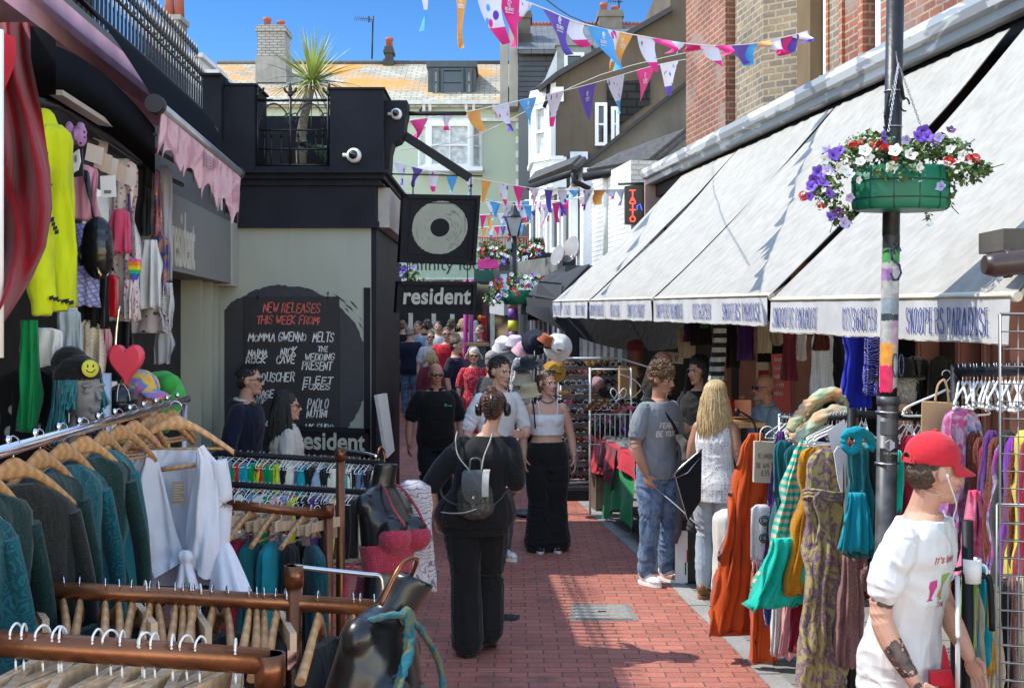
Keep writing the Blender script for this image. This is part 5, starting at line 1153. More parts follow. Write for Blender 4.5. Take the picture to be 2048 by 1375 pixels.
t3,L3,HL3,s3=person('young woman in white cropped vest and long black trousers walking towards the camera',1094,d,H=1.66,rz=.12,male=False,g=1.1,hips=1.07,head=(.55,.05),skm=sk_l,arms=dict(l=[(.235,.03,1.14),(.265,-.02,.90)],r=[(-.225,.03,1.15),(-.23,-.03,.91)]),legs=dict(l=[(.09,0,.93),(.085,-.02,.5),(.075,-.02,.085)],r=[(-.09,0,.93),(-.085,-.03,.5),(-.075,-.03,.085)]),shirt=dict(m=whc,sleeve=0,hem=1.13,top=1.33,off=.012,n='cropped_vest',wr=.003),bottom=dict(m=blk,top=1.06,off=.02,flare=.075,len=.985,thigh=.02,n='wide_trousers'),hair=dict(k='tied',m=hairm('hair_dark_blonde',(.16,.095,.045)),n=110),shoes=dict(m=bshoe,sole=white,lace=white))
m=MB()
for e in(1,-1):m.tube(smoothpath([L3((e*.088,-.10,1.31)),L3((e*.092,-.075,1.40)),L3((e*.098,.01,1.447)),L3((e*.09,.09,1.36))],5),.022,8,flat=.35,up=V((1,0,0)))
m.build('vest_strap',whc,t3)
MB().tube([L3((.062*cos(a),-.012+.07*sin(a)*1.02,1.475+.03*sin(a)))for a in[i*pi/10 for i in range(21)]],.005,6).build('choker',bshoe,t3)
m=MB()
for e in(1,-1):m.ell(HL3((e*.03,-.045,.125)),(.026,.016,.012),10)
m.tube([HL3((-.08,.02,.06)),HL3((-.06,-.04,.12)),HL3((.06,-.04,.12)),HL3((.08,.02,.06))],.004,6);m.build('sunglasses',lens,t3)
MB().tube([L3((.268+.033*cos(a),-.02+.03*sin(a),.93))for a in[i*pi/6 for i in range(13)]],.005,6).build('wristwatch',steel,t3)
b=thing('shoulder_bag','black shoulder bag on the cropped vest woman, strap over her right shoulder','bag',L3((-.2,.1,.9)))
MB().tube(smoothpath([L3((-.13,-.1,1.2)),L3((-.14,-.085,1.36)),L3((-.145,.02,1.455)),L3((-.15,.1,1.3)),L3((-.17,.14,1.1))]),.017,8,flat=.4,up=V((1,0,0))).build('strap',blk,b)
m=MB();m.ell(L3((-.17,.17,1.0)),(.1,.06,.13),14);m.build('bag',blk,b)
t4,L4,HL4,s4=person('bald man in black polo shirt and sunglasses walking towards the camera',872,12.5,H=1.66,rz=.15,g=1.2,skm=sk_r,head=(.1,.05),arms=dict(r=[(-.28,.03,1.13),(-.30,-.05,.88)],l=[(.27,.03,1.13),(.27,-.06,.88)]),shirt=dict(m=blk,sleeve=.42,off=.02,soff=.03,hem=.84,collar=1,n='polo_shirt'),bottom=dict(m=FAB('dark_navy_trousers',(.012,.013,.02)),off=.022,len=.97),hair=dict(k='bald',fringe=1,m=h_gry),shoes=dict(m=bshoe,sole=bshoe),glasses=True)
m=MB();c=L4((.09,-.155,1.30));m.ell(c,(.018,.006,.018),10);m.obox(c+V((.02,-.002,-.012)),(.05,.01,0),(0,.004,0),(0,0,.012));m.build('shirt_badge',M('badge_green',(.05,.30,.19),.6),t4)
t5,L5,HL5,s5=person('dark haired man in navy jacket and wraparound sunglasses in profile before the mural',487,9.75,top=728,rz=1.45,head=(.15,0),lean=(0,-.03),shirt=dict(m=nvy,sleeve=.97,off=.03,soff=.02,hem=.78,top=1.45,n='jacket'),bottom=dict(m=blk),hair=dict(k='short',m=h_blk,vol=.985),glasses=True)
MB().tube([L5((.075*cos(a),.0+.07*sin(a),1.475+.012*sin(a)))for a in[i*pi/10 for i in range(21)]],.011,8).build('shirt_collar',whc,t5)
m=MB();m.tube([L5((.10*cos(a),.0+.10*sin(a),1.455+.012*sin(a)))for a in[i*pi/10-.6 for i in range(14)]],.018,8);m.ell(L5((-.07,-.10,1.43)),(.03,.03,.04),12);m.build('headphones',M('headphone_grey',(.03,.03,.03),.5),t5)
t6,L6,HL6,s6=person('woman with long straight black hair and beige coat seen from behind before the mural',572,9.3,top=782,rz=1.95,male=False,head=(-.25,0),shirt=dict(m=beige,sleeve=.95,off=.035,soff=.028,hem=.55,top=1.455,collar=1,n='coat',bust=0),bottom=dict(m=blk),hair=dict(k='long',m=h_blk,len=.42,n=760),glasses=True)
d=9.75;tg,LG,HG,sg=person('curly haired man in grey T-shirt and blue jeans standing at the stall',1314,d,H=1.785,rz=.72,head=(.28,.22),skm=sk_m,lean=(.0,-.03),arms=dict(r=[(-.245,-.0,1.14),(-.20,-.07,.885)],l=[(.24,-.02,1.14),(.20,-.22,1.0)],hr=dict(curl=.75,th=(.3,-1,0)),hl=dict(curl=.6)),legs=dict(l=[(.09,0,.93),(.10,-.03,.5),(.11,.0,.085)],r=[(-.09,0,.93),(-.105,-.02,.5),(-.115,.02,.085)]),shirt=dict(m=gyt,sleeve=.38,off=.020,soff=.022,hem=.84,n='grey_tshirt'),bottom=dict(m=jean,off=.022,len=.97,wr=.009,n='jeans'),hair=dict(k='curly',m=h_crl,n=360,brow=h_brn),shoes=dict(m=trainers,lace=white))
m=MB();m.ell(HG((0,-.088,-.095)),V((.022,.017,.02))*sg,10);m.ell(HG((0,-.098,-.051)),V((.026,.008,.005))*sg,8);m.build('goatee',h_brn,tg)
from mathutils.bvhtree import BVHTree
def surf(t,part,L,lift=.003):
 o=[k for k in KIDS[t.name]if k.name.split('.')[0]==part][0];bv=BVHTree.FromPolygons([v.co+t.location for v in o.data.vertices],[tuple(p.vertices)for p in o.data.polygons]);dv=(L((0,1,0))-L((0,0,0))).normalized()
 def f(p):
  h=bv.ray_cast(V(p)-dv*.5,dv)[0];return h-dv*lift if h else V(p)
 return f
rtv=(LG((1,0,0))-LG((0,0,0)))
m=MB();strokes(m,'FEARLESS',LG((-.115,-.158,1.25)),rtv,(0,0,1),.042,.024,.005,.008);strokes(m,'BE YOURSELF',LG((-.13,-.158,1.185)),rtv,(0,0,1),.042,.022,.005,.008);m.v=[*map(surf(tg,'grey_tshirt',LG),m.v)];m.build('chest_print',whc,tg)
b=thing('crossbody_strap','black strap slung across the chest of the grey T-shirt man with a pouch','bag',LG((.1,0,.9)))
MB().tube(smoothpath([LG((-.05,.13,1.30)),LG((-.10,.02,1.465)),LG((-.07,-.115,1.38)),LG((.03,-.165,1.24)),LG((.13,-.13,1.08)),LG((.2,-.02,.98))],5),.024,8,flat=.3,up=rtv).build('strap',blk,b)
MB().ell(LG((.2,.1,.95)),(.08,.06,.10),12).build('pouch',blk,b)
b=thing('dog_lead','thin grey dog lead hanging from the hand of the grey T-shirt man','lead',LG((-.2,-.1,.8)))
MB().tube(smoothpath([LG((-.2,-.1,.82)),P(1322,985,9.55),P(1350,1008,9.4),P(1398,1052,9.2)]),.0055,6).build('cord',M('lead_grey',(.25,.25,.27),.5),b)
b=thing('jacket','dark grey jacket folded over the left forearm of the grey T-shirt man','jacket',P(1372,960,9.5));m=MB()
m.tube(smoothpath([P(1358,870,9.6),P(1376,905,9.5),P(1380,960,9.5),P(1388,1020,9.5),P(1380,1060,9.5)]),[.05]*5+[.08]*5+[.085]*4+[.06]*3,12,flat=.6);m.tube(smoothpath([P(1365,880,9.6),P(1362,960,9.6),P(1356,1050,9.6),P(1350,1085,9.6)]),[.06]*6+[.055]*4+[.04]*3,12,flat=.6)
remesh(m,.01,2,lambda v:.016*noise.noise(V((v.x*18,v.y*18,v.z*7)))).build('cloth',FAB('jacket_grey',(.06,.058,.056),(.09,.085,.08)),b)
d=9.2;tb,LB,HB,sb=person('woman with long blonde hair in white sleeveless top and pale jeans, back turned',1430,d,H=1.66,rz=2.55,male=False,hips=1.02,head=(-.35,.15),skm=sk_m,lean=(.0,-.02),arms=dict(r=[(-.21,-.02,1.13),(-.19,-.22,1.02)],l=[(.22,-.02,1.13),(.19,-.2,1.02)]),shirt=dict(m=FAB('dotted_white',(.72,.72,.73),(.25,.25,.28),'dots',2.2),sleeve=0,hem=.80,top=1.44,off=.018,n='sleeveless_top',wr=.004),bottom=dict(m=ljean,off=.012,len=.97,n='pale_jeans'),hair=dict(k='long',m=h_bln,len=.40,n=520),shoes=dict(m=tansh,sole=M('cork',(.3,.16,.07),.8)))
b=thing('clutch_bag','black clutch bag with pale zip held by the blonde woman','bag',P(1375,930,9.1));m=MB();m.poly([P(1350,948,9.0),P(1404,898,9.0),P(1402,1000,9.0),P(1376,1040,9.0)],(0,1,0),.06);m.build('bag',blk,b)
m=MB();m.tube(smoothpath([P(1347,952,8.99),P(1360,935,8.97),P(1404,898,8.99)]),.006,6);m.tube([P(1350,956,8.98),P(1375,945,8.97),P(1400,915,8.98)],.004,6);m.build('zip',steel,b)
t9,L9,HL9,s9=person('bald man in blue short sleeved shirt and dark glasses seated at the stall table',1532,10.9,top=746,H=1.75,rz=-1.35,legs='seated',skm=sk_r,head=(0,.05),g=1.06,arms=dict(r=[(-.25,-.12,1.18),(-.13,-.2,1.44)],l=[(.25,-.05,1.14),(.2,-.28,1.1)],hr=dict(d=(.3,-.3,.9),pn=(.3,.7,-.3),th=(.4,-.3,.3),curl=.6)),shirt=dict(m=lblue,sleeve=.45,off=.025,soff=.03,collar=1,n='blue_shirt'),bottom=dict(m=nvy),hair=dict(k='bald',m=h_wht,brow=h_gry),glasses=True)
m=MB();m.ell(HL9((0,-.072,-.09)),V((.04,.035,.034))*s9,12);remesh(m,.006,1,lambda v:.005*noise.noise(v*70)).build('beard',h_gry,t9)
t10,L10,HL10,s10=person('man in black brimmed hat and dark red top behind the lamp post',1800,7.0,top=738,rz=-2.2,skm=sk_r,head=(-.15,.1),shirt=dict(m=maroon,sleeve=.4),bottom=dict(m=blk),hair=dict(k='short',m=h_gry))
m=MB();R3=Matrix.Rotation(0,3,'Z');c=HL10((0,.015,.085));m.lathe([(.155,-.012),(.15,.0),(.098,.006),(.094,.07),(.082,.105),(.05,.115),(.001,.108)],c,28,(0,.12,1));m.build('hat',blk,t10)
t12,L12,HL12,s12=person('long dark haired person in black T-shirt holding a bread roll at the stall',1398,11.0,top=712,rz=-.75,male=False,g=1.05,head=(-.2,.15),arms=dict(r=[(-.23,-.04,1.15),(-.12,-.27,1.17)],l=[(.22,-.04,1.15),(.1,-.28,1.13)]),shirt=dict(m=blk,sleeve=.45,off=.02),bottom=dict(m=blk),hair=dict(k='long',m=h_blk,len=.3))
b=thing('bread_roll','pale bread roll held by the person in black','bread',L12((-.1,-.36,1.17)));m=MB();m.ell(L12((-.1,-.34,1.21)),(.035,.035,.085),12,Matrix.Rotation(.5,3,'Y'));m.build('roll',M('bread',(.50,.30,.13),.7,var=.25,vs=20),b)
t13,L13,HL13,s13=person('man with receding long hair and black jacket with pale stripes looking down',1322,11.6,top=700,rz=1.0,skm=sk_r,head=(.1,.35),shirt=dict(m=blk,sleeve=.95,n='jacket'),bottom=dict(m=blk),hair=dict(k='bald',m=h_drk))
m=MB();R_=random.Random(3)
for i in range(150):
 ph=R_.uniform(-.55*pi,.55*pi);q=[V((sin(ph)*.075,cos(ph)*.07+.03,.05)),V((sin(ph)*.088,cos(ph)*.085+.03,-.02)),V((sin(ph)*.10,cos(ph)*.1+.02,-.12)),V((sin(ph)*.11,cos(ph)*.1+.02,-.26+R_.uniform(-.03,.05)))]
 m.tube(smoothpath([HL13(x)for x in q],3),.006,4,False)
m.build('hair',h_drk,t13)
m=MB()
for e in(.10,.125):m.tube(smoothpath([L13((-e,-.09,1.42)),L13((-e-.03,-.12,1.3)),L13((-e-.03,-.12,1.1))],4),.008,6,flat=.4)
m.build('jacket_stripe',offwhite,t13)
d=4.4;redcap=FAB('red_cap_cloth',(.52,.018,.03),(.60,.03,.045),rough=.9)
t11,L11,HL11,s11=person('man in red baseball cap and printed white T-shirt, tattooed arm, nearest on the right',1800,d,H=1.672,rz=.92,vox=.004,lean=(.0,-.10),head=(.78,.12),g=.96,arms=dict(r=[(-.232,-.01,1.12),(-.222,-.13,.885)],l=[(.23,-.08,1.13),(.2,-.2,.9)]),shirt=dict(m=whc,sleeve=.34,off=.024,soff=.022,hem=.76,n='white_tshirt',wr=.010,flh=.15),bottom=dict(m=chc,top=.95,off=.0),hair=dict(k='short',m=h_brn,vol=.99),shoes=dict(m=bshoe))
m=MB();m.ell(HL11((0,.020,.062)),V((.091,.107,.092))*s11,24,Matrix.Rotation(.92+.78,3,'Z')@Matrix.Rotation(.12,3,'X'));q=remesh(m,.005,2)
inv=(Matrix.Rotation(.92+.78,3,'Z')@Matrix.Rotation(.12,3,'X')).inverted();hc=HL11((0,0,0));keep=[]
for i,f in enumerate(q.f):
 u=inv@(sum((q.v[j]for j in f),V((0,0,0)))/len(f)-hc)/s11
 arch=u.y>.06 and u.x**2+(u.z-.03)**2<.032**2
 if u.z>.028+.012*(u.y<-.05)and not arch:keep.append(i)
q.f=[q.f[i]for i in keep];q.m=[0]*len(keep);q.s=[True]*len(keep);cap=q.build('baseball_cap',redcap,t11)
m=MB();rs=[]
for i in range(9):
 f=i/8;r=[]
 for j in range(17):a=-1.1+2.2*j/16;ex=.080*f*cos(a*1.3)**.6;r.append(HL11((sin(a)*.088,.022-cos(a)*.100-ex,.048-.040*f-.012*sin(a)**2)))
 rs.append(r)
m.rings(rs,False,False);m.rings([[p-V((0,0,.004))for p in r][::-1]for r in rs],False,False);m.build('peak',redcap,cap)
m=MB();m.tube([HL11((.040*cos(a)*1.0,.122,.03+.033*sin(a)))for a in[i*pi/10 for i in range(11)]],.003,6);m.bar(HL11((-.05,.115,.033)),HL11((.05,.115,.033)),.006,.018);m.ell(HL11((0,.02,.155)),.008,8);m.build('cap_strap',redcap,cap)
m=MB();m.mi=0;m.ell(HL11((-.083,-.004,-.006)),(.008,.008,.010),8);m.tube(smoothpath([HL11((-.085,-.006,-.012)),HL11((-.087,-.03,-.06)),HL11((-.082,-.055,-.11)),HL11((-.06,-.06,-.16)),HL11((-.03,-.085,-.20))]),.0025,6);m.build('earphone',white,t11)
def project(t,part,pts_fn):pass
rt=(L11((1,0,0))-L11((0,0,0))).normalized();up=V((0,0,1))
def decal(name,mat,fn,y=-.185,par=t11):
 m=MB();fn(m);m.build(name,mat,par)
sf_=surf(t11,'white_tshirt',L11)
ch=lambda x,z:L11((x,-.196-.0*abs(x)+1.5*x*x*1.6-.10*(z-.95)/.55+.035*max(0,z-1.3)*2,z))
m=MB();strokes(m,"It's Always",ch(-.125,1.305),ch(.05,1.305)-ch(-.125,1.305),up,.022,.0125,.003,.0035);strokes(m,'Time',ch(-.06,1.13),ch(.05,1.13)-ch(-.06,1.13),up,.018,.0115,.003,.0035);m.v=[*map(sf_,m.v)];m.build('print_lettering',M('print_red',(.5,.05,.08),.7),t11)
for cc_,pts in((('print_magenta',(.52,.05,.22)),[(-.118,1.235),(-.085,1.24),(-.08,1.215),(-.09,1.195),(-.097,1.17),(-.085,1.16),(-.118,1.16),(-.107,1.17),(-.112,1.195),(-.122,1.215)]),(('print_green',(.25,.45,.08)),[(-.065,1.255),(-.015,1.26),(-.035,1.215),(-.037,1.17),(-.02,1.16),(-.06,1.158),(-.043,1.17),(-.043,1.215)]),(('print_orange',(.6,.22,.08)),[(-.07,1.175),(-.055,1.20),(-.04,1.165)])):
 m=MB();m.poly([ch(a,b)for a,b in pts]);m.v=[*map(sf_,m.v)];m.build('print_drink',M(*cc_,.7),t11)
tat=M('tattoo_ink',(.045,.047,.05),.5,var=.6,vs=30,col2=(.16,.10,.085))
body=[o for o in KIDS[t11.name]if o.name.startswith('body')][0];body.data.materials.append(tat);k_=len(body.data.materials)-1
el=L11((-.232,-.01,1.12))-t11.location;sh_=L11((-.19,-.04,1.36))-t11.location;wr_=L11((-.222,-.13,.885))-t11.location
for p in body.data.polygons:
 c=p.center
 for a,b,f0,f1,wd in((sh_,el,.36,.9,.060),(el,wr_,.38,.92,.052),(el,wr_,1.02,1.1,.012)):
  ax=(b-a);f=(c-a).dot(ax)/ax.length_squared;off=c-(a+ax*f)
  if f0<f<f1 and off.length<.075 and off.y<-.005:
   n=noise.noise(V((c.x*45,c.z*45,c.y*20)))*.5+.35*noise.noise(V((c.x*110,c.z*110,3)));e=((f-(f0+f1)/2)/((f1-f0)/2))**2+(off.x/wd)**2*.8
   if e<1.0+.3*n and n>-.28+.12*e:p.material_index=k_
   # ---- far crowd
CR='people crowding the far end of the street'
def far(label,px,d,top,rz,c,hair,bot=None,male=True,**k):
 sk=k.pop('skm',sk_l);sh=dict(m=c,sleeve=k.pop('sleeve',.42),off=.02,soff=.024,hem=k.pop('hem',.82));return person(label,px,d,top=top,rz=rz,shirt=sh,bottom=bot or dict(m=jean),hair=hair,male=male,skm=sk,group=CR,**k)
far('man in navy T-shirt and denim shorts standing in profile among the far crowd',911,19,675,1.2,nvy,dict(k='short',m=h_brn),dict(m=jean,len=.52),head=(.2,0),g=1.12)
far('woman in red dotted dress with white blonde hair and sunglasses',947,17.5,694,.1,FAB('red_dotted',(.52,.02,.04),(.7,.5,.5),'dots',2),dict(k='bob',m=h_wht,len=.10,n=60),dict(m=FAB('red_dotted2',(.52,.02,.04),(.7,.5,.5),'dots',2),k='skirt',hem=.45,wx=.26,wy=.2),False,glasses=True,hem=.84)
far('person in white bucket hat and dark grey top behind the young man',985,14.6,700,2.2,chc,dict(k='short',m=h_gry),dict(m=blk),z0=0)
far('woman with wavy blonde hair and maroon top seated with her back turned',862,21.5,700,pi,maroon,dict(k='long',m=h_bln,len=.16,n=120),legs='seated',H=1.65,male=False,sleeve=.95)
far('person in grey cardigan sitting on a low stool in the far street',803,26,699,pi-.3,FAB('grey_knit',(.10,.105,.10),(.16,.16,.15)),dict(k='short',m=h_brn),dict(m=FAB('mustard',(.3,.2,.06))),legs='seated',H=1.68,sleeve=.9,g=1.1)
far('grey haired man in dark navy polo seen from behind in the far crowd',820,24.5,651,pi-.2,nvy,dict(k='short',m=h_gry),g=1.15)
far('person in black top with light brown hair seen from behind on the left',805,29,632,pi,blk,dict(k='short',m=h_crl),dict(m=blk))
far('man in pale blue shirt with dark hair in the far crowd',836,27.5,640,-.5,lblue,dict(k='short',m=h_drk),sleeve=.9)
far('woman in white top and sunglasses walking towards the camera in the far crowd',861,23.5,660,.2,FAB('white_print',(.62,.62,.62),(.45,.4,.6),'floral'),dict(k='tied',m=h_drk,n=30),male=False,glasses=True)
far('bearded man in white shirt facing the camera in the far crowd',876,27,638,0,whc,dict(k='short',m=h_drk),sleeve=.9)
far('person in bright red zipped top and sunglasses in the far crowd',893,22.5,653,.1,redc,dict(k='short',m=h_brn),dict(m=blk),sleeve=.95,glasses=True,g=1.1)
far('dark haired woman in black turning away under the lower hanging sign',856,30,636,2.5,blk,dict(k='bob',m=h_drk,len=.12,n=50),dict(m=blk),False)
far('person with brown shoulder length hair in tan top in the far crowd',903,31,637,2.8,FAB('tan_top',(.3,.2,.12)),dict(k='bob',m=h_brn,len=.14,n=50),None,False)
far('person with fair hair and pale top at the very back of the crowd',925,31.5,636,2.9,FAB('pale_top',(.5,.45,.4)),dict(k='bob',m=h_bln,len=.14,n=50),None,False)
far('person in black jacket and red trousers half hidden by the shop corner',772,21,715,pi,blk,dict(k='short',m=h_brn),dict(m=redc),sleeve=.9)
far('woman in black dress with fair hair beside the pink posts',962,24,648,-1,blk,dict(k='tied',m=h_crl,n=30),dict(m=blk),False)
# ================================================================ clothes, racks and stalls
def hanger_proto(kind):
 t=thing('clothes_hanger','','hanger',(0,0,0));m=MB()
 hk=smoothpath([V((-.021,0,-.012)),V((-.019,0,.003)),V((0,0,.012)),V((.019,0,0)),V((.019,0,-.02)),V((.0,0,-.042)),V((0,0,-.075))],4)
 if kind=='wood':
  for k in range(2):pass
  rs=[]
  for i in range(25):
   u=-1+2*i/24;x=u*.215;z=-.085-.085*abs(u)**1.7*1.1+.012*cos(u*pi);h=.026-.010*abs(u)+.016*exp(-(u/.16)**2);w_=.009+.006*abs(u)
   y=.018*u*u
   rs.append([V((x,y+w_*cos(a),z+h*.8*sin(a)*(1 if sin(a)>0 else .8)))for a in[2*pi*j/10 for j in range(10)]])
  m.rings(rs);m.build('shoulder_bar',hangwood,t,local=True)
  MB().tube([V((-.19,.014,-.172)),V((.19,.014,-.172))],.006,6).build('trouser_bar',hangwood,t,local=True)
  MB().tube(hk,.0021,6).build('hook',chrome,t,local=True)
 elif kind=='clip':
  m.box(-.15,.15,-.009,.009,-.125,-.075);m.build('wooden_bar',palewood,t,local=True)
  for e in(-.11,.11):q=MB();q.box(e-.015,e+.015,-.012,.012,-.18,-.126);q.build('clip',chrome,t,local=True)
  MB().tube(hk,.0024,6).build('hook',white,t,local=True)
 else:
  q=[V((0,0,-.075)),V((.06,0,-.10)),V((.19,0,-.15)),V((.205,0,-.175)),V((.18,0,-.19)),V((-.18,0,-.19)),V((-.205,0,-.175)),V((-.19,0,-.15)),V((-.06,0,-.10)),V((0,0,-.075))]
  m.tube(smoothpath(q,4),.0055,6);m.build('frame',white,t,local=True);MB().tube(hk,.0022,6).build('hook',chrome if kind=='steel' else white,t,local=True)
 return t
HP={}
def hanger(kind,loc,rz,label,group,sc_=1,tilt=0):
 if kind not in HP:
  HP[kind]=o=hanger_proto(kind);o.location=loc;o.rotation_euler=(0,tilt,rz);o['label']=label;o['group']=group;o.scale=(sc_,)*3;return o
 o=copy_tree(HP[kind],loc,None,label,None,sc_,(0,tilt,rz));o['group']=group;return o
PROF={'dress':[(0,.34,.5),(.035,.8,.9),(.06,.9,1),(.2,.86,1.1),(.36,.66,1),(.6,.85,1.2),(1,1,1.4)],'top':[(0,.34,.5),(.05,.86,.9),(.1,1,1),(.5,.92,1.2),(1,.95,1.2)],'skirt':[(0,.62,.9),(.08,.62,1),(.5,.85,1.2),(1,1,1.4)],'scarf':[(0,.25,.8),(.08,.5,1),(.3,.75,1.1),(1,1,1.2)],'straight':[(0,.5,.5),(.035,.88,.9),(.08,1,1),(.5,.96,1.1),(1,1,1.1)],'bulge':[(0,.3,.6),(.1,.8,1),(.45,1,1.4),(.8,.85,1.2),(1,.3,.6)],'leg':[(0,.9,1),(.4,1,1.1),(1,.8,1)]}
def drape(m,o,W_,H_,kind,dep=.04,yaw=0,nf=7,amp=.014,lean=(0,0),seed=0,swirl=.5,hem=0):
 Rz=Matrix.Rotation(yaw,3,'Z');pf=PROF[kind];rs=[];R_=random.Random(seed*97+3);ph=[R_.uniform(0,6)for _ in range(4)]
 nr=max(14,int(H_*36));ns=44
 for i in range(nr+1):
  t=i/nr
  for a,b in zip(pf,pf[1:]):
   if a[0]<=t<=b[0]+1e-9:f=(t-a[0])/(b[0]-a[0]);f=f*f*(3-2*f);hw=a[1]+(b[1]-a[1])*f;dp=a[2]+(b[2]-a[2])*f;break
  r=[]
  for j in range(ns):
   th=2*pi*j/ns;cx_,sy_=cos(th),sin(th);k=min(1,t*2.2+.12)
   q_=noise.noise(V((cx_*2,sy_,t*H_*3+seed)))*1.5;fo=1.25*amp*k*(.9*(1-2.2*abs(sin(nf*th*.5+ph[0]+t*swirl+q_)))+.5*sin((nf*1.7)*cx_+ph[1]+t*2+q_)+.9*noise.noise(V((cx_*3,sy_*2,t*H_*5+seed))))
   x=W_/2*hw*(abs(cx_)**.8*(1 if cx_>0 else -1))+fo*.5*cx_;y=dep*dp*sy_+fo*(1 if sy_>0 else -1)
   z=-t*H_+hem*(t**8)*sin(nf*th+ph[2])+(.0 if t>.0 else 0)
   r.append(V(o)+Rz@V((x,y,0))+V((lean[0]*t*t,lean[1]*t*t,z)))
  rs.append(r)
 m.rings(rs,True,True);return m
def hung(name,label,cat,kind,px,y0,y1,wp,d,mat,yaw=0,dep=.045,nf=7,amp=.014,lean=0,group=None,sleeves=0,smat=None,seed=None,build=True,hem=.006):
 k=d/F;o=P(px,y0,d);m=MB();seed=seed if seed is not None else px*.37+y0*.11
 W_=wp*k/max(.45,abs(cos(yaw)));drape(m,o,W_,(y1-y0)*k,kind,dep,yaw,nf,amp,(lean*k,0),seed,hem=hem)
 if sleeves:
  Rz=Matrix.Rotation(yaw,3,'Z')
  for e in(-1,1):
   a=o+Rz@V((e*W_*.45,0,0))+V((0,0,-.04));L_=sleeves
   m.tube(smoothpath([a-V((0,0,-.0)),a+Rz@V((e*.05,-.03,0))+V((0,0,-L_*.45)),a+Rz@V((e*.07,-.05,0))+V((0,0,-L_))]),[.055,.055,.052,.05,.05,.048,.047,.046,.045],12,flat=.7)
 if not build:return m
 return m.build(name,mat,None,label,cat,group)
 # ---- fabrics
teal=FAB('teal_cotton',(.004,.10,.125),(.008,.15,.17));tealp=FAB('teal_paisley',(.003,.06,.08),(.008,.115,.135),'paisley',2.6);dteal=FAB('deep_green_print',(.004,.022,.02),(.008,.042,.036),'paisley',3);olive=FAB('olive_black',(.009,.010,.008),(.02,.02,.015),'paisley',3)
whb_=FAB('white_muslin',(.66,.67,.76),(.74,.74,.81));redw=FAB('red_wool',(.20,.002,.009),(.25,.004,.013));neon=FAB('neon_yellow',(.52,.60,.004),(.60,.68,.01));lil=FAB('lilac_check',(.38,.40,.66),(.16,.17,.36),'check',2.2);pinkf=FAB('pink_cotton',(.62,.26,.34),(.68,.32,.4));flor=FAB('rose_floral',(.66,.60,.58),(.55,.12,.18),'floral',1.8,(.35,.08,.12));blkleather=M('black_leatherette',(.008,.008,.009),.22,var=.2,bump=.1,bs=40);grn=FAB('green_jersey',(.0,.22,.06),(.0,.28,.08));gold=FAB('gold_white',(.66,.60,.52),(.62,.36,.03),'swirl',2);uni=FAB('unicorn_print',(.42,.38,.38),(.05,.04,.045),'floral',1.4,(.2,.15,.16));zeb=FAB('zebra_print',(.62,.62,.62),(.012,.012,.012),'swirl',3);ggrey=FAB('grey_sweat',(.36,.37,.40),(.42,.43,.46));redpat=M('red_patent',(.38,.006,.012),.12,var=.1);redpink=M('coral_red',(.78,.06,.10),.4,var=.08)
orng=FAB('burnt_orange',(.50,.06,.006),(.60,.09,.01));mcheck=FAB('mint_check',(.02,.44,.33),(.58,.52,.34),'stripe',1.5);must=FAB('mustard_print',(.52,.22,.006),(.33,.09,.01),'dots',3.2);ypur=FAB('yellow_purple_swirl',(.36,.31,.12),(.15,.07,.17),'tie',3.2,(.40,.33,.12));tq=FAB('turquoise',(.0,.27,.36),(.0,.33,.42));cream=FAB('cream_canvas',(.52,.45,.32),(.58,.50,.37));crim=FAB('crimson_print',(.30,.008,.03),(.17,.005,.03),'paisley',3);prp=FAB('purple_print',(.09,.02,.17),(.03,.03,.05),'swirl',1.4);tied=FAB('tie_dye',(.50,.05,.20),(.10,.06,.30),'tie',1.3,(.55,.5,.6));tied2=FAB('tie_dye_blue',(.10,.18,.45),(.5,.45,.6),'tie',1.6,(.45,.06,.2));rust=FAB('rust_print',(.18,.04,.015),(.07,.015,.01),'paisley',3.2);rosep=FAB('rose_brown',(.27,.14,.125),(.17,.08,.08),'paisley',3);cob=FAB('cobalt',(.012,.025,.50),(.02,.04,.6));cobp=FAB('cobalt_swirl',(.012,.02,.36),(.5,.5,.55),'swirl',1.2);lace=FAB('white_lace',(.72,.72,.70),(.40,.38,.36),'dots',3.5);fpink=FAB('pale_pink',(.62,.30,.32),(.68,.36,.38));mintf=FAB('bright_mint',(.0,.5,.36),(.01,.56,.42));bluef=FAB('bluefloral',(.05,.06,.28),(.3,.3,.5),'floral',1.6)
# ---- 1. chrome rail with wooden hangers
ra,rb=V((-1.235,2.55,1.752)),V((-1.44,5.2,1.752))
t=thing('clothes_rail','shiny chrome clothes rail with wooden hangers running back on the left','clothes rail',(-1.35,4,0))
MB().tube([ra-V((-.03,.4,0)),rb+V((0,.12,0))],.0165,12).build('rail',chrome,t)
m=MB();q=P(205,750,4.9);
for y in(2.75,5.3):f=(y-2.55)/2.65;p=ra.lerp(rb,f);m.tube([p-V((0,0,.02)),V((p.x-.04,y,0))],.016,8)
m.parts('leg',steel,t)
m=MB()
for i in range(13):p=ra.lerp(rb,.02+i*.08);m.ell(p+V((0,0,.026)),.011,8)
m.parts('knob',chrome,t)
GW='wooden hangers on the chrome rail'
mats=[tealp,dteal,olive,dteal,tealp,dteal,teal,tealp,dteal,whb_,teal,tealp]
lab=['teal paisley','deep green patterned','dark olive','bottle green','blue green','forest green','plain teal','peacock teal','dark green','white halter','plain teal sheen','petrol teal']
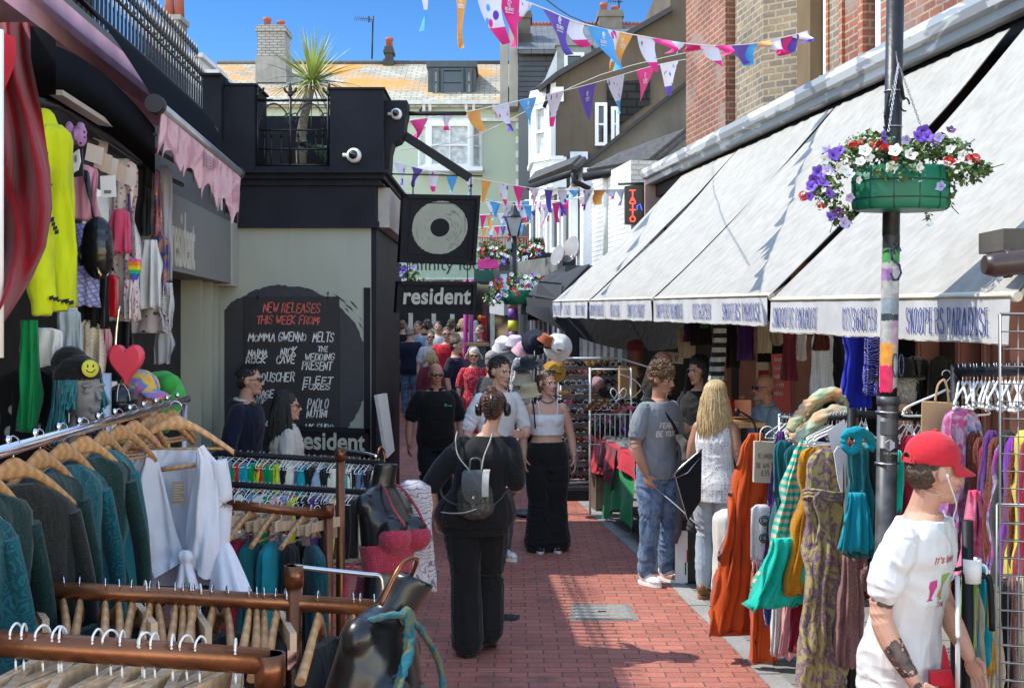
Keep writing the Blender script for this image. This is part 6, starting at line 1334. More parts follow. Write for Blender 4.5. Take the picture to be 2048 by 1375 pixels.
for i in range(12):
 f=.03+i*.082;p=ra.lerp(rb,f);yw=1.28+.16*sin(i*2.3)
 hanger('wood',p+V((0,0,.02)),yw,'polished wooden hanger on the chrome rail over the teal clothes',GW,1.0,.03*sin(i*1.7))
 if i>6:continue
 k=p+V((0,.005,-.095));m=MB();H_=.95 if i!=10 else .62;drape(m,k,.44,H_,'dress' if i%2 else 'top',.035,yw,6,.016,(0,0),i*1.7)
 Rz=Matrix.Rotation(yw,3,'Z')
 for e in(-1,1):a=k+Rz@V((e*.19,0,-.09));m.tube(smoothpath([a,a+Rz@V((e*.04,-.02,-.22)),a+Rz@V((e*.05,-.03,-.42))]),.042,10,flat=.6)
 m.build('hanging_garment',mats[i],None,lab[i]+' garment, %s from the front of the chrome rail'%('first second third fourth fifth sixth seventh eighth ninth tenth eleventh twelfth'.split()[i]),'garment','green and teal clothes on the chrome rail')
d=4.35;m=hung('','','','top',183,990,1105,62,d,None,.3,.035,build=False)
for e in(-16,18):m.tube([P(183+e*.2,905,d),P(183+e,960,d-.02),P(183+e*1.3,1000,d)],.006,6)
m.grid(lambda u,v:P(160+u*50*(.35+.65*v)+12*(1-v),955+v*60,d-.035-.01*sin(u*9)),10,8);m.build('halter_top',whb_,None,'white halter top with thin straps hanging among the teal clothes','top')
# ---- white tie-front blouse at the end of the rail
d=4.5;t=thing('blouse','white muslin blouse tied at the waist with wide bell sleeves on the last wooden hanger','blouse',P(355,1190,d))
hanger('wood',P(352,808,d),.15,'wooden hanger at the far end of the chrome rail holding the white blouse',GW,.98)
B_=lambda px,py,dd=0:P(px,py,d+dd-.12)
m=MB();R_=random.Random(9)
def panel(m,L,Rr,bow=.05,nz=1,n=14):
 def fn(u,v):
  x0=smoothL(L,v);x1=smoothL(Rr,v);p=x0.lerp(x1,u);k=noise.noise(V((u*3+nz,v*2.2,nz)))*.03+.016*sin(u*13+v*5+nz*2)*min(1,v*3)+.008*sin(u*29+v*9);return p+V((0,-bow*sin(pi*u)+k,0))
 m.grid(fn,n,30)
def smoothL(pts,v):
 x=v*(len(pts)-1);i=min(int(x),len(pts)-2);return V(pts[i]).lerp(V(pts[i+1]),x-i)
panel(m,[B_(300,888),B_(262,930),B_(256,1030),B_(264,1130),B_(300,1160)],[B_(312,900),B_(328,960),B_(350,1050),B_(372,1110),B_(372,1118)],.06,1)
panel(m,[B_(398,900),B_(385,960),B_(374,1050),B_(368,1108),B_(372,1118)],[B_(408,888),B_(438,925),B_(446,1030),B_(450,1100),B_(436,1165)],.06,2)
m.build('front_panel',whb_,t)
m=MB();panel(m,[B_(305,900,.07),B_(268,940,.06),B_(270,1060,.06),B_(285,1175,.05)],[B_(405,900,.07),B_(430,940,.06),B_(432,1060,.06),B_(438,1172,.05)],-.02,3);m.build('back_panel',whb_,t)
for e,q in((0,[(268,925),(250,990),(252,1060),(262,1110)]),(1,[(436,920),(448,985),(447,1050),(445,1090)])):
 m=MB();m.tube(smoothpath([B_(*x,.02)for x in q],5),[.046-.0008*i for i in range(16)],14,flat=.7)
 c=q[-1];m.rings([[B_(c[0]+(rx*cos(a)+(-18 if e==0 else 16)*f),c[1]-6+f*100+3*sin(a*5)*f,.02+(.03+.07*f)*sin(a)+.012*f*sin(a*7))for a in[2*pi*j/36 for j in range(36)]]for f,rx in[(i/10,14+30*(i/10)**.8)for i in range(11)]],True,False);m.build('bell_sleeve',whb_,t)
m=MB();m.ell(B_(371,1112,-.07),(.03,.025,.026),12)
for q in([(371,1112),(382,1150),(388,1195),(378,1225)],[(368,1112),(362,1160),(352,1200),(345,1230)]):m.tube(smoothpath([B_(*x,-.06)for x in q],5),[.02,.024,.026,.028,.03]+[.034]*6+[.02]*5,10,flat=.45)
remesh(m,.006,2,lambda v:.006*noise.noise(V((v.x*50,v.y*50,v.z*12)))).build('tied_knot',whb_,t)
m=MB();m.poly([B_(344,963,-.0),B_(368,963,-.0),B_(368,1006,-.0),B_(344,1006,-.0)],(0,.002,0),1);m.build('price_tag',M('tag_brown',(.34,.24,.15),.8),t)
m=MB();
for i in range(7):a=B_(347,970+i*5,-.004);m.obox(a,(R_.uniform(.02,.042),0,0),(0,.001,0),(0,0,.003))
m.build('tag_print',M('tag_ink',(.5,.46,.4),.8),[k for k in KIDS[t.name]if k.name.startswith('price_tag')][0])
m=MB();m.tube([B_(312,940,.03),B_(400,928,.03)],.009,8);m.build('hanger_bar_glimpse',hangwood,t)
# ---- 2. copper rails in the foreground
def crail(lab,a,b,r,posts,dp):
 t=thing('clothes_rail',lab,'clothes rail',V((V(posts[0]).x,V(posts[0]).y,0)));MB().tube([a,b],r,16).build('rail',copper,t)
 for p in posts:
  p=V(p);m=MB();m.tube([V((p.x,p.y,0)),p],r*.95,16);m.tube([p-V((0,0,r*2.4)),p+V((0,0,r*.0))],r*1.18,16);m.build('post',copper,t)
 return t
a,b=P(-260,1268,2.2),P(538,1322,2.32)
tB=crail('nearest copper clothes rail with white hooks at the bottom left of the view',a,b,.0255,[P(540,1306,2.32)],0)
GB='pale wooden clip hangers on the nearest copper rail'
for i,px in enumerate((22,38,75,108,112,185,210,235,275,282,300,338,365,395,468)):
 f=(px+260)/798;p=a.lerp(b,f);hanger('clip',p+V((0,0,.0275)),1.45+.3*sin(i*1.9),'pale wooden clip hanger hooked over the nearest copper rail',GB,1,.05*sin(i*3))
a,b=P(-200,1160,3.05),P(800,1217,3.25)
tA=crail('second copper clothes rail from the front, ending beside the bust in red crochet',a,b,.0225,[P(588,1130,3.2),P(-190,1150,3.05)],0)
m=MB();p=P(588,1132,3.2);m.tube(smoothpath([p,P(640,1138,3.2),P(735,1148,3.2),P(756,1150,3.2),P(763,1160,3.2),P(765,1192,3.2)],3),.0065,8);m.build('side_arm',steel,tA)
GA_='wooden hangers seen end on, on the second copper rail'
for i,px in enumerate((10,22,38,60,75,112,145,195,222,248,275,285,300,335,350,365,372,385,410,440,485,500,515,540,560,628,700,716,745,760)):
 f=(px+200)/1000;p=a.lerp(b,f);hanger('wood' if i%7!=3 else 'clip',p+V((0,0,.0245)),pi/2-(px-1024)/2400+.14*sin(i*2.7),'wooden hanger seen end on below the second copper rail',GA_,.95,.05*sin(i*1.3))
for i,(px,mt,l_)in enumerate(((60,olive,'dark olive'),(150,dteal,'deep green'),(230,olive,'black olive'),(300,dteal,'bottle green print'),(420,blk,'black'),(520,blk,'plain black'),(640,blk,'smooth black'),(715,blk,'inky black'))):
 f=(px+200)/1000;p=a.lerp(b,f);m=MB();drape(m,p-V((0,0,.10)),.42,.8,'top',.03,1.35,6,.014,seed=i+40);m.build('hanging_garment',mt,None,l_+' garment edge on, on the second copper rail, '+('leftmost','left of the white blouse','left of its bell sleeve','under the blouse sleeve','under the knot of the blouse','left of the copper post','right of the copper post','next to the black bust')[i],'garment','clothes on the second copper rail')
for i,(px,mt,l_)in enumerate(((60,olive,'dark olive'),(190,blk,'black'),(330,dteal,'dark green'),(450,blk,'dark'))):
 f=(px+260)/798;p=P(-260,1268,2.2).lerp(P(538,1322,2.32),f);m=MB();drape(m,p-V((0,0,.13)),.36,.7,'straight',.03,1.1,6,.012,seed=i+60);m.build('hanging_garment',mt,None,l_+' trousers clipped under the nearest copper rail, '+('leftmost','second from left','third from left','nearest the copper post')[i],'garment','trousers on the nearest copper rail')
a,b=P(448,1008,5.6),P(658,1027,5.75)
tC=crail('third copper clothes rail, with two tall posts behind the white blouse',a,b,.0235,[P(657,1008,5.75),P(681,896,5.9)],0)
m=MB();p=P(681,898,5.9);m.tube([p,P(722,903,5.7),P(752,911,5.5)],.006,8);m.build('side_arm',steel,tC)
GC='pale hangers on the third copper rail'
for i,px in enumerate((455,470,488,500,520,535,548,562,590,607,622,634)):
 f=(px-448)/210;p=a.lerp(b,f);hanger('clip' if i%3 else 'wood',p+V((0,0,.025)),1.25+.4*sin(i*2.1),'pale hanger on the third copper rail',GC,.9,.05*sin(i))
for i,(px,mt,l_,k,w_)in enumerate(((452,blk,'black','straight',.3),(475,crim,'dark crimson','straight',.2),(500,teal,'teal strapless','dress',.2),(540,tq,'turquoise vest','dress',.34),(580,blk,'black lace','straight',.25),(628,tealp,'bright teal patterned','dress',.42))):
 f=(px-448)/210;p=a.lerp(b,f);m=MB();drape(m,p-V((0,.0,.16)),w_,.75,k,.035,.9+.2*i%2,6,.015,seed=i+80);m.build('hanging_garment',mt,None,l_+' garment on the third copper rail','garment','clothes on the third copper rail')
 # ---- 3. double rail of small clothes
for nm,(q0,q1,d0,d1),lab in(('u',((430,905),(765,925),6.4,6.9),'upper black rail of small bright clothes in front of the mural couple'),('l',((430,966),(735,984),6.0,6.4),'lower black rail of small bright clothes under the upper one')):
 a,b=P(*q0,d0),P(*q1,d1);t=thing('clothes_rail',lab,'clothes rail',(a.x,a.y,0));MB().tube([a,b],.016,8).build('rail',black,t);m=MB();m.tube([a,V((a.x,a.y,0))],.015,8);m.build('post',black,t);m=MB();m.tube([b,V((b.x,b.y,0))],.015,8);m.build('post',black,t)
 R_=random.Random(31 if nm=='u' else 32);n=30;cols=[nvy,tq,cream,blk,blk,fpink,neon,redc,lblue,offwhite,prp,blk,grn,orng,jean,lil,blk]
 gl,gg=('small white hanger on the upper black rail','small white hangers on the upper rail')if nm=='u' else('small white hanger on the lower black rail','small white hangers on the lower rail')
 g2='small bright clothes on the '+('upper' if nm=='u' else 'lower')+' black rail'
 protos={}
 for i in range(n):
  f=(i+.5+R_.uniform(-.3,.3))/n;p=a.lerp(b,f);hanger('white',p+V((0,0,.018)),1.35+R_.uniform(-.2,.2),gl,gg,.42);c_=R_.choice(cols);q=p-V((0,0,.045));key=c_.name
  hH=.13 if nm=='u' else .8
  if key not in protos:
   m=MB();drape(m,(0,0,0),R_.uniform(.13,.19),.15 if nm=='u' else .3,R_.choice(('straight','skirt')),.022,0,5,.008,seed=i);o=m.build('small_garment',c_,None,'x','garment',g2,local=True);protos[key]=o
  else:o=protos[key].copy();C.objects.link(o)
  o.location=q;o.rotation_euler=(0,0,1.1+R_.uniform(-.5,.5));o['label']='small %s garment hanging from the %s black rail'%(c_.name.replace('_',' '),'upper' if nm=='u' else 'lower')
  # ---- 4. black display busts
gloss=M('gloss_black_plastic',(.007,.007,.008),.3,var=.15,spec=.5);croc=FAB('red_crochet',(.27,.025,.05),(.40,.07,.10),'dots',4.5)
def bust(lab,px,py,d,s,yaw,tilt=0,roll=0):
 t=thing('display_bust',lab,'display form',P(px,py,d));c=P(px,py,d);Rm=Matrix.Rotation(yaw,3,'Z')@Matrix.Rotation(tilt,3,'X')@Matrix.Rotation(roll,3,'Y')
 B=lambda p:c+Rm@(V(p)*s);m=MB()
 m.rings([[B((rx*cos(a),y+ry*sin(a),z))for a in[2*pi*j/28 for j in range(28)]]for z,rx,ry,y in[(-.34,.135,.10,0),(-.28,.125,.09,0),(-.18,.118,.085,0),(-.05,.142,.095,0),(.04,.155,.10,.0),(.1,.165,.085,.015),(.145,.15,.065,.025),(.175,.10,.055,.03),(.19,.062,.05,.03),(.235,.055,.05,.02),(.29,.054,.052,.01)]])
 for e in(1,-1):m.ell(B((e*.072,-.085,.0)),V((.066,.062,.068))*s,16,Rm);m.ell(B((e*.14,.02,.115)),V((.042,.042,.05))*s,12,Rm)
 remesh(m,.007,5).build('form',gloss,t);return t,B,Rm
t,B,Rm=bust('glossy black display bust wearing a red crochet halter top, hung on the third copper rail',775,1062,4.9,.95,1.05,-.06,.10)
m=MB();
for e in(1,-1):m.ell(B((e*.074,-.092,-.022)),V((.073,.072,.066))*.95,16,Rm)
m.rings([[B((rx*cos(a),ry*sin(a),z))for a in[2*pi*j/28 for j in range(28)]]for z,rx,ry in[(-.17,.126,.093),(-.1,.138,.10),(-.055,.148,.104)]])
q=remesh(m,.007,2,lambda v:.003*noise.noise(v*70));
inv=Rm.inverted();c0=B((0,0,0));kp=[i for i,f in enumerate(q.f)if(inv@(q.v[f[0]]-c0)).z/.95<.012+.25*max(0,-.0)]
q.f=[q.f[i]for i in kp];q.m=[0]*len(kp);q.s=[True]*len(kp);hal=q.build('halter_top',croc,t)
m=MB()
for e in(1,-1):m.tube(smoothpath([B((e*.075,-.14,.03)),B((e*.085,-.09,.10)),B((e*.06,-.02,.19)),B((0,.07,.22))],5),.0055,6)
m.tube(smoothpath([B((-.12,.08,-.12)),B((-.15,.1,-.2)),B((-.16,.1,-.34))]),.012,6,flat=.5);m.parts('tie',croc,hal)
m=MB();m.tube(smoothpath([B((0,.02,.29)),B((.0,.02,.34)),B((-.03,.02,.36)),B((-.05,.02,.33))],4),.004,6);m.build('hook',copper,t)
m=MB();drape(m,P(752,1150,4.95),.24,.45,'skirt',.08,.7,7,.016,seed=5);m.build('skirt',FAB('red_lace_skirt',(.24,.015,.04),(.16,.01,.03),'paisley',2),None,'dark red lace skirt hanging below the red crochet bust','skirt')
m=MB();drape(m,P(826,960,5.25),.17,.48,'dress',.06,.8,6,.02,seed=12);m.build('hanging_garment',FAB('feather_print',(.46,.43,.46),(.16,.14,.16),'swirl',1.1),None,'white dress with black line print behind the red crochet bust','garment')
t,B,Rm=bust('glossy black display bust with a teal scarf knotted at its neck, nearest the camera',742,1392,2.42,.86,1.15,.25,.38)
m=MB();m.tube(smoothpath([B((-.14,.02,.155)),B((-.07,-.03,.20)),B((.0,-.075,.17)),B((.06,-.11,.12)),B((.10,-.15,.03))],5),[.012]*21,8,flat=.5);m.ell(B((-.06,-.035,.20)),(.017,.015,.02),10)
m.tube(smoothpath([B((-.06,-.04,.2)),B((-.08,-.08,.13)),B((-.11,-.10,.06)),B((-.12,-.11,-.02))],5),[.008,.01,.012,.013]+[.013]*8+[.010]*4,8,flat=.4)
remesh(m,.004,1,lambda v:.003*noise.noise(v*90)).build('scarf',FAB('teal_scarf',(.004,.09,.12),(.10,.11,.05),'tie',3),t)
m=MB();m.tube(smoothpath([B((0,.02,.29)),B((-.05,.0,.33)),B((-.12,.0,.30)),B((-.14,.0,.2))],5),.005,6);m.build('hook',copper,t)
# ---- 5. clothes hung under the pink awning
H2='clothes hung under the pink awning'
t=thing('red_coat','deep red coat with its collar hanging at the extreme left edge','coat',P(30,650,2.35));d=2.35
xe=[(0,60),(.12,62),(.3,84),(.5,101),(.62,105),(.75,92),(.86,62),(.95,28),(1,8)]
def edge(v):
 for(a,p),(b,q)in zip(xe,xe[1:]):
  if a<=v<=b:f=(v-a)/(b-a);return p+(q-p)*f
m=MB();m.grid(lambda u,v:P(-60+u*(60+edge(v)),45+v*600,d+.05*sin(u*9+v*5)*(.3+v)+.03*sin(u*17-v*7)+.03*noise.noise(V((u*4,v*6,1)))-.08*sin(pi*u)),44,60);m.build('coat_body',redw,t)
m=MB();m.grid(lambda u,v:P(-40+u*(70-20*v)+8*sin(v*4),45+v*118+u*30,d-.10-.03*sin(pi*u)),14,14);m.build('collar',redc,t)
t=thing('white_pole','white painted pole at the extreme left edge beside the red coat','pole',P(2,720,2.2));MB().tube([P(-2,715,2.2),P(-2,60,2.2)],.0085,10).build('tube',white,t)
def lab_(n,mat,x):return hung
t_=hung('hoodie','neon yellow hooded top with black printed letters beside the red coat','hoodie','straight',103,250,612,72,4.5,neon,.5,.06,5,.02,8,sleeves=0)
m=MB();m.ell(P(88,258,4.5),(.05,.05,.085),14);m.tube(smoothpath([P(70,330,4.42),P(72,450,4.40),P(82,560,4.4),P(84,632,4.4)]),[.055,.06,.06,.06,.06,.06,.055,.05,.05,.048,.045,.04,.035],12);m.rings([[P(112+30*cos(a),yy,4.5+.05*sin(a))for a in[2*pi*j/20 for j in range(20)]]for yy in(600,622)]);remesh(m,.008,2,lambda v:.01*noise.noise(v*16)).build('hood',neon,t_)
m=MB();R_=random.Random(8)
for i,(px,py)in enumerate([(82,300),(85,312),(86,324),(88,336),(92,345)]+[(78+i*6,372+R_.uniform(-3,3))for i in range(4)]+[(100+i*3,445+i*8)for i in range(4)]+[(98+i*8,600+i*2)for i in range(6)]):a=P(px,py,4.36);m.obox(a,(.012+R_.uniform(0,.008),0,.004),(0,.003,0),(0,0,.006+R_.uniform(0,.012)))
m.build('print',bshoe,t_)
items=[('trousers','bright green flared trousers hanging below the yellow hoodie','leg',58,640,862,36,4.7,grn,0),('skirt','lilac checked pleated skirt beside the yellow hoodie','skirt',160,448,612,66,5.1,lil,0),('crop_top','pink cropped top above the lilac checked skirt','top',165,330,440,60,5.1,pinkf,.1),('dress','rose printed ruffled dress in the middle of the hung clothes','dress',246,318,640,66,5.7,flor,0),('corset','bright pink laced corset over the rose printed dress','straight',240,418,505,34,5.55,FAB('hot_pink',(.60,.06,.15),(.66,.09,.18)),0),('skirt','long white skirt beside the rainbow heart bag','skirt',300,480,616,46,6.2,FAB('white_cotton',(.66,.66,.66)),0),('skirt','frilled grey unicorn print skirt under the white skirt','skirt',298,612,664,82,6.3,uni,0),('sweater','grey sweatshirt with zebra sleeves at the end of the hung clothes','top',326,330,560,34,6.7,ggrey,.4),('sleeve_top','zebra striped sleeve above a grey cuff','leg',333,565,655,26,6.6,zeb,0),('leggings','pale grey jogger leg with ribbed cuff at the end of the row','leg',326,655,726,34,6.65,ggrey,0),('t_shirt','white T-shirt low on the left above the smiley beanie','top',90,655,732,66,4.8,FAB('white_cotton',(.66,.66,.66)),0),('jeans','pale blue denim jacket beside the white T-shirt','straight',138,618,722,44,4.9,ljean,.2),('dress','white and gold printed dress above the mannequin pole','straight',180,640,800,44,5.2,gold,0),('t_shirt','pale pink short sleeve beside the red heart bag','leg',207,648,712,22,5.3,fpink,0),('dress','black lace dress beneath the black backpack','straight',190,545,655,56,5.2,blk,0),('top','black mesh top hanging behind the rose dress','top',285,300,470,40,6.4,blk,0),('t_shirt','white and red printed T-shirt near the grey sweatshirt','straight',305,340,470,34,6.5,FAB('print_tee',(.6,.55,.52),(.5,.12,.06),'tie',2,(.1,.1,.25)),0),('skirt','indigo starry skirt beside the white skirt','straight',318,470,590,36,6.6,FAB('cosmic',(.04,.05,.2),(.5,.25,.12),'tie',2.5,(.08,.1,.35)),0),('dress','black dress at the back of the hung clothes','dress',135,300,460,50,5.6,blk,0),('dress','long black patterned dress beside the smiley beanie','straight',60,740,960,130,5.0,FAB('moon_print',(.006,.006,.007),(.4,.4,.4),'dots',.5),0),('top','dark top beneath the pink sleeve','straight',230,560,760,70,6.0,blk,0),('top','white and rose sleeve over the rose dress','leg',262,560,640,26,5.6,flor,0)]
for n,l,k,px,y0,y1,wp,d,mt,yw in items:hung(n,l,'garment',k,px,y0,y1,wp,d,mt,yw,.03,7,.017,group=H2)
t=thing('hanging_rail','black ceiling rail under the pink awning that carries the hung clothes','clothes rail',P(200,300,5.5));m=MB();m.tube([V((-1.9,3.6,2.93)),V((-1.98,7.2,2.93))],.014,8);m.tube([V((-1.72,3.2,2.98)),V((-1.86,7.0,2.98))],.012,8);m.build('rail',iron,t)
t=thing('backpack','glossy black mini backpack with gold clasp hung among the lilac skirt and rose dress','bag',P(192,560,5.0));m=MB();m.ell(P(195,500,5.0),(.07,.06,.125),16);m.ell(P(195,470,5.0),(.062,.05,.08),14);remesh(m,.008,3).build('bag',blkleather,t)
m=MB();m.tube(smoothpath([P(188,440,5.0),P(178,380,5.0),P(170,330,5.1)]),.012,6,flat=.4);m.tube(smoothpath([P(165,490,5.0),P(156,510,4.98),P(164,530,5.0)]),.008,6);m.build('strap',blkleather,t);m=MB();m.tube([P(194,535,4.94),P(202,550,4.94),P(196,558,4.94)],.006,6);m.build('clasp',M('gold',(.7,.5,.2),.25,1),t)
def flatbag(lab,px,py,wp,hp,d,mat,shape,strap,smat):
 t=thing('handbag',lab,'bag',P(px,py+hp/2,d));n=30;pts=[]
 for i in range(n):
  a=2*pi*i/n
  if shape=='heart':x=16*sin(a)**3/17;z=(13*cos(a)-5*cos(2*a)-2*cos(3*a)-cos(4*a))/15
  else:x=cos(a)*abs(cos(a))**-.6*.8 if abs(cos(a))>.01 else 0;z=sin(a)*abs(sin(a))**-.6*.8 if abs(sin(a))>.01 else 0;x=max(-1,min(1,x));z=max(-1,min(1,z))
  pts.append((x,z))
 k=d/F;rs=[]
 for y,f in((-.03,.85),(-.02,1),(.02,1),(.03,.85)):rs.append([P(px,py,d)+V((x*wp/2*k*f,y,z*hp/2*k*f))for x,z in pts])
 MB().rings(rs).build('body',mat,t);MB().tube(smoothpath([P(px+q[0],py+q[1],d)for q in strap],4),.006,6).build('strap',smat,t);return t
rb_=NT('rainbow_rubber');cz=rb_.n('TexCoord');sx=rb_.n('SeparateXYZ');rb_.l(cz.outputs['Generated'],sx.inputs[0]);rb_m=rb_.out(rb_.ramp(sx.outputs['Z'],[(0,(.2,.03,.45)),(.2,(.03,.12,.6)),(.4,(.02,.5,.12)),(.55,(.75,.62,.02)),(.7,(.8,.25,.02)),(.88,(.75,.05,.3))],'CONSTANT'),.5)
flatbag('rainbow striped heart shaped rubber bag on a purple strap',270,538,24,52,5.6,rb_m,'heart',[(-8,-26),(-9,-80),(-12,-150)],M('violet_strap',(.05,.03,.12),.6))
flatbag('coral red heart shaped bag on a chain in front of the hung clothes',253,722,74,84,5.3,redpink,'heart',[(-18,-20),(-24,20),(-20,-60),(-14,-110)],chrome)
flatbag('narrow dark red patent bag with a gold zip beside the rose dress',226,592,26,106,5.3,redpat,'box',[(0,-50),(-4,-90)],blkleather)
t=thing('mask','white cat faced mask on black card high among the hung clothes','mask',P(143,350,4.9));m=MB();m.poly([P(122,300,4.9),P(164,296,4.9),P(166,352,4.9),P(126,356,4.9)],(0,.01,0),1);m.build('backing',bshoe,t)
m=MB();m.poly([P(a,b,4.88)for a,b in[(130,296),(138,306),(147,306),(157,298),(160,322),(155,340),(143,347),(131,340),(126,318)]],(0,.012,0),1);m.build('face',white,t);m=MB();
for a in(134,152):m.ell(P(a,317,4.87),(.006,.004,.016),8)
m.build('eye_hole',M('mask_grey',(.25,.25,.25),.8),t)
t=thing('bow','lilac spotted fabric bow above the white cat mask','bow',P(150,300,4.8));m=MB()
for e in(-1,1):m.ell(P(150+e*11,270,4.8),(.026,.03,.052),12)
m.ell(P(150,270,4.78),(.01,.02,.02),8);remesh(m,.006,1,lambda v:.006*noise.noise(v*50)).build('ribbon',FAB('lilac_spots',(.40,.20,.40),(.08,.02,.10),'dots',2.4),t)
for i,(px,py)in enumerate(((175,285),(192,300),(205,308),(222,322),(240,330),(186,275))):
 k=P(px,py,5.2+i*.08);m=MB();m.obox(k,(.062,.03,-.02),(0,.003,0),(-.012,0,-.075));m.build('price_card',M('card_beige' if i%2 else 'card_pale',(.50,.38,.29)if i%2 else(.55,.48,.42),.8),None,('pale' if not i%2 else 'buff')+' card '+('tag beside the mask','tag under the awning strut','tag over the rose dress','tag right of the rose dress','tag nearest the grey shop sign','tag highest in its row')[i],'price tag','blank card tags under the awning')
k=P(200,352,5.1);m=MB();m.obox(k,(.065,0,.004),(0,.003,0),(.004,0,-.092));tg_=m.build('price_card',white,None,'white swing tag with a barcode in front of the rose dress','price tag');m=MB();
for i in range(9):m.obox(k+V((.018+i*.0035,-.002,-.06)),(.0018,0,0),(0,.001,0),(0,0,-.014))
m.build('barcode',bshoe,tg_)
def mhead(lab,px,py,d,yaw,mat,s=1.0):
 t=thing('mannequin_head',lab,'mannequin head',P(px,py+70,d));c=P(px,py,d);Rm=Matrix.Rotation(yaw,3,'Z');Hh=lambda p:c+Rm@(V(p)*s);m=MB()
 for q,r in(((0,.012,.03),(.0735,.092,.092)),((0,-.032,-.025),(.056,.062,.083)),((0,-.038,-.082),(.040,.046,.032)),((0,-.076,-.099),(.019,.016,.015)),((0,-.091,-.060),(.024,.009,.006)),((0,-.089,-.071),(.021,.010,.0075)),((.077,.012,0),(.01,.02,.03)),((-.077,.012,0),(.01,.02,.03))):m.ell(Hh(q),V(r)*s,16,Rm)
 for e in(1,-1):m.ell(Hh((e*.029,-.08,.024)),V((.026,.012,.008))*s,12,Rm);m.ell(Hh((e*.031,-.080,.003)),V((.015,.008,.008))*s,10,Rm)
 m.tube([Hh((0,-.088,.014)),Hh((0,-.103,-.012)),Hh((0,-.116,-.031))],[.007*s,.009*s,.011*s],8);m.tube([Hh((0,.02,-.05)),Hh((0,.02,-.14)),Hh((0,.01,-.2))],[.05*s,.048*s,.056*s],14);m.rings([[Hh((rx*cos(a),.01+ry*sin(a),z))for a in[2*pi*j/24 for j in range(24)]]for z,rx,ry in((-.33,.16,.09),(-.26,.15,.085),(-.22,.10,.07),(-.19,.06,.058))])
 remesh(m,.005,2).build('head',mat,t);return t,Hh,Rm
gh=M('mannequin_grey',(.20,.19,.18),.55,var=.06);skm_=M('mannequin_skin',(.50,.27,.18),.5)
t,Hh,Rm=mhead('grey mannequin head with teal hair and a black smiley beanie',160,782,4.7,1.0,gh,1.04)
m=MB();m.ell(Hh((0,.015,.055)),V((.088,.103,.09)),16,Rm);m.ell(Hh((0,.06,.10)),V((.07,.08,.075)),14,Rm);q=remesh(m,.006,2,lambda v:.002*noise.noise(v*90));c0=Hh((0,0,0));inv=Rm.inverted();kp=[i for i,f in enumerate(q.f)if(inv@(q.v[f[0]]-c0)).z>.05];q.f=[q.f[i]for i in kp];q.m=[0]*len(kp);q.s=[True]*len(kp);hat=q.build('beanie',FAB('black_knit',(.008,.008,.009)),None,'black beanie with a yellow smiley patch on the teal haired mannequin head','hat')
m=MB();m.lathe([(.034,0),(.034,.004),(.001,.005)],Hh((-.03,-.096,.088)),20,Rm@V((-.25,-1,.15)));s_=m.build('smiley_patch',M('smiley_yellow',(.62,.58,.06),.7),hat)
m=MB();f0=Rm@V((-.25,-1,.15));f0.normalize();x_,u_=frame(f0);c0=Hh((-.03,-.096,.088))+f0*.007
for e in(-1,1):m.ell(c0+x_*e*.011+u_*.009,(.003,.003,.007),8)
m.tube([c0+x_*.018*cos(a)+u_*.016*sin(a)for a in[pi+.3+i*.25 for i in range(11)]],.002,5);m.build('smiley_face',bshoe,s_)
m=MB();R_=random.Random(6)
for i in range(170):
 ph=R_.uniform(-.75*pi,.75*pi);fr=abs(ph)>1.9;st=V((sin(ph)*.08,cos(ph)*.092+.012,.045));l_=R_.uniform(.08,.12)if fr else R_.uniform(.2,.32);m.tube(smoothpath([Hh(st),Hh(st*1.06+V((0,0,-.4*l_))),Hh(st*1.12+V((R_.uniform(-.02,.02),R_.uniform(-.01,.02),-l_)))],3),.0042,4,False)
m.build('hair',hairm('hair_teal',(.015,.17,.21)),t)
m=MB();m.tube([Hh((.06*cos(a),.01+.06*sin(a),-.155))for a in[i*pi/10 for i in range(21)]],.008,6);m.build('choker',bshoe,t);m=MB();m.tube([Hh((.085*cos(a),-.02+.08*sin(a),-.22-.03*(sin(a)<0)))for a in[i*pi/10+pi for i in range(11)]],.003,6);m.build('necklace',chrome,t)
hung('top','black and orange printed top on the grey mannequin','garment','straight',150,880,960,95,4.72,FAB('tiger_print',(.01,.01,.01),(.55,.26,.06),'swirl',1.1),.7,.1)
t,Hh,Rm=mhead('skin toned mannequin head in a rainbow cap behind the chrome rail',283,800,5.6,.9,skm_,1.05)
m=MB();m.ell(Hh((0,.015,.055)),V((.09,.104,.088)),16,Rm);q=remesh(m,.006,2);c0=Hh((0,0,0));inv=Rm.inverted();kp=[i for i,f in enumerate(q.f)if(inv@(q.v[f[0]]-c0)).z>.03];q.f=[q.f[i]for i in kp];q.m=[0]*len(kp);q.s=[True]*len(kp);hat=q.build('cap',FAB('rainbow_tie',(.75,.10,.16),(.75,.5,.03),'tie',1.8,(.08,.2,.6)),None,'rainbow tie dyed cap on the skin toned mannequin head','hat')
m=MB();m.ell(Hh((0,-.10,.03)),V((.07,.06,.012)),14,Rm@Matrix.Rotation(.35,3,'X'));m.build('peak',MC['rainbow_tie'],hat)
m=MB()
for i in range(70):ph=rnd.uniform(-.7*pi,.7*pi);st=V((sin(ph)*.08,cos(ph)*.092+.012,.035));m.tube(smoothpath([Hh(st),Hh(st*1.08+V((0,0,-.1))),Hh(st*1.15+V((0,0,-.24)))],3),.005,4,False)
m.build('hair',hairm('hair_purple',(.05,.02,.07)),t);hung('top','multicoloured tie dyed top on the skin toned mannequin','garment','top',275,870,935,90,5.6,FAB('multi_tie',(.6,.08,.2),(.6,.5,.05),'tie',2,(.1,.06,.3)),.8,.1)
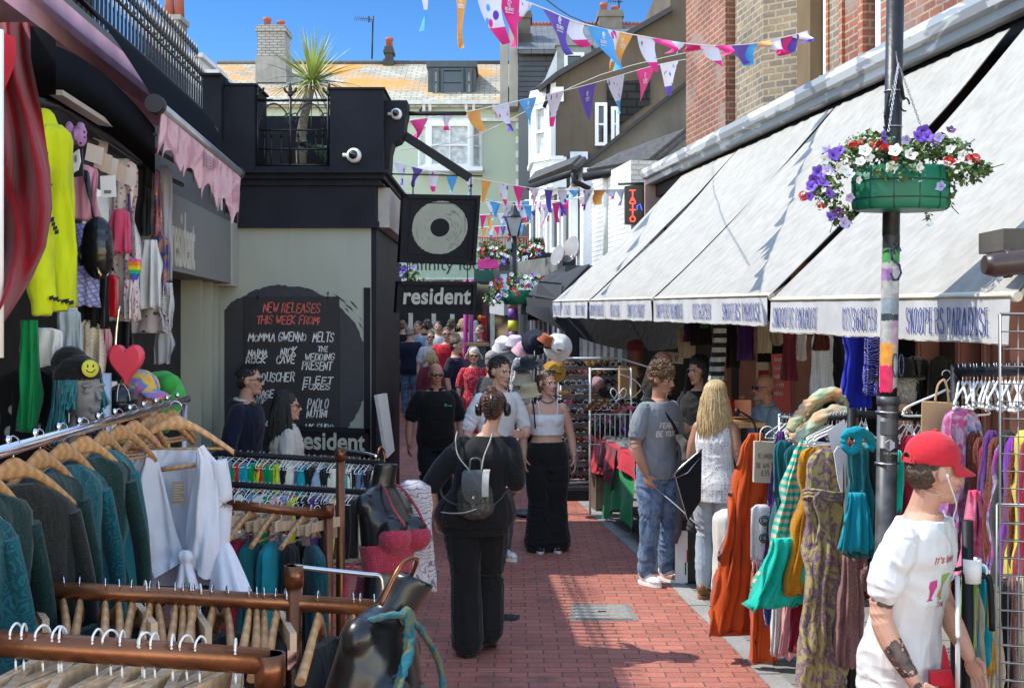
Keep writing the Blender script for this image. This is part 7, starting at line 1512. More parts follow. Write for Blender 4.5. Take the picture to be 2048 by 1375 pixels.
t=thing('cap','shiny black baseball cap with white stitching beside the coral heart bag','hat',P(240,820,5.2));m=MB();c=P(240,800,5.2);m.ell(c,(.075,.085,.07),16);m.ell(c+V((.05,-.05,-.03)),(.06,.06,.012),12);remesh(m,.006,2).build('crown',blkleather,t);m=MB()
for a in(-.5,.2,.9):m.tube([c+V((.077*sin(a)*cos(b),-.087*cos(a)*cos(b),.072*sin(b)))for b in[i*.16 for i in range(10)]],.002,4)
m.build('stitching',white,t)
t=thing('green_form','bright green cloth draped over a pointed display form behind the chrome rail end','display form',P(330,870,5.9));m=MB();drape(m,P(322,742,5.9),.24,.30,'bulge',.1,.3,4,.012,seed=3);m.ell(P(335,765,5.8),(.05,.05,.05),14);m.ell(P(352,792,5.85),(.045,.05,.05),12);remesh(m,.008,3,lambda v:.01*noise.noise(v*14)).build('cloth',FAB('frog_green',(.03,.36,.05),(.05,.42,.07)),t)
t=thing('steel_pole','thick brushed steel pole between the two mannequin heads','pole',P(206,960,4.9));MB().tube([V((P(206,0,4.9).x,4.9,.0)),P(206,746,4.9)],.033,18).build('tube',steel,t)
# ---- 6. pink awning
t=thing('pink_awning','faded pink awning with a ragged scalloped valance seen from beneath its black underside','awning',V((-1.9,6.5,3.1)))
a,b=P(315,212,5.75),P(476,346,8.0);wa,wb=V((XF(5.0)+.16,5.0,3.66)),V((XF(8.1)+.16,8.1,3.66))
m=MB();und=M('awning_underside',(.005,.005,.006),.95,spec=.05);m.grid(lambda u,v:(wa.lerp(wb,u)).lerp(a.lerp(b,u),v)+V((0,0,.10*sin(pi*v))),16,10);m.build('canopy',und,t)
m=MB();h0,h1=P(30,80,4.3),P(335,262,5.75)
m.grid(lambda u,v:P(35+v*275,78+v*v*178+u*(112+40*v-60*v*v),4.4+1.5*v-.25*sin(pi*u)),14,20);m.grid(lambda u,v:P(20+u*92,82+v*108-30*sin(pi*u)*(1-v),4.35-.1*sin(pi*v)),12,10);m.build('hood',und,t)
m=MB();m.tube([a-(b-a)*.02,b],.032,14);m.build('front_bar',M('alu_bar',(.45,.45,.46),.3,.7),t);m=MB();m.tube([a-(b-a)*.03,a+V((0,0,0))],.045,14);m.tube([b,b+(b-a)*.012],.042,14);m.parts('end_cap',bshoe,t)
m=MB();R_=random.Random(14)
n=120;top,bot=[],[]
for i in range(n+1):
 f=i/n;p=a.lerp(b,f);sc_=abs(sin(pi*(f*14)))**.7;l_=.155+.085*f**1.5+.10*(1-sc_)*(.5+.9*f)-.05*(1-f)*sc_*(.3+.7*R_.random()*.3);top.append(p-V((-.02,0,.03)));bot.append(p+V((-.0+.015*sin(f*60),0,-.03-l_)))
mid=[x.lerp(y,.5)+V((.012*sin(i*.4),0,0))for i,(x,y)in enumerate(zip(top,bot))]
m.rings([top,mid,bot],False,False);m.rings([[p+V((-.004,0,0))for p in r][::-1]for r in(top,mid,bot)],False,False);val=m.build('valance',FAB('pink_valance',srgb(205,152,164),srgb(222,182,188),'tie',.7,srgb(192,132,146)),t)
m=MB();dr_=(b-a).normalized()
for r in range(5):
 p=a.lerp(b,.42)+V((.03,0,-.075-r*.017));strokes(m,'XNHEIU AMT REOL HEMTI'[:18-r*2],p,dr_,(0,0,1),.012,.022,.006,.0025)
m.build('worn_lettering',M('worn_ink',(.22,.12,.15),.9),val)
m=MB();m.bar(P(112,185,4.6),P(250,272,5.6),.05,.02);m.build('strut',M('strut_buff',(.38,.33,.27),.5),t);m=MB();m.tube([P(270,285,5.7),P(312,268,5.75)],.012,6);m.tube([P(60,200,4.4),P(130,215,5),P(280,320,6)],.02,8);m.build('arm',iron,t)
# ================================================================ right side stalls
RG='colourful clothes on the racks by the lamp post'
def rail(lab,a,b,r,mat,posts):
 t=thing('clothes_rail',lab,'clothes rail',(a.x,a.y,0));MB().tube([a,b],r,12).build('rail',mat,t)
 for p in posts:MB().tube([V((p.x,p.y,0)),p+V((0,0,r*1.3))],r*1.1,12).build('post',mat,t)
 return t
ra1,rb1=P(1560,832,7.9),P(1640,836,7.4)
rail('chrome clothes rail carrying the burnt orange clothes',ra1,rb1,.013,chrome,[ra1]);ra2,rb2=P(1703,826,6.0),P(1856,836,6.3)
rail('black clothes rail crossing behind the lamp post',ra2,rb2,.02,black,[ra2,rb2])
ra2b=P(1600,838,8.0);rail('second black rail running back from the lamp post under the heap of scarves',ra2+V((0,.05,-.02)),ra2b,.016,black,[])
ra3,rb3=P(1912,742,5.3),P(2120,738,4.7);rail('black clothes rail crowded with hooks at the right edge',ra3,rb3,.022,black,[ra3])
HG='white hangers on the racks by the lamp post'
for i in range(16):f=.03+i*.06;p=(ra2+V((0,.05,-.02))).lerp(ra2b,f);hanger('white',p+V((0,0,.02)),.25+.25*sin(i*2.1),'white plastic hanger on the rail under the heap of scarves',HG,.85,.1*sin(i*1.7))
for i,px in enumerate((1722,1730,1806,1814,1822,1834,1846)):p=ra2.lerp(rb2,(px-1703)/153);hanger('steel',p+V((0,0,.024)),1.1+.3*sin(i*2),'white hanger on the black rail behind the lamp post',HG,.8,.08*sin(i))
for i in range(24):p=ra3.lerp(rb3,.03+i*.04);hanger('steel',p+V((0,0,.026)),1.15+.2*sin(i*2.3),'white hanger packed on the black rail at the right edge','white hangers on the right hand rail',.95,.05*sin(i*1.9))
for i in range(9):p=ra1.lerp(rb1,.05+i*.11);hanger('steel',p+V((0,0,.016)),.7+.2*sin(i),'metal hooked hanger on the chrome rail by the orange clothes','hangers on the chrome rail on the right',.8)
G_=[('dress','long burnt orange dress at the street end of the racks','scarf',1512,866,1262,112,7.5,orng,.15,-38,.03),('trousers','dark rust trousers behind the cream tote bag','leg',1530,930,1225,62,7.6,rust,0,-6,.012),('trousers','burnt orange trousers low behind the mint scarf','leg',1532,1060,1322,58,7.3,orng,.1,-6,.016),('scarf','purple printed scarf hanging beside the tote bag','scarf',1562,862,1180,44,7.2,prp,.2,-22,.014),('scarf','rose brown printed scarf under the white hangers','scarf',1590,862,1030,66,7.3,rosep,0,-10,.012),('scarf','mint and peach checked scarf blown towards the street','scarf',1612,880,1180,92,6.6,mcheck,.1,-58,.022),('scarf','bright mint end of a scarf blown towards the street','skirt',1578,1075,1212,112,6.5,mintf,.25,-34,.024),('dress','mustard dotted dress between the mint scarf and the yellow dress','dress',1638,890,1185,84,6.5,must,.3,-36,.02),('dress','crimson patterned skirt below the mustard dress','skirt',1618,1050,1300,60,6.6,crim,0,-14,.016),('skirt','pale pink skirt low beneath the mint scarf','skirt',1590,1185,1312,64,6.7,fpink,0,-4,.014),('skirt','white underskirt beside the pale pink skirt','straight',1560,1190,1308,30,6.75,whc,0,-4,.01),('scarf','blue floral cloth corner under the mint scarf','scarf',1540,1160,1250,36,7.0,bluef,0,8,.01),('dress','long yellow and purple swirl dress with a tied waist','dress',1658,896,1400,98,6.0,ypur,.1,-14,.024),('skirt','deep red skirt behind the yellow swirl dress','skirt',1690,930,1280,52,6.3,crim,0,0,.014),('dress','teal cotton dress left of the lamp post','dress',1716,888,1110,54,5.8,teal,0,6,.014),('skirt','turquoise sunlit skirt left of the lamp post','skirt',1714,985,1100,58,5.75,tq,0,-4,.012),('top','rust red blouse beside the teal dress','top',1698,880,1010,30,5.95,rust,0,0,.01),('skirt','rose printed skirt low behind the red cap man','skirt',1700,1110,1330,52,5.9,rosep,0,0,.014),('scarf','emerald and turquoise scarf right of the lamp post','scarf',1796,900,1020,36,5.9,mintf,0,-12,.012),('scarf','plum scarf right of the lamp post','straight',1788,880,1180,30,6.1,FAB('plum',(.16,.01,.06)),0,0,.01),('dress','dark crimson dress behind the red cap','dress',1820,870,1100,60,6.1,crim,0,0,.014),('dress','blue and purple tie dyed dress behind the red cap peak','dress',1922,815,1105,74,5.1,tied2,.3,-14,.02),('dress','pink tie dyed dress low beside the printed T-shirt','skirt',1960,980,1150,74,5.0,FAB('pink_tie',(.62,.06,.14),(.7,.2,.3),'tie',1.5),.2,-18,.02),('skirt','orange cloth strip low behind the man in the red cap','straight',1893,1000,1190,34,5.2,orng,0,0,.012),('scarf','red and crimson scarf behind the man in the red cap','straight',1872,980,1230,30,5.3,crim,0,0,.014),('skirt','sequined rust skirt behind the white mug','skirt',1902,1120,1230,42,5.1,rust,0,0,.012)]
for i,px in enumerate(range(1950,2062,11)):
 c_=[rust,rust,crim,prp,rust,tied,olive,FAB('violet',(.16,.02,.30)),rust,FAB('lemon',(.6,.5,.06)),crim][i];l_=['rust and gold','brown patterned','crimson','dark purple','bronze','pink tie dyed','olive black','bright violet','copper brown','lemon yellow','dark red'][i]
 G_.append(('dress',l_+' dress, '+('first second third fourth fifth sixth seventh eighth ninth tenth eleventh'.split()[i])+' from the left in the row at the right edge','dress',px,860+i%3*14,1130+i%4*30,34,5.1-i*.04,c_,.9,0,.014))
for i,(px,y0,y1,c_,l_)in enumerate(((1948,1160,1375,cream,'beige'),(1962,1130,1330,tq,'bright blue knitted'),(1975,1150,1340,FAB('amber',(.6,.32,.03)),'amber yellow'),(1990,1170,1400,cream,'sand coloured'),(2006,1160,1400,olive,'dark olive'),(2024,1150,1400,rosep,'brown lace'),(2040,1150,1400,cream,'stone coloured'),(1935,1100,1300,FAB('lime',(.3,.45,.1)),'lime green'))):G_.append(('scarf',l_+' scarf hanging low behind the wire grid','scarf',px,y0,y1,26,4.6,c_,0,(-1)**i*6,.012))
R_=random.Random(77)
for i,px in enumerate(range(1566,2000,24)):
 c_,l_=R_.choice(((crim,'dark crimson'),(rust,'rust brown'),(prp,'dark purple'),(olive,'olive black'),(teal,'deep teal'),(maroon,'wine red'),(must,'mustard'),(blk,'black'),(rosep,'rose brown')))
 G_.append(('dress',l_+' dress in the packed back row behind the lamp post racks','dress',px,868+R_.randint(-8,30),R_.randint(1150,1290),46,7.0-.7*(px-1566)/434,c_,R_.uniform(.1,.7),R_.randint(-6,6),.016))
for n,l,k,px,y0,y1,wp,d,mt,yw,le,am in G_:hung(n,l,'garment',k,px,y0,y1,wp,d,mt,yw,.028,8,am*1.35,le,RG,hem=.014)
m=MB();d=5.95
for z in(0,1,2):m.tube([P(1655+42*cos(a)-6,982+z*7+4*sin(a*2),d-.07*sin(a)-.0)for a in[i*pi/8 for i in range(17)]],.008,6)
m.tube(smoothpath([P(1640,985,d-.08),P(1628,1000,d-.1),P(1640,1040,d-.09),P(1632,1090,d-.09)],4),.008,6);m.build('belt',ypur,None,'twisted cloth belt tied round the yellow and purple swirl dress','belt')
t=thing('white_label_card','large white card tucked into the neck of the yellow swirl dress','card',P(1690,1005,5.9));m=MB();m.poly([P(a,b,5.92)for a,b in[(1668,905),(1676,892),(1692,890),(1700,930),(1704,975),(1690,1012),(1676,960)]],(0,.012,0),1);m.build('card',whc,t)
m=MB();m.poly([P(a,b,5.97)for a,b in[(1655,862),(1688,838),(1700,870),(1664,905)]],(.004,.012,0),1);m.build('card',whc,None,'tilted white card above the yellow swirl dress','card')
m=MB();m.tube([P(1702+15*cos(a),882+20*sin(a),5.75)for a in[i*pi/8 for i in range(17)]],.02,8,False);m.tube(smoothpath([P(1700,866,5.75),P(1720,862,5.75),P(1742,880,5.8),P(1738,900,5.8)]),.025,8);remesh(m,.006,1,lambda v:.004*noise.noise(v*60)).build('scarf',tq,None,'turquoise scarf rolled over a hanger left of the lamp post','scarf')
hp_=FAB('pale_striped_scarf',(.55,.50,.36),(.34,.46,.30),'tie',1.4,(.62,.32,.16));m=MB()
for i,q in enumerate([[(1505,870),(1560,832),(1620,800),(1680,795),(1690,815)],[(1520,880),(1580,820),(1640,790),(1680,800)],[(1510,860),(1570,810),(1630,785),(1675,788)],[(1530,885),(1600,840),(1660,820),(1700,830)]]):m.tube(smoothpath([P(a,b,7.0-.1*i)for a,b in[(x*.62+1690*.38 if x<1690 else x,y)for x,y in q]],4),.035+.008*i,10,flat=.6)
remesh(m,.008,1,lambda v:.012*noise.noise(V((v.x*10+v.z*30,v.y*10,v.z*50-v.x*22)))).build('scarf',hp_,None,'heap of pale green and peach scarves thrown over the rail left of the lamp post','scarf')
t=thing('tote_bag','cream canvas tote bag with handwritten words hung in front of the orange dress','bag',P(1532,965,7.2));d=7.2;m=MB();m.poly([P(1510,882,d),P(1556,884,d),P(1556,966,d),P(1508,964,d)],(0,.05,0),1);m.build('bag',cream,t);m=MB();m.tube(smoothpath([P(1520,884,d),P(1522,860,d),P(1536,852,d),P(1548,862,d),P(1550,884,d)],4),.008,6,flat=.5);m.build('handle',offwhite,t)
m=MB();strokes(m,'Kimono',P(1517,916,d-.004),(1,0,0),(0,0,1),.032,.016,.004,.004);strokes(m,'Sequin Top',P(1513,934,d-.004),(1,0,0),(0,0,1),.028,.012,.002,.004);strokes(m,'$15',P(1522,950,d-.004),(1,0,0),(0,0,1),.03,.018,.004,.004);m.build('lettering',M('pencil',(.22,.17,.10),.8),t)
t=thing('crochet_panel','white crochet panel with two dark eye motifs hung on the rust trousers','textile',P(1522,1120,7.25));m=MB();drape(m,P(1522,1008,7.2),.125,.33,'straight',.012,0,5,.006,seed=2);m.build('cloth',lace,t);m=MB()
for y in(1040,1075):
 for r,w_ in((.034,.004),(.02,.005)):m.tube([P(1530,y,7.17)+V((cos(a)*r,0,sin(a)*r*.8))for a in[i*pi/8 for i in range(17)]],w_,5)
m.parts('motif',M('dark_green',(.02,.06,.05),.8),t);m=MB()
for i in range(12):a=P(1504+i*3.3,1117,7.19);m.tube([a,a+V((rnd.uniform(-.01,.01),0,-rnd.uniform(.05,.09)))],.0025,4)
m.build('fringe',whc,t)
t=thing('paper_bag','brown paper carrier bag hung at the end of the right hand rail','bag',P(1880,865,5.2));d=5.2;m=MB();m.poly([P(1845,803,d),P(1905,806,d),P(1902,868,d),P(1843,866,d)],(.02,.07,0),1);m.poly([P(1905.5,806,d),P(1925,800,d+.12),P(1922,860,d+.12),P(1902.5,868,d)],(.004,.006,0),1);m.build('bag',M('kraft_paper',(.46,.29,.15),.8,var=.12,vs=4,bump=.2,bs=12),t);m=MB()
for q in([(1870,804),(1876,770),(1888,758)],[(1898,806),(1894,775),(1888,758)]):m.tube(smoothpath([P(a,b,d+.02)for a,b in q]),.005,6)
m.build('handle',MC['kraft_paper'],t)
hanger('white',P(1893,745,5.35),.2,'large white hanger above the brown paper bag',HG,1.0)
def grid(lab,c4,nx,ny,r):
 a,b,c_,e=[V(q)for q in c4];t=thing('wire_grid',lab,'display grid',(a.x,a.y,0));m=MB();m.tube([a,b,c_,e,a],r*2.4,8);m.build('frame',M('grid_grey',(.16,.16,.165),.35,.5),t);m=MB()
 for i in range(1,nx):m.tube([a.lerp(b,i/nx),e.lerp(c_,i/nx)],r,6)
 for i in range(1,ny):m.tube([a.lerp(e,i/ny)+V((0,-r,0)),b.lerp(c_,i/ny)+V((0,-r,0))],r,6)
 m.build('wires',MC['grid_grey'],t)
def bz(px,py,d):p=P(px,py,d);return p
x0=P(2000,0,4.0).x;zz=P(0,628,4.0).z;grid('tall grey wire display grid at the right edge in front of the rail',[V((x0,4.0,zz)),V((x0+.55,3.85,zz)),V((x0+.55,3.85,.02)),V((x0,4.0,.02))],10,36,.0024)
x0=P(1993,0,4.12).x;zz=P(0,1008,4.12).z;grid('shorter grey wire grid standing behind the tall one',[V((x0,4.12,zz)),V((x0+.6,4.05,zz)),V((x0+.6,4.05,.02)),V((x0,4.12,.02))],16,24,.002)
t=thing('dream_catcher','round white crochet dream catcher hung edge on behind the printed T-shirt','ornament',P(1916,1370,4.3));c=P(1915,1262,4.3);Ry=Matrix.Rotation(1.22,3,'Z');D_=lambda r,a:c+Ry@V((r*cos(a),0,r*sin(a)));m=MB();m.tube([D_(.192,i*pi/20)for i in range(41)],.008,8);m.build('hoop',whc,t);m=MB()
for k in range(1,5):
 r=.192*k/5
 for i in range(24):a=i*pi/12;m.tube([D_(r,a),D_(r+.038,a+pi/24),D_(r,a+pi/12)],.0035,4,False)
m.lathe([(.03,0),(.03,.004)],c,16,Ry@V((0,1,0)));m.build('web',whc,t)
m=MB();c=P(1943,1140,4.5);m.lathe([(.033,-.045),(.036,.0),(.036,.045),(.031,.045),(.031,-.035)],c,20);t=thing('mug','small white mug hooked on the black frame beside the printed T-shirt','mug',c-V((0,0,.045)));m.build('cup',white,t);MB().tube([c+V((.036+.02*sin(a),-.005,.024*cos(a)))for a in[i*pi/8 for i in range(9)]],.005,6).build('handle',white,t)
t=thing('display_stand','black tubular stand behind the printed T-shirt holding the white mug','stand',P(1935,1375,4.5));m=MB();m.tube([P(1935,1040,4.5),V((P(1935,0,4.5).x,4.5,0))],.022,10);m.tube(smoothpath([P(1935,1158,4.5),P(1965,1150,4.5),P(1980,1165,4.5),P(1984,1260,4.5)]),.012,8);m.tube(smoothpath([P(1885,1120,4.55),P(1910,1138,4.5),P(1936,1128,4.5)]),.008,8);m.build('tube',black,t)
m=MB();m.obox(P(1862,1372,4.2),(.08,.02,0),(0,.03,0),(0,0,.05));m.poly([P(1890,1290,4.25),P(1912,1375,4.25),P(1880,1385,4.25)],(0,.02,0),1);m.build('cloth',redc,None,'corner of red cloth below the white crochet dream catcher','cloth')
t=thing('plinth','white cloth covered plinth between the blonde woman and the orange dress','stand',PG(1455,1240));c=PG(1452,1236);m=MB();drape(m,V((c.x+.03,c.y,.78)),.25,.77,'straight',.10,.3,9,.010,seed=7);m.build('cloth',FAB('cream_white_cloth',(.64,.63,.56)),t)
t=thing('suitcase','dark case with a red and green striped white panel behind the grey T-shirt man','case',PG(1370,1170));c=PG(1352,1168);m=MB();m.obox(c+V((.0,.02,.01)),(.36,.05,0),(-.03,.4,0),(0,0,.50));m.build('shell',M('case_black',(.015,.014,.014),.5),t);m=MB();m.obox(c+V((-.006,.03,.012)),(.10,.0,0),(0,-.03,0),(0,0,.42));m.build('panel',white,t);m=MB();m.obox(c+V((.085,-.005,.18)),(.012,0,0),(0,-.004,0),(0,0,.1));m.build('stripe',redc,t);m=MB();m.obox(c+V((.07,-.005,.08)),(.012,0,0),(0,-.004,0),(0,0,.1));m.build('stripe',grn,t)
U_=[('top','white lace top sunlit under the second awning','top',1645,662,800,44,8.2,lace,0),('dress','cobalt blue dress hanging behind the lamp post','dress',1712,650,815,66,7.6,cob,.1),('dress','cobalt dress with white swirl print touching the lamp post','straight',1746,665,790,32,7.5,cobp,.1),('top','black lace top between the white lace top and cobalt dress','top',1678,670,780,34,8.3,blk,0),('scarf','rust neck scarf above the white lace top','scarf',1640,655,700,28,8.0,rust,0),('shawl','tartan shawl below the white lace top','straight',1632,790,860,24,8.4,FAB('tartan',(.3,.12,.08),(.12,.10,.07),'check',2.5),0),('hoodie','olive hooded top hanging in the shop window','top',1832,712,830,50,7.6,olive,0),('hoodie','second olive hooded top nearest the right edge','top',1882,712,830,46,7.3,olive,0),('scarf','purple fringed scarf under the second awning','straight',1492,640,720,34,10.2,FAB('deep_purple',(.06,.02,.13)),0),('scarf','cream fringed scarf under the second awning','straight',1528,640,705,26,10.0,cream,0),('bag','cream cloth bag under the second awning','bulge',1556,640,690,30,9.6,cream,0),('scarf','black scarf under the second awning','straight',1466,640,735,24,10.6,blk,0),('scarf','dark shawl under the third awning','straight',1400,632,690,40,11.6,blk,0),('scarf','violet scarf under the third awning','straight',1376,632,682,16,11.8,prp,0),('scarf','green scarf under the third awning','straight',1408,628,655,14,11.4,grn,0),('bag','dangling cream tassels below the third awning','straight',1372,655,715,34,12.0,cream,0),('scarf','tan scarf beside the salmon pilaster','straight',1444,650,760,16,10.9,FAB('tan_top',(.3,.2,.12)),0),('scarf','white and black striped banner leaning under the awning','straight',1440,640,850,26,9.9,FAB('bw_stripe',(.5,.5,.48),(.02,.02,.02),'stripe',.8),.2),('dress','wine dress at the back of the stall','dress',1578,640,760,30,9.4,maroon,0),('scarf','white scarf under the nearest awning','straight',1602,650,720,16,8.9,lace,0)]
for n,l,k,px,y0,y1,wp,d,mt,yw in U_:hung(n,l,'garment',k,px,y0,y1,wp,d,mt,yw,.028,7,.017,-24 if 'banner' in l else 0,'goods hung under the white awnings')
t=thing('notice_board','tall red board covered in white handwriting beside the seated stallholder','sign',P(1568,830,11.4));d=11.4;m=MB();m.poly([P(1543,708,d),P(1578,706,d),P(1582,828,d),P(1546,824,d)],(0,.03,0),1);m.build('board',M('board_red',(.52,.012,.012),.45),t);m=MB()
for i,tx in enumerate(('RAINBOW','YARN','HAPPY','OPEN','MIND')):strokes(m,tx,P(1548,722+i*17,d-.004),(1,0,-.05),(0,0,1),.036,.019,.005,.0045,jit=.1)
m.build('handwriting',chk,t)
t=thing('picture_frame','cream framed red print behind the seated stallholder','picture',P(1525,790,10.4));d=11.5;m=MB();m.poly([P(1512,724,d),P(1544,724,d),P(1544,820,d),P(1512,820,d)],(0,.03,0),1);m.build('frame',M('frame_cream',(.42,.36,.24),.6),t);m=MB();m.poly([P(1517,740,d-.006),P(1538,740,d-.006),P(1538,800,d-.006),P(1517,800,d-.006)]);m.build('print',FAB('red_print',(.30,.02,.02),(.5,.3,.25),'floral',1.5),t)
t=thing('price_sign','cream card sign reading £ 8 on the sunglasses stall','sign',P(1350,730,12.2));d=12.2;m=MB();m.poly([P(1322,702,d),P(1368,706,d),P(1366,728,d),P(1322,724,d)],(0,.01,0),1);m.build('card',M('sign_cream',(.50,.45,.35),.7),t);fontmesh('£ 8',.075,P(1347,722,d-.004),(1,0,0),(0,0,1)).build('lettering',bshoe,t)
t=thing('stall_table','small wooden topped table with black legs beside the seated stallholder','table',P(1495,1000,10.2));a=P(1478,846,9.9);m=MB();m.box(a.x-.15,a.x+.20,9.8,10.6,a.z-.03,a.z+.012);m.build('tabletop',hangwood,t)
for x in(a.x-.12,a.x+.17):
 for y in(9.83,10.55):MB().box(x-.02,x+.02,y,y+.04,0,a.z-.03).build('leg',black,t)
m=MB();b=V((a.x+.15,10.1,a.z));m.tube(smoothpath([P(1500,905,9.7),P(1512,870,9.7),P(1505,840,9.7),P(1480,822,9.7)]),.008,6);m.ell(P(1474,824,9.7),(.025,.025,.035),10);m.build('desk_lamp',iron,None,'black gooseneck lamp bent over the stall table','lamp')
m=MB();m.box(P(1478,0,10).x,P(1512,0,10).x,10.2,10.4,P(0,834,10).z,P(0,802,10).z);m.build('red_box',redpat,None,'glossy red box on the stall table in front of the stallholder','box')
t=thing('bar_stool','black stool under the seated stallholder in the blue shirt','stool',(P(1537,0,10.9).x,10.9,0));xx=P(1537,0,10.9).x;sz=1.667-1.75+.95-.12;MB().lathe([(.17,-.03),(.18,0),(.17,.02)],(xx,10.95,sz),20).build('seat',black,t)
for a in range(4):MB().tube([V((xx+.12*cos(a*pi/2+.7),10.95+.12*sin(a*pi/2+.7),sz-.03)),V((xx+.19*cos(a*pi/2+.7),10.95+.19*sin(a*pi/2+.7),0))],.014,8).build('leg',black,t)
# ---- sunglasses stall
d=14.0;t=thing('sunglasses_rack','white wire rack full of sunglasses with heart scrolls beside the hat stand','rack',(P(1185,0,d).x,d,0));m=MB()
A_,B_r,Cc,Dd=P(1122,716,d),P(1238,716,d),P(1176,755,d-1.2),P(1300,742,d-.6)
for px,dd in((1122,d),(1238,d),(1180,d-1.2),(1262,d-1.2),(1302,d-.9)):m.tube([V((P(px,0,dd).x,dd,.1)),P(px,716 if dd==d else 735,dd)],.012,8)
m.tube([A_,B_r],.012,8);m.tube([P(1122,965,d),P(1238,962,d)],.012,8);m.tube([P(1238,716,d),P(1302,735,d-.9)],.01,8);m.tube([P(1180,738,d-1.2),P(1262,738,d-1.2)],.008,8)
for k in range(13):m.tube([P(1122,730+k*19,d),P(1238,730+k*19,d)],.004,5)
for k in range(9):m.tube([P(1180+k*10,828,d-1.2),P(1180+k*10,888,d-1.2)],.006,5)
for py in(828,888):m.tube([P(1178,py,d-1.2),P(1265,py,d-1.2)],.006,6)
m.build('frame',wire,t);m=MB()
for e in(1,-1):m.tube(smoothpath([P(1237,790,d-1.2)]+[P(1237+e*a,b,d-1.2)for a,b in((10,776),(16,784),(8,796),(2,784))],4),.007,6)
m.tube(smoothpath([P(1240,748,d-1.2),P(1270,760,d-1.2),P(1288,785,d-1.2),P(1282,800,d-1.2)]),.008,6);m.tube(smoothpath([P(1225,800,d-1.2),P(1262,796,d-1.2),P(1290,770,d-1.2)]),.006,6);m.build('scrollwork',wire,t)
MB().box(A_.x-.02,B_r.x+.02,d-.15,d+.3,gz(d),.22).build('base',black,t)
m=MB();m.box(A_.x+.01,B_r.x-.01,d+.06,d+.09,.25,1.72);m.build('backing',M('rack_grey',(.20,.19,.19),.7,var=.4,vs=14),t)
sg=thing('sunglasses','x','sunglasses',(0,0,0));lm=[M('lens_black',(.012,.012,.014),.08),M('lens_brown',(.10,.05,.03),.1),M('lens_pink',(.55,.12,.22),.15),M('lens_blue',(.10,.25,.45),.12),M('lens_gold',(.45,.28,.06),.12),M('lens_clear',(.55,.55,.58),.1)]
sgs=[]
for k,(nm_,lmm,fm)in enumerate((('black',lm[0],bshoe),('brown',lm[1],gold and M('frame_gold',(.5,.33,.1),.25,1)),('pink',lm[2],M('frame_pink',(.65,.15,.3),.3)),('blue',lm[3],chrome),('amber',lm[4],M('frame_amber',(.5,.2,.02),.3)),('white framed',lm[0],white),('red framed',lm[0],redpat),('green framed',lm[0],M('frame_green',(.05,.4,.1),.3)))):
 o=sg if k==0 else thing('sunglasses','x','sunglasses',(0,0,0))
 for e in(1,-1):
  MB().ell((e*.034,0,0),(.028,.006,.022),12).build('lens',lmm,o,local=True)
 m=MB();
 for e in(1,-1):m.tube([(e*.034+.03*cos(a),.001,.024*sin(a))for a in[i*pi/7 for i in range(15)]],.004,5);m.tube([(e*.063,.0,.01),(e*.068,.07,.008)],.003,5)
 m.tube([(-.008,0,.006),(.008,0,.006)],.003,5);m.build('frame',fm,o,local=True);o['label']='x';sgs.append((o,nm_))
R_=random.Random(17);used_=set()
for r in range(13):
 for c_ in range(9):
  k=R_.choice((0,0,0,1,0,5,2,3,4,0,6,0,1))if r<11 else R_.choice((0,6,6,2,7));o,nm_=sgs[k];p=P(1129+c_*12.8+R_.uniform(-2,2),726+r*19+R_.uniform(-2,2),d-.03)
  l_=nm_+' sunglasses in the %s part of the white wire rack'%('upper' if r<5 else 'middle' if r<9 else 'lower')
  if k in used_:o=copy_tree(o,p,R_.uniform(-.25,.25),l_)
  else:used_.add(k);o.location=p;o['label']=l_
  o['group']=nm_+' sunglasses on the white wire rack';o.scale=(1.05,)*3
for k,(o,nm_)in enumerate(sgs):
 if k not in used_:o.location=P(1210+k*4,850,d-1.3);o['label']=nm_+' sunglasses hung on the low wire fence of the stall'
for i in range(14):
 o,nm_=sgs[R_.choice((0,1,2,5,4))];copy_tree(o,P(1184+i*6,815-(i%3)*6,d-1.22),R_.uniform(-.3,.3),nm_+' sunglasses along the top of the low wire fence')['group']=nm_+' sunglasses on the low wire fence'
t=thing('cardboard_box','brown cardboard box standing on the sunglasses stall','box',P(1262,795,13.4));m=MB();m.poly([P(1240,732,13.3),P(1272,735,13.3),P(1274,796,13.3),P(1240,793,13.3)],(.0,.25,0),1);m.build('carton',M('cardboard',(.40,.25,.11),.8,var=.1),t);m=MB();m.poly([P(1240,731,13.3),P(1272,734,13.3),P(1285,748,13.45),P(1278,756,13.2)],(0,.004,.004),1);m.build('flap',MC['cardboard'],t)
for i,(px,py,w_,c_,l_)in enumerate(((1196,858,30,blkleather,'black handbag behind the low wire fence, left'),(1228,856,30,blkleather,'black handbag behind the low wire fence, centre'),(1252,862,22,FAB('deep_purple',(.06,.02,.13)),'dark purple bag behind the low wire fence'),(1215,785,38,blk,'black bag heap under the heart scrolls'),(1195,765,26,FAB('pinkish',(.35,.2,.22)),'pink printed pouch beside the cardboard box'))):m=MB();m.ell(P(px,py,13.0),(w_*.0027,.08,.11 if i<3 else .07),14);remesh(m,.015,1,lambda v:.02*noise.noise(v*13)).build('handbag',c_,None,l_,'bag')
t=thing('hat_model','mannequin head in dark red hat behind the sunglasses rack','mannequin head',P(1268,735,14.5));m=MB();m.ell(P(1270,712,14.5),(.1,.1,.16),14);m.build('head',M('rust_paint',(.22,.08,.05),.5),t);m=MB();m.ell(P(1270,692,14.5),(.11,.11,.09),14);m.build('hat',maroon,t)
t=thing('market_table','trestle table draped in red and green cloth with silver trays on it','table',(1.35,12.4,0));d1,d2=11.2,13.2;xa=lambda y:.93+.12*(13.2-y)
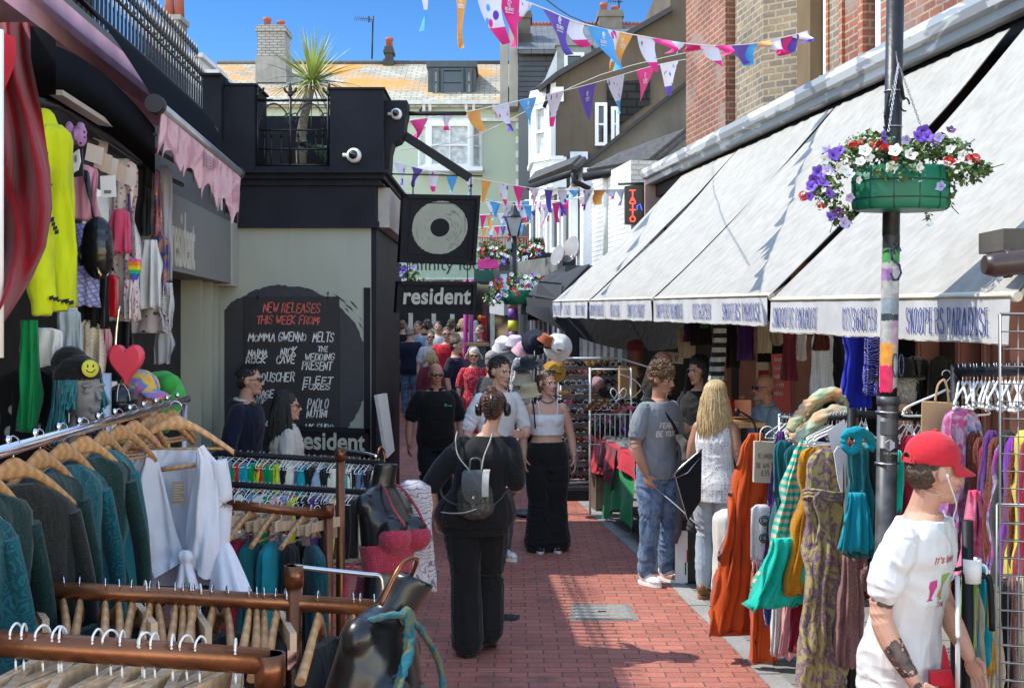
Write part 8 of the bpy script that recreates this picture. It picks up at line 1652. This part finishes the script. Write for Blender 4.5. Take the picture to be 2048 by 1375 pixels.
m=MB();m.add([(xa(d2)-.0,d2,.86),(xa(d1),d1,.86),(2.3,d1+.1,.86),(2.1,d2,.86)],[(0,1,2,3)]);m.build('tabletop',M('table_top',(.3,.25,.2),.7),t)
def skirtcloth(name,mat,y0,y1,z0,z1,off,sd):
 m=MB();n=26;m.grid(lambda u,v:V((xa(y0+(y1-y0)*u)-off-.03*v-.035*v*sin(u*17+sd)-.015*noise.noise(V((u*8,v*3,sd))),y0+(y1-y0)*u,z0-(z0-z1+.10*sin(u*5+sd))*v)),n,12);m.build(name,mat,t)
skirtcloth('red_cloth',redc,d2,11.2,.885,.62,.02,1);skirtcloth('maroon_cloth',maroon,12.9,12.0,.88,.55,.03,3);skirtcloth('green_cloth',grn,12.6,11.3,.70,.18,.0,2)
m=MB();m.grid(lambda u,v:V((xa(d1)+u*.9,d1-.02-.03*v+.03*sin(u*14)*v,.885-.42*v-.05*sin(u*8))),24,10);m.build('front_cloth',redc,t);m=MB();m.add([(xa(d2)-.02,d2,.884),(xa(d1)-.02,d1-.02,.884),(2.2,d1,.884),(2.1,d2,.884)],[(0,1,2,3)]);m.build('table_cloth',redc,t)
for y in(11.4,13.0):MB().tube([V((xa(y)+.12,y,.86)),V((xa(y)+.10,y,gz(y)))],.02,8).build('leg',iron,t)
tr=M('tray_silver',(.42,.43,.44),.35,.5)
for i in range(3):
 y=11.35+i*.62;t2_=thing('jewellery_tray',('nearest','middle','farthest')[i]+' silver tray of small trinkets on the red cloth table','tray',(xa(y)+.3,y+.25,.89));m=MB();m.box(xa(y)+.0,xa(y)+.62,y,y+.55,.889,.905);m.build('tray',tr,t2_);m=MB()
 for a in range(9):
  for b in range(5):
   if rnd.random()<.8:m.box(xa(y)+.05+a*.06,xa(y)+.085+a*.06,y+.05+b*.1,y+.11+b*.1,.906,.915+rnd.random()*.02)
 m.build('trinkets',M('trinket',(.30,.29,.28),.4,.3,var=.5,vs=60),t2_,kind='stuff')
t=thing('storage_box','brown wooden storage box under the red cloth table','box',PG(1205,1022));c=PG(1192,1022);m=MB();m.obox(c+V((0,0,.0)),(.30,.06,0),(-.05,.3,0),(0,0,.42));m.build('box',M('box_brown',(.13,.10,.07),.7,var=.3),t);m=MB();m.obox(c+V((.02,-.012,.03)),(.24,.05,0),(0,.01,0),(0,0,.34));m.build('panel',M('box_panel',(.2,.16,.11),.7),t)
# ---- hats
def hat(lab,px,py,d,kind,mat,wpx,ax=(0,-.3,1),band=None):
 c=P(px,py,d);r=wpx/2*d/F;t=thing('hat',lab,'hat',c,0,'hats on the hat stand');m=MB()
 pf={'wide':[(1,-.04),(.98,.0),(.55,.05),(.5,.30),(.44,.45),(.25,.5),(.01,.47)],'bucket':[(1,-.25),(.98,-.2),(.72,.12),(.66,.5),(.55,.62),(.02,.63)],'cap':[(.8,-.3),(.82,.0),(.72,.35),(.45,.6),(.02,.66)]}[kind]
 m.lathe([(a*r,b*r)for a,b in pf],c,24,ax);
 if kind=='cap':x,u=frame(V(ax));m.ell(c-V(ax).normalized()*r*.2+V((r*.5,-r*.7,0)),(r*.6,r*.6,r*.08),12)
 m.v=[p+V((0,0,.012*noise.noise(p*14)))for p in m.v];m.build('crown',mat,t)
 if band:m=MB();x,u=frame(V(ax));m.lathe([(r*.53,.06*r),(r*.515,.2*r)],c,24,ax,False);m.build('band',band,t)
straw=FAB('straw',(.50,.37,.20),(.6,.46,.28),'stripe',3);wht=FAB('white_cotton',(.66,.66,.66))
for a in[('white cap with pink tint at the upper left of the hat stand',1006,690,13.4,'bucket',wht,46,(-.1,-.5,1)),('pale lilac cap beside the white cap',1030,684,13.3,'bucket',FAB('lilac_cap',(.5,.46,.55)),40),('pink bucket hat on the hat stand',1046,700,13.1,'bucket',FAB('rosy',(.62,.36,.42)),46,(.3,-.5,1)),('navy cap facing the camera near the top of the hat stand',1070,684,13.0,'wide',nvy,56,(.2,-1,.3)),('rust suede cap hanging beside the white cowboy hat',1092,680,12.9,'bucket',FAB('suede',(.30,.07,.02)),36,(.5,-.3,1)),('white cowboy hat hung facing the camera',1116,694,12.9,'wide',FAB('off_white_felt',(.66,.65,.62)),58,(.05,-1,.08)),('mustard straw hat below the white cowboy hat',1108,742,13.0,'wide',FAB('mustard_straw',(.45,.25,.03)),48,(.1,-1,.3)),('black wide brimmed hat with a white underside at the centre of the hat stand',1058,728,12.7,'wide',M('black_felt',(.02,.02,.022),.8),66,(-.25,-.3,1),white),('tan straw hat below the black wide brimmed hat',1060,784,12.5,'wide',straw,74,(-.15,-.25,1)),('cream bucket hat behind the tan straw hat',1046,758,12.7,'bucket',cream,48),('white brimmed hat at the bottom of the hat stand',1052,826,12.4,'wide',wht,70,(0,-.3,1)),('olive cap at the bottom right of the hat stand',1082,806,12.5,'wide',FAB('olive_cap',(.14,.13,.06)),40),('grey bucket hat behind the pink bucket hat',1018,712,13.4,'wide',ggrey,50,(0,-.5,1)),('black straw hat behind the tan straw hat',1030,770,13,'wide',blk,50),('white felt hat behind the young man',1024,800,12.9,'wide',wht,56)]:hat(*a)
t=thing('hat_stand','tall wire stand carrying the tiers of hats behind the young woman','stand',(P(1070,0,12.9).x,12.9,0));m=MB();xx=P(1070,0,12.95).x;m.tube([V((xx,12.95,gz(13))),V((xx,12.95,1.98))],.015,8);
for z in(1.85,1.6,1.35,1.1):m.tube([V((xx-.35,13.2,z)),V((xx,12.95,z+.05)),V((xx+.28,12.8,z))],.008,6)
m.build('pole',iron,t);MB().lathe([(.25,0),(.24,.03),(.03,.05)],(xx,12.95,gz(13)),20).build('base',iron,t)
m=MB();drape(m,P(1036,715,12.8),.18,.38,'scarf',.03,0,6,.015,seed=4);m.build('scarf',FAB('dotted_scarf',(.66,.66,.66),(.03,.03,.03),'dots',1.6),None,'white scarf with black dots hung on the hat stand','scarf')
# ================================================================ far street
t=thing('shading_terrace','added row of low shop fronts shading the far left of the street','shop',(-2.8,20,0));m=MB();xl=lambda y:-1.45-.06*y  # mostly hidden row, added and kept low to shade the far street
a,b=V((xl(12.9),12.9,0)),V((xl(33),33,0));m.obox(a,b-a,(-3,0,0),(0,0,3.5));m.build('wall',M('far_wall',(.30,.29,.27),.8,var=.2),t);m=MB();m.obox(a+V((.05,0,0)),b-a,(-.05,0,0),(0,0,2.3));m.build('shop_window',glassm,t)
def board(name,lab,q,d,mat,txt=None,size=.2,tm=None,th=.04,cat='sign'):
 t=thing(name,lab,cat,P(q[0],q[3],d));m=MB();m.poly([P(q[0],q[1],d),P(q[2],q[1],d),P(q[2],q[3],d),P(q[0],q[3],d)],(0,th,0),1);m.build('panel',mat,t)
 if txt:fontmesh(txt,size,P((q[0]+q[2])/2,(q[1]+q[3])/2,d)+V((0,-.006,-size*.33)),(1,0,0),(0,0,1)).build('lettering',tm or bshoe,t)
 return t
board('shop_sign','plain coral red projecting sign behind the two charcoal hanging signs',(768,492,786,568),13.2,M('sign_coral',(.72,.10,.09),.5));board('price_sign','orange card reading £10 in the far street',(772,624,791,641),17,M('card_orange',(.75,.36,.02),.6),'£10',.09);board('shop_sign','small pale green sign beside the charcoal corner',(764,602,774,622),15,M('sign_mint',(.25,.45,.33),.6));tw=board('shop_sign','white projecting sign painted with dark blue blobs',(786,530,818,560),26,white);m=MB()
for px,py,r in((798,538,.05),(796,548,.06),(808,536,.045),(806,548,.06),(801,553,.05)):m.ell(P(px,py,25.99),(r,.012,r*1.5),10)
m.build('blue_mark',M('royal_blue',(.015,.02,.35),.5),tw)
board('shop_sign','pale blue panel with a looped mark beside the far lamp post',(1001,548,1014,580),22,M('pale_blue',(.42,.58,.74),.6))
hung('garment','dark jeans hung outside the far left shops','garment','straight',781,640,720,14,19,nvy);hung('garment','black and white garment hung at the far left','garment','straight',772,640,712,12,18,zeb);hung('garment','yellow bag hung by the far shop door','bag','bulge',960,630,642,10,24,must);hung('dress','red dress hung by the pink posts','dress','dress',967,632,680,12,24,redc);hung('garment','white shirt hung beside the red dress','garment','top',951,640,690,10,25,whc)
t=thing('menu_board','dark menu board with a wooden top beside the far crowd','board',P(955,750,21));m=MB();m.poly([P(934,692,21),P(972,692,21),P(972,752,21),P(934,752,21)],(0,.06,0),1);m.build('panel',M('board_grey',(.05,.06,.08),.5),t);m=MB();m.poly([P(930,685,20.95),P(978,686,20.95),P(978,692,20.95),P(930,691,20.95)],(0,.3,0),1);m.build('top',hangwood,t)
for px in(931,943):MB().tube([V((P(px,0,25).x,25,gz(25))),P(px,560,25)],.045,8).build('post',M('magenta_paint',(.45,.02,.22),.5),None,'magenta painted post in the far street, '+('left of the pair' if px==931 else 'right of the pair'),'post','magenta posts in the far street')
t=thing('stool','grey painted stool under the person in the grey cardigan','stool',PG(800,812));c=P(803,783,26);MB().lathe([(.2,-.03),(.2,.02)],c,16).build('seat',M('stool_grey',(.42,.42,.40),.6),t)
for e,f in((-1,-1),(1,-1),(-1,1),(1,1)):MB().tube([c+V((e*.13,f*.13,-.02)),V((c.x+e*.2,26+f*.2,gz(26)))],.02,6).build('leg',MC['stool_grey'],t)
t=thing('stool','black stool under the woman in the maroon top','stool',V((P(862,0,21.5).x,21.5,gz(21.5))));zc=CH-(700-HY)/F*21.5-1.65*.46;MB().lathe([(.2,-.03),(.2,.02)],(P(862,0,21.5).x,21.45,zc-.09),16).build('seat',black,t)
for e in(-1,1):MB().tube([V((P(862,0,21.5).x+e*.14,21.5,zc-.1)),V((P(862,0,21.5).x+e*.16,21.5,gz(21.5)))],.02,6).build('leg',black,t)
t=thing('dark_shops','dark shop fronts with white window frames along the far right of the street','shop',(1.1,22,0));m=MB();q0,q1,q2=V((P(1130,0,17.2).x,17.2,0)),V((P(1062,0,24).x,24,0)),V((P(1040,0,30).x,30,0))
for a,b in((q0,q1),(q1,q2)):m.obox(a,b-a,(2.4,.3,0),(0,0,3.0))
m.build('wall',M('shop_dark',(.03,.033,.04),.4),t);m=MB();
for i in range(7):p=q0.lerp(q1,i/7+.05);m.obox(p+V((-.03,0,.2)),(0,.10,0),(-.03,0,0),(0,0,2.4))
m.build('window_frame',white,t);m=MB()
for i in range(6):p=q0.lerp(q1,i/7+.09);p2=q0.lerp(q1,i/7+.15);m.obox(p+V((-.012,0,.5)),p2-p,(-.01,0,0),(0,0,1.9))
m.build('window_display',FAB('window_goods',(.20,.17,.2),(.05,.06,.15),'tie',.5,(.35,.3,.28)),t)
m=MB();m.obox(V((P(1255,0,15.6).x,15.7,0)),(1.6,.2,0),(0,.1,0),(0,0,2.6));m.build('side_wall',M('shop_green_black',(.012,.02,.018),.4),t);m=MB()
for px in(1166,1178,1192,1206,1220,1236):a=P(px,0,16.4);m.box(a.x,a.x+.055,16.38,16.42,.9,2.2)
m.build('window_bars',white,t);m=MB();a=P(1160,0,16.5);m.box(a.x,a.x+.9,16.45,16.6,0,2.4);m.build('side_window',curt,t)
t=thing('green_awning','dark green fascia with a slate top carrying flower boxes at the far right','awning',P(975,560,26));m=MB();m.poly([P(948,540,26),P(1010,540,26),P(1010,562,26),P(948,562,26)],(.1,2,0),1);m.build('fascia',M('deep_green',(.0,.075,.045),.5),t);m=MB();m.poly([P(985,540,25.6),P(1118,528,21),P(1112,545,21),P(990,560,25.6)],(.2,.8,.1),1);m.build('slate_top',til,t);m=MB();m.bar(P(1040,540,21.5),P(1120,530,20),.1,.3);m.build('timber_ledge',M('grey_timber',(.14,.13,.11),.8,var=.3),t)
def flowerbox(lab,q,d,mat,seed,hts=.35,bright=1):
 t=thing('flower_box',lab,'flower box',P(q[0],q[3],d));m=MB();m.poly([P(q[0],q[1],d),P(q[2],q[1],d),P(q[2],q[3],d),P(q[0],q[3],d)],(0,.25,0),1);m.build('box',mat,t);m=MB();R_=random.Random(seed);k=d/F
 for i in range(5):leafclump(m,P(q[0]+(q[2]-q[0])*(i+.5)/5,q[1]-hts*.4/k,d+.1),((q[2]-q[0])*k*.13,.15,hts*.6),110,.06,R_)
 m.build('foliage',lf,t)
 for i in range(14):petunia(t,'flower',R_.choice((pwh,pwh,pred,plil,purp)),thr,P(q[0]+(q[2]-q[0])*R_.random(),q[1]-R_.uniform(0,hts*.75)/k,d-.1),(R_.gauss(0,.5),-1,.4),.035)
flowerbox('magenta planter with leafy plants on the far balcony',(956,518,1000,537),26,M('magenta_plastic',(.55,.01,.22),.4),1,.38);flowerbox('dark flower box left of the far lamp post',(998,528,1024,540),23,bshoe,2);flowerbox('dark flower box right of the far lamp post',(1030,524,1058,538),22.5,bshoe,3);flowerbox('dark flower box nearest the white bay windows',(1060,514,1088,530),21.5,bshoe,4)
t=thing('balcony_railing','thin red balcony railing with plants above the magenta planter','railing',P(1000,520,28));m=MB()
for px in range(960,1056,5):m.tube([P(px,520,28),P(px,474,28)],.014,4)
for py in(474,518):m.tube([P(956,py,28),P(1056,py,28)],.02,5)
m.build('rail',M('rail_red',(.35,.08,.08),.5),t)
t=thing('bush','leafy green bush on the balcony behind the far lamp post','bush',P(1045,520,28.3));m=MB();R_=random.Random(5);leafclump(m,P(1046,500,28.3),(.22,.2,.3),260,.07,R_);leafclump(m,P(985,495,28.3),(.3,.2,.25),200,.07,R_);m.build('foliage',lf,t)
d=19.0;t=thing('lamp_post','far black lamp post with a glazed lantern and painted bands beside the grey awning','lamp post',V((P(1024,0,d).x,d,gz(d))));g=lambda px,py:P(px,py,d);m=MB();m.tube([V((g(1024,0).x,d,gz(d))),g(1026,640)],.075,12);m.tube([g(1026,640),g(1027,476)],.055,12);m.build('shaft',iron,t)
for k,(y0,y1,c_)in enumerate(((600,616,(.6,.35,.3)),(617,640,(.16,.06,.30)),(640,662,(.62,.6,.05)),(663,680,(.15,.05,.25)),(681,700,(.4,.4,.4)),(566,580,(.55,.3,.3)))):MB().tube([g(1025.5,y1),g(1026,y0)],.079 if y0>590 else .06,12).build('painted_band',M('band_'+'abcdef'[k],c_,.5),t)
m=MB();L4=[(-13,-16),(13,-16)];z1,z0_=g(0,436).z,g(0,472).z;cx0=g(1028,0).x
for ex,ey in((-1,-1),(1,-1),(1,1),(-1,1)):m.tube([V((cx0+ex*.06,d+ey*.06,z0_)),V((cx0+ex*.13,d+ey*.13,z1))],.012,6)
m.lathe([(.19,0),(.17,.04),(.06,.12),(.03,.2),(.002,.26)],V((cx0,d,z1)),4);m.tube([V((cx0,d,z0_-.15)),V((cx0,d,z0_))],.04,8)
for e in(-1,1):m.tube(smoothpath([V((cx0,d,z0_-.2)),V((cx0+e*.1,d,z0_-.12)),V((cx0+e*.06,d,z0_))]),.01,6)
m.build('lantern',iron,t);MB().rings([[V((cx0+ex*r,d+ey*r,z))for ex,ey in((-1,-1),(1,-1),(1,1),(-1,1))]for r,z in((.055,z0_),(.125,z1))],True,False,False).build('lantern_glass',M('lantern_glass',(.35,.38,.4),.1,spec=.9),t)
m=MB();m.box(g(1012,0).x,g(1023,0).x,d-.08,d+.05,g(0,498).z,g(0,484).z);m.build('junction_box',M('box_grey',(.4,.4,.4),.5),t)
def smallbasket(lab,px,py,d,w_,seed):
 t=thing('hanging_basket',lab,'hanging basket',P(px,py,d));c=P(px,py,d);m=MB();m.lathe([(w_*.82,-.02),(w_,.06),(w_,.2),(w_*.9,.2)],c,20);m.build('pot',gbas,t);R_=random.Random(seed);m=MB()
 for dx,dz in((-.25,.2),(0,.3),(.25,.22),(-.35,.02),(.38,.08)):leafclump(m,c+V((dx,-.1,dz+.05)),(.2,.2,.13),130,.05,R_)
 m.build('foliage',lf,t)
 for i in range(34):petunia(t,'flower',R_.choice((pwh,pwh,pwh,pred,plil,purp)),thr,c+V((R_.uniform(-.42,.42),-.28,R_.uniform(.08,.44))),(R_.gauss(0,.5),-1,.3),.034)
smallbasket('small green basket of white and red flowers on the far lamp post',1035,606,18.7,.24,3);smallbasket('green basket of mixed flowers half hidden by the charcoal shop corner',772,596,15,.18,9)
t=thing('wall_lantern','black wrought lantern on a bracket beside the charcoal corner','lamp',P(778,480,15));m=MB();c=P(780,452,15);m.lathe([(.11,.06),(.1,.08),(.03,.16),(.004,.2)],c,6);m.lathe([(.05,-.16),(.09,.06)],c,6,cap=False);m.tube(smoothpath([c+V((0,0,-.16)),c+V((-.02,0,-.28)),c+V((-.12,0,-.3))]),.014,6);m.build('lantern',iron,t)
for px,py,r,l_ in((1124,514,.17,'left satellite dish on the white cottage'),(1150,502,.22,'right satellite dish nearest the white brick wall')):
 t=thing('satellite_dish','pale '+l_,'satellite dish',P(px,py,19));m=MB();m.lathe([(r,.1),(r*.8,.05),(r*.5,.02),(.01,.0)],P(px,py,19.2),22,(-.75,-.5,.25));m.build('dish',M('dish_grey',(.26,.24,.23),.6),t);MB().tube([P(px,py,19.2),P(px-8,py+14,18.9)],.012,6).build('arm',steel,t)
t=thing('neon_sign','black hanging sign with red neon letters reading tattoo','sign',P(1275,450,17.2));d=17.2;m=MB();m.poly([P(1250,372,d),P(1302,366,d),P(1302,452,d),P(1250,448,d)],(0,.12,0),1);m.build('panel',M('sign_gloss_black',(.006,.006,.007),.3),t);ne=NT('neon_red');ne.b.inputs['Emission Color'].default_value=(1,.05,.03,1);ne.b.inputs['Emission Strength'].default_value=1.6;nem=ne.out((.6,.03,.02),.4);m=MB()
for i,ch in enumerate('TATTOO'):
 if i<5:strokes(m,ch,P(1260,391+i*13,d-.02),(1,0,0),(0,0,1),.075,.075,0,.014)
m.build('neon_letters',nem,t);nb=NT('neon_blue');nb.b.inputs['Emission Color'].default_value=(.05,.12,1,1);nb.b.inputs['Emission Strength'].default_value=1;m=MB();m.tube([P(1274,420,d-.02),P(1274,412,d-.02),P(1280,408,d-.02),P(1284,420,d-.02)],.007,5);m.build('neon_motif',nb.out((.05,.1,.5),.4),t);m=MB();m.tube([P(1236,368,d),P(1310,366,d)],.02,6);m.build('bracket',iron,t)
# ---- bunting
bc={'p':FAB('flag_purple',(.10,.055,.36),(.14,.08,.45)),'m':FAB('flag_magenta',(.72,.025,.20),(.80,.04,.28)),'b':FAB('flag_blue',(.07,.33,.72),(.10,.42,.80)),'o':FAB('flag_orange',(.78,.36,.08),(.84,.42,.12))}
def flagprint(name,tip):
 if name in MC:return MC[name]
 t=NT(name);c=t.co();v=t.n('TexVoronoi');v.inputs['Scale'].default_value=16;mp=t.n('Mapping');mp.inputs['Scale'].default_value=(1,1,.55);mp.inputs['Rotation'].default_value=(0,.5,0);t.l(c,mp.inputs[0]);t.l(mp.outputs[0],v.inputs['Vector'])
 hv=t.ramp(v.outputs['Color'],[(.0,(.10,.05,.36)),(.35,(.72,.03,.2)),(.6,(.07,.33,.72)),(.8,(.70,.68,.76))],'CONSTANT');f=t.ramp(v.outputs['Distance'],[(.27,(1,1,1)),(.33,(0,0,0))]);f2=t.ramp(t.noise(c,5),[(.45,(0,0,0)),(.5,(1,1,1))]);ff=t.mix(1,f,f2,'MULTIPLY');MC[name]=t.out(t.mix(ff,(.66,.64,.74),hv),.8,0,.2);return MC[name]
wpr=flagprint('flag_white_print',0)
tips={'w':bc['p'],'v':bc['m'],'u':bc['b']}
flagtxt=M('flag_white_ink',(.72,.70,.76),.8)
def bunting(lab,path,flags,dpt):
 """path: pixel points of the cord; flags: (x, width, length, colour, lean, curl)"""
 x0_,x1_=path[0][0],path[-1][0];dd=lambda x:dpt[0]+(dpt[1]-dpt[0])*(x-x0_)/(x1_-x0_)
 pts=smoothpath([P(x,y,dd(x))for x,y in path],8);t=thing('bunting',lab,'bunting',pts[len(pts)//2],0,'bunting across the street');MB().tube(pts,.0045*max(1,dpt[0]/11),6).build('cord',white,t)
 def at(px):
  for a,b in zip(pts,pts[1:]):
   ua,ub=CX+a.x/a.y*F,CX+b.x/b.y*F
   if ua<=px<=ub:return a.lerp(b,(px-ua)/(ub-ua))
  return pts[0]if px<x0_ else pts[-1]
 for i,(x,w_,l_,c_,le,cu)in enumerate(flags):
  a,b=at(x-w_/2),at(x+w_/2);k=dd(x)/F;m=MB();n=9;sd=i*1.7;tipc=c_ in tips;tdir=(b-a).normalized();nrm=tdir.cross(V((0,0,1))).normalized()
  for j in range(14):
   v0,v1=j/14,(j+1)/14;m.mi=1 if tipc and v0>(.70 if c_!='u' else .62)else 0;rr=[]
   for v in(v0,v1):
    r=[]
    for q in range(n+1):
     u=q/n;h=1-v*.985;p=a.lerp(b,.5+(u-.5)*h)+V((le*v**1.5*k,0,-l_*k*v));p+=nrm*(cu*.06*sin(v*2.6+u*2.2+sd)*v+.045*cu*sin(u*pi)*(.3+v)*cos(sd))+tdir*cu*.03*sin(v*4+sd)*v;p+=V((0,0,1))*(max(0,cu-1.4)*l_*k*v*v*.9);r.append(p)
    rr.append(r)
   m.rings(rr,False,False);
  o=m.build('pennant',[wpr if tipc else bc[c_],tips[c_]if tipc else bc[c_]],t)
  if l_>48 and not tipc and cu<1.3:
   m=MB();c=a.lerp(b,.5)+V((le*.2*k,-.035-.03*cu,-l_*k*.42));s_=w_*k;strokes(m,'EURO',c+tdir*(-s_*.24),tdir,(0,0,1),s_*.11,s_*.10,s_*.022,s_*.026);strokes(m,'ENGLAND 2022',c+tdir*(-s_*.22)-V((0,0,s_*.1)),tdir,(0,0,1),s_*.04,s_*.032,s_*.006,s_*.01)
   m.tube([c+tdir*(s_*.09*cos(q*.45))+V((0,0,s_*.3+s_*.13*sin(q*.45)))for q in range(13)],s_*.014,5);m.tube([c+V((0,0,s_*.36)),c+tdir*s_*.02+V((0,0,s_*.2))],s_*.014,5)
   m.build('pennant_print',flagtxt,o)
bunting('topmost bunting whose cord passes above the view, four large pennants hanging in',[(780,-60),(900,-42),(1010,-25),(1045,-18)],[(846,30,112,'u',2,.5),(921,34,135,'o',8,.6),(978,62,118,'v',26,.8),(1018,48,118,'m',4,.7)],(6.5,7.2))
bunting('high bunting sagging from the top centre to the brick bay on the right',[(995,-18),(1090,18),(1160,46),(1270,70),(1400,90),(1500,88),(1580,72),(1616,62)],[(1046,36,48,'v',-18,.7),(1112,56,82,'p',34,.8),(1148,44,52,'v',16,1.0),(1200,52,84,'b',30,.9),(1224,30,62,'u',6,.6),(1246,40,74,'o',-12,.9),(1293,38,70,'v',14,.7),(1325,44,26,'m',16,1.2),(1352,36,26,'u',14,1.2),(1392,50,30,'m',22,2.2),(1420,40,44,'v',14,1.0),(1448,34,34,'m',-8,1.8),(1470,60,36,'p',34,1.1),(1498,38,44,'b',-6,1.0),(1540,44,28,'v',14,1.3),(1528,30,28,'o',-8,2.2),(1566,50,34,'m',10,1.3),(1582,40,36,'p',-6,1.0),(1600,34,24,'w',8,1.6)],(7.6,11.4))
bunting('straight bunting rising from the sign arm to the brown gable',[(812,242),(930,224),(1040,201),(1170,171),(1310,131),(1400,114)],[(838,36,42,'m',-12,1.0),(893,30,30,'v',6,.9),(948,30,42,'o',14,1.0),(1003,32,54,'w',14,.9),(1055,36,52,'b',6,.6),(1110,36,68,'v',-6,.5),(1174,36,72,'p',2,.35),(1231,36,74,'u',6,.5),(1291,38,66,'m',-8,.5),(1338,38,66,'w',0,.5)],(11.2,19))
bunting('long low bunting behind the square hanging sign',[(782,322),(870,344),(950,357),(1080,378),(1180,380),(1262,378)],[(800,24,44,'w',4,.5),(834,24,34,'p',-4,.8),(868,24,40,'v',-4,.5),(904,22,36,'b',-6,.6),(938,20,36,'u',2,.5),(972,22,44,'o',-4,.5),(1007,22,44,'v',2,.4),(1037,22,44,'m',-2,.4),(1068,20,38,'u',2,.5),(1097,18,46,'p',4,.5),(1125,20,40,'v',2,.5),(1148,22,18,'b',-10,1.2),(1175,20,40,'w',-4,.6),(1200,26,30,'o',-8,1.2),(1222,22,20,'v',-6,1.3),(1240,18,32,'w',2,.8)],(13.5,17.5))
bunting('second long low bunting over the black awnings',[(946,392),(1010,408),(1080,410),(1140,398)],[(990,20,36,'b',-4,.6),(1012,18,34,'w',2,.6),(1045,18,34,'v',4,.6),(1056,16,36,'b',2,.5),(1093,18,46,'v',-8,.8),(1112,18,40,'m',6,.8),(1126,16,30,'p',2,.6)],(17,18))
bunting('small bunting over the far lamp post, first row',[(958,404),(1020,404),(1072,400)],[(980,16,28,'w',2,.5),(994,16,30,'b',0,.5),(1012,15,28,'o',2,.5),(1037,16,32,'v',0,.5),(1052,14,28,'b',2,.5),(1066,13,26,'u',0,.5)],(20,21));bunting('small bunting over the far lamp post, second row',[(760,428),(860,436),(960,430),(1060,424)],[(772,16,30,'w',0,.5),(966,15,30,'m',0,.5),(980,15,34,'o',2,.5),(1004,14,30,'u',0,.5),(1018,14,28,'m',2,.5),(1036,14,30,'b',2,.5),(1050,13,28,'o',0,.5)],(22,23));bunting('smallest bunting deep in the far street',[(764,448),(900,456),(1000,452),(1058,446)],[(778,16,34,'v',-4,.6),(968,12,24,'o',0,.5),(982,12,24,'w',0,.5),(994,12,22,'m',0,.5),(1006,12,24,'p',0,.5),(1018,12,22,'v',0,.5),(1030,12,24,'m',0,.5),(1042,12,22,'b',0,.5)],(25,26));bunting('bunting of pink pennants left of the hanging sign',[(772,385),(800,384),(830,386)],[(780,20,34,'m',-6,.6),(796,18,22,'o',4,.6)],(16,16.5));bunting('bunting drooping over the white bay windows',[(1050,400),(1110,402),(1170,392),(1200,384)],[(1066,18,30,'w',2,.5),(1080,18,26,'v',0,.5),(1100,20,40,'v',-6,.7),(1122,18,32,'p',2,.6),(1130,18,30,'m',0,.6),(1165,16,20,'v',0,.9)],(19,18))
for q,d0,d1,l_ in(([(1080,-10),(1170,45),(1330,85)],9,17,'thin dark cable above the high bunting'),([(800,300),(960,268),(1200,150),(1420,95)],14,20,'thin pale cable behind the straight bunting')):MB().tube(smoothpath([P(x,y,d0+(d1-d0)*i/2)for i,(x,y)in enumerate(q)]),.006,5).build('cable',iron if 'dark' in l_ else offwhite,None,l_,'cable')
bpy.data.scenes.remove(TS)
